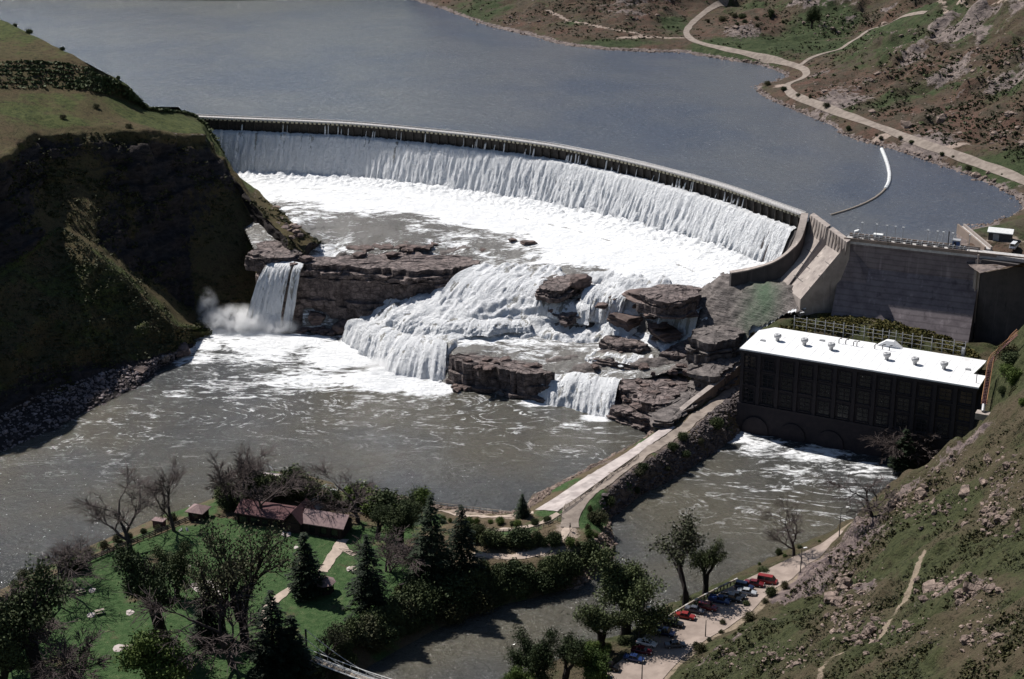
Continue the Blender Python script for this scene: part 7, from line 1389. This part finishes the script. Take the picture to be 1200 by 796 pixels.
p = on_isl(668, 622); person('person in dark clothes walking where the causeway road meets the island', p + [0, 0, .15], 1.2, 'stand', (.05, .05, .06), (.04, .04, .05))
# utility pole with a crossarm
p = on_isl(471, 706); up_ = thing('bird_post', 'dark post with a short top bar on the lawn below the tallest fir', 'post', p); MB().tube([(0, 0, -.3), (0, 0, 4.2)], .13, 6).part('pole', M['bark_dark'], up_); MB().box((0, 0, 4.25), (1.1, .45, .22), .4).part('crossbar', M['bark_dark'], up_)
# footbridge
fb0, fb1 = P(356, 768, 6.4), P(470, 806, 6.0); fbz = heading(fb0, fb1); fbl = float(np.linalg.norm((fb1 - fb0)[:2])); fb_ = thing('footbridge', 'narrow suspension footbridge with pale decking and cables at the bottom edge', 'footbridge', fb0, fbz)
plk = MB().box((0, 0, 0), (.34, 1.7, .08)).me('plank', M['timber_pale']); npk = int(fbl / .42) + 30
def sag(x): return -0.9 * math.sin(math.pi * min(1, x / (fbl * 1.6)))
for k in range(npk): x = k * .42; link('plank', plk, fb_, (x, random.uniform(-.02, .02), sag(x)))
for sy in (-.85, .85):
    xs_ = np.linspace(0, npk * .42, 40); MB().tube([(x, sy, sag(x) + .02) for x in xs_], .13, 5).part('stringer', M['white_paint'], fb_); MB().tube([(x, sy, sag(x) + 1.1) for x in xs_], .07, 5).part('handrail', M['white_paint'], fb_)
    MB().tube([(x, sy * 1.15, 5.2 - 5.6 * math.sin(math.pi * min(.5, x / (fbl * 1.6)))) for x in xs_], .07, 5).part('cable', M['steel'], fb_); MB().tube([(0, sy * 1.15, -2), (0, sy * 1.15, 5.3)], .2, 6).part('tower', M['steel_dark'], fb_)
    hg = MB()
    for x in np.arange(1.5, npk * .42, 1.8): hg.tube([(x, sy, sag(x)), (x, sy, sag(x) + 1.1)], .045, 4)
    hg.part('baluster', M['white_paint'], fb_)
# ------------------------------------------------------------------ car park
def car_paint(name, c):
    m, t, b = new_mat(name); b.inputs['Roughness'].default_value = .3; b.inputs['Coat Weight'].default_value = .6; n = t.noise(1.5, 4, .6, t.coords()); t.set(b.inputs['Base Color'], t.mix(t.ramp(n, .4, .7), c, tuple(v * .8 for v in c))); return m
PAINT = {'red': (.24, .025, .02), 'dark red': (.13, .012, .014), 'blue': (.02, .04, .12), 'dark blue': (.012, .018, .05), 'black': (.012, .012, .013), 'white': (.75, .75, .75), 'silver': (.4, .41, .42), 'grey': (.09, .09, .1), 'maroon': (.08, .012, .02)}
PAINT = {k: car_paint(k.replace(' ', '_') + '_paint', v) for k, v in PAINT.items()}
M['tyre'] = pmat('tyre_rubber', (.015, .015, .015), None, 5, .9); M['lamp'] = pmat('lamp_lens', (.6, .6, .58), None, 5, .2); M['tail'] = pmat('tail_lens', (.25, .02, .02), None, 5, .3)
def loft_body(sec):
    """sections along the car: x, half width at sill, half width at belt, half width at roof, z sill, z belt, z roof"""
    mb = MB(); V_ = []
    for x, ws, wb_, wr_, zs, zb, zr in sec: V_ += [[x, -ws, zs], [x, -wb_, (zs + zb) * .55], [x, -wb_ * .97, zb], [x, -wr_, zr], [x, 0, zr + .03], [x, wr_, zr], [x, wb_ * .97, zb], [x, wb_, (zs + zb) * .55], [x, ws, zs]]
    n = 9; mb.add(V_, grid_faces(len(sec), n, True)); b = (len(sec) - 1) * n
    mb.T.append(np.array([[0, k, k + 1] for k in range(1, n - 1)])); mb.T.append(np.array([[b, b + k + 1, b + k] for k in range(1, n - 1)])); return mb
CARS = {}
def proto_car(kind):
    if kind == 'sedan': L, w, hb, hr, cab, trunk = 4.7, .88, .88, 1.40, (-1.35, -.75, .55, 1.15), .95
    elif kind == 'suv': L, w, hb, hr, cab, trunk = 4.6, .92, 1.05, 1.75, (-2.15, -1.95, .55, 1.0), 1.05
    elif kind == 'van': L, w, hb, hr, cab, trunk = 4.9, .95, 1.1, 1.95, (-2.3, -2.2, 1.2, 1.9), 1.1
    else: L, w, hb, hr, cab, trunk = 5.2, .95, 1.0, 1.75, (-.55, -.35, .85, 1.35), 1.0
    h = L / 2; z0 = .28
    def lo(x, t=hb): return (x, w * .9, w, w * .86, z0, t * .82, t)
    body = loft_body([(-h, w * .8, w * .86, w * .7, .4, .62, .72), lo(-h + .12, trunk * .96), lo(cab[0], trunk), lo(cab[3], hb), lo(h - .7, hb * .95), lo(h - .12, hb * .84), (h, w * .78, w * .84, w * .66, .4, .58, .64)]); parts = [('body', body.me('body', PAINT['black'], False), None)]
    if kind == 'pickup':
        bed = MB(); bed.box((-1.6, -w * .93, 1.12), (1.9, .12, .3)).box((-1.6, w * .93, 1.12), (1.9, .12, .3)).box((-h + .1, 0, 1.05), (.1, w * 1.8, .42)); parts.append(('bed_side', bed.me('bed_side', PAINT['black']), None))
    gl = MB(); zb = hb - .03; V_ = [[cab[0], -w * .84, zb], [cab[3], -w * .84, zb], [cab[3], w * .84, zb], [cab[0], w * .84, zb], [cab[1], -w * .70, hr - .05], [cab[2], -w * .70, hr - .05], [cab[2], w * .70, hr - .05], [cab[1], w * .70, hr - .05]]
    gl.add(V_, [[0, 1, 5, 4], [1, 2, 6, 5], [2, 3, 7, 6], [3, 0, 4, 7], [4, 5, 6, 7]]); parts.append(('window', gl.me('window', M['glass']), 1))
    rf = MB().box(((cab[1] + cab[2]) / 2, 0, hr - .02), (cab[2] - cab[1] + .1, w * 1.44, .08)); 
    for sx, a, b in ((1, cab[3], cab[2]), (-1, cab[0], cab[1])):
        for sy in (-1, 1): rf.tube([(a, sy * w * .85, zb), (b, sy * w * .71, hr - .03)], .05, 4)
    xm = (cab[1] + cab[2]) / 2
    for sy in (-1, 1): rf.tube([(xm, sy * w * .86, zb), (xm, sy * w * .72, hr - .03)], .05, 4)
    parts.append(('roof', rf.me('roof', PAINT['black']), None))
    wh = MB(); th = 14; wh.lathe([(.0, -.1), (.2, -.11), (.33, -.09), (.33, .09), (.2, .11), (0, .1)], sides=14); v = np.vstack(wh.V); wh.V = [v[:, [0, 2, 1]]]; wme = wh.me('wheel', M['tyre']); hub = MB(); hub.lathe([(0, .125), (.18, .12), (.19, .0)], sides=10); v = np.vstack(hub.V); hub.V = [v[:, [0, 2, 1]] * [1, -1, 1]]; hme = hub.me('hub_cap', M['steel']); hub2 = MB(); hub2.V = [v[:, [0, 2, 1]]]; hub2.Q = hub.Q; hub2.n = hub.n; hme2 = hub2.me('hub_cap', M['steel'])
    parts.append(('bumper', MB().box((h - .02, 0, .48), (.12, w * 1.7, .16)).me('bumper', M['steel_dark']), 1)); parts.append(('bumper', MB().box((-h + .02, 0, .5), (.12, w * 1.7, .16)).me('bumper', M['steel_dark']), 1))
    hl = MB().box((0, 0, 0), (.1, .3, .14)).me('headlight', M['lamp']); tl_ = MB().box((0, 0, 0), (.1, .26, .16)).me('tail_light', M['tail']); return parts, (wme, hme, hme2), (hl, tl_), (L, w, hb)
def car(kind, paint, label, px, py, rz, nm='parked_car', fld=None, z=4.62, cat='car'):
    if kind not in CARS: CARS[kind] = proto_car(kind)
    parts, (wme, hme, hme2), (hl, tl_), (L, w, hb) = CARS[kind]; p = P(px, py, z); t = thing(nm, label, cat, p, rz, 'cars parked by the river' if nm != 'yard_truck' else None, .9)
    for pn, me, keep in parts:
        o = link(pn, me, t)
        if not keep: o.material_slots[0].link = 'OBJECT'; o.material_slots[0].material = PAINT[paint]
    for x in (-L * .29, L * .30):
        for sy in (-1, 1): wo = link('wheel', wme, t, (x, sy * (w - .08), .33)); link('hub_cap', hme if sy < 0 else hme2, wo)
    for sy in (-1, 1): link('headlight', hl, t, (L / 2 - .05, sy * w * .66, .68)); link('tail_light', tl_, t, (-L / 2 + .04, sy * w * .7, .72))
    return t
cz = -0.37
for kind, paint, px, py, dz, lab in [
 ('van', 'red', 899, 683, 0, 'bright red van, last vehicle at the far end of the row'), ('sedan', 'dark red', 884, 686, .05, 'dark red car tucked beside the bright red van'), ('suv', 'dark blue', 872, 690, -.04, 'dark blue wagon third from the far end of the row'),
 ('sedan', 'silver', 875, 696, .03, 'silver car with a bright windscreen beside the dark blue wagon'), ('sedan', 'black', 863, 700, 0, 'black car between the silver car and the blue pickup'), ('pickup', 'black', 856, 703.5, .04, 'black pickup parked close to the blue pickup'), ('pickup', 'blue', 843, 706, -.03, 'blue pickup with a pale roof in the middle of the row'),
 ('suv', 'dark red', 829, 714, .02, 'dark red wagon under the half-leafed tree'), ('sedan', 'grey', 814, 717, -.02, 'grey car with two bright reflections beside the dark red wagon'), ('sedan', 'red', 803, 724, 0, 'bright red car in the middle of the row by the guard rail'), ('suv', 'black', 789, 733, .04, 'black wagon at the near end of the guard rail'),
 ('pickup', 'dark blue', 778, 744, 0, 'dark blue pickup in the shade of the big tree'), ('sedan', 'white', 758, 756, -.03, 'white car in front of the big dark tree'), ('sedan', 'maroon', 752, 765, .02, 'maroon car shaded beside the white car'), ('sedan', 'grey', 791, 758, .5, 'grey car parked apart by the brown scrub'), ('sedan', 'blue', 743, 774, -.02, 'blue car parked alone in the lower gap of the row'),
 ('suv', 'black', 714, 784, .03, 'black wagon with a rack near the bottom edge'), ('sedan', 'dark blue', 705, 796, 0, 'dark car cut off by the bottom edge')]:
    car(kind, paint, lab, px, py, cz + dz)
tk = car('van', 'white', 'pale van parked on the yard beside the white-roofed shed', 1188, 291, 1.05, 'yard_truck', None, 44.0, 'van')
# guard rail
gq = PL(resample(np.array([(770, 736), (780, 728), (800, 715.5), (820, 704), (845, 691), (864, 682)], float), 26), 4.55); go_ = gq[0].copy(); gr_ = thing('guard_rail', 'pale timber guard rail between the parked cars and the river', 'guard rail', go_)
gp = MB().box((0, 0, .35), (.22, .22, 1.0)).me('post', M['timber_dark'])
for k, v in enumerate(gq):
    link('post', gp, gr_, tuple(v - go_))
    if k < 25: d = gq[k + 1] - v; link('rail', MB().box((0, 0, 0), (float(np.linalg.norm(d)) * .97, .3, .32)).me('rail', M['timber_pale'] if k % 3 else M['deck']), gr_, tuple((v + gq[k + 1]) / 2 - go_ + [0, 0, .78]), (0, 0, math.atan2(d[1], d[0])))
# lamp posts of the car park
def street_lamp(label, px, py, h, arm=1.6, rz=0.3, zf=4.6, white=True):
    p = P(px, py, zf); t = thing('street_lamp', label, 'street lamp', p, rz, 'lamps of the car park'); MB().tube([(0, 0, -.3), (0, 0, h * .6), (0, 0, h)], [.13, .10, .07], 7).part('pole', M['steel_dark'], t)
    if arm: MB().tube([(0, 0, h - .1), (arm * .5, 0, h + .15), (arm, 0, h + .1)], .05, 5).part('arm', M['steel_dark'], t); MB().box((arm + .3, 0, h + .08), (.8, .36, .2)).part('lamp_head', M['white_paint'], t)
street_lamp('lamp post with a white head in front of the big dark tree', 748.5, 752, 7.5); street_lamp('bare dark pole at the bottom of the car park', 752, 802, 6.5, 0); street_lamp('short dark pole at the brown scrub half way up the car park', 826.5, 748, 4.2, 0); street_lamp('dark pole near the lone leafless tree', 937.5, 676, 6.8, 0.5); street_lamp('thin lamp post with a white head beyond the lone leafless tree', 983, 633, 8.0, 1.2, .2)
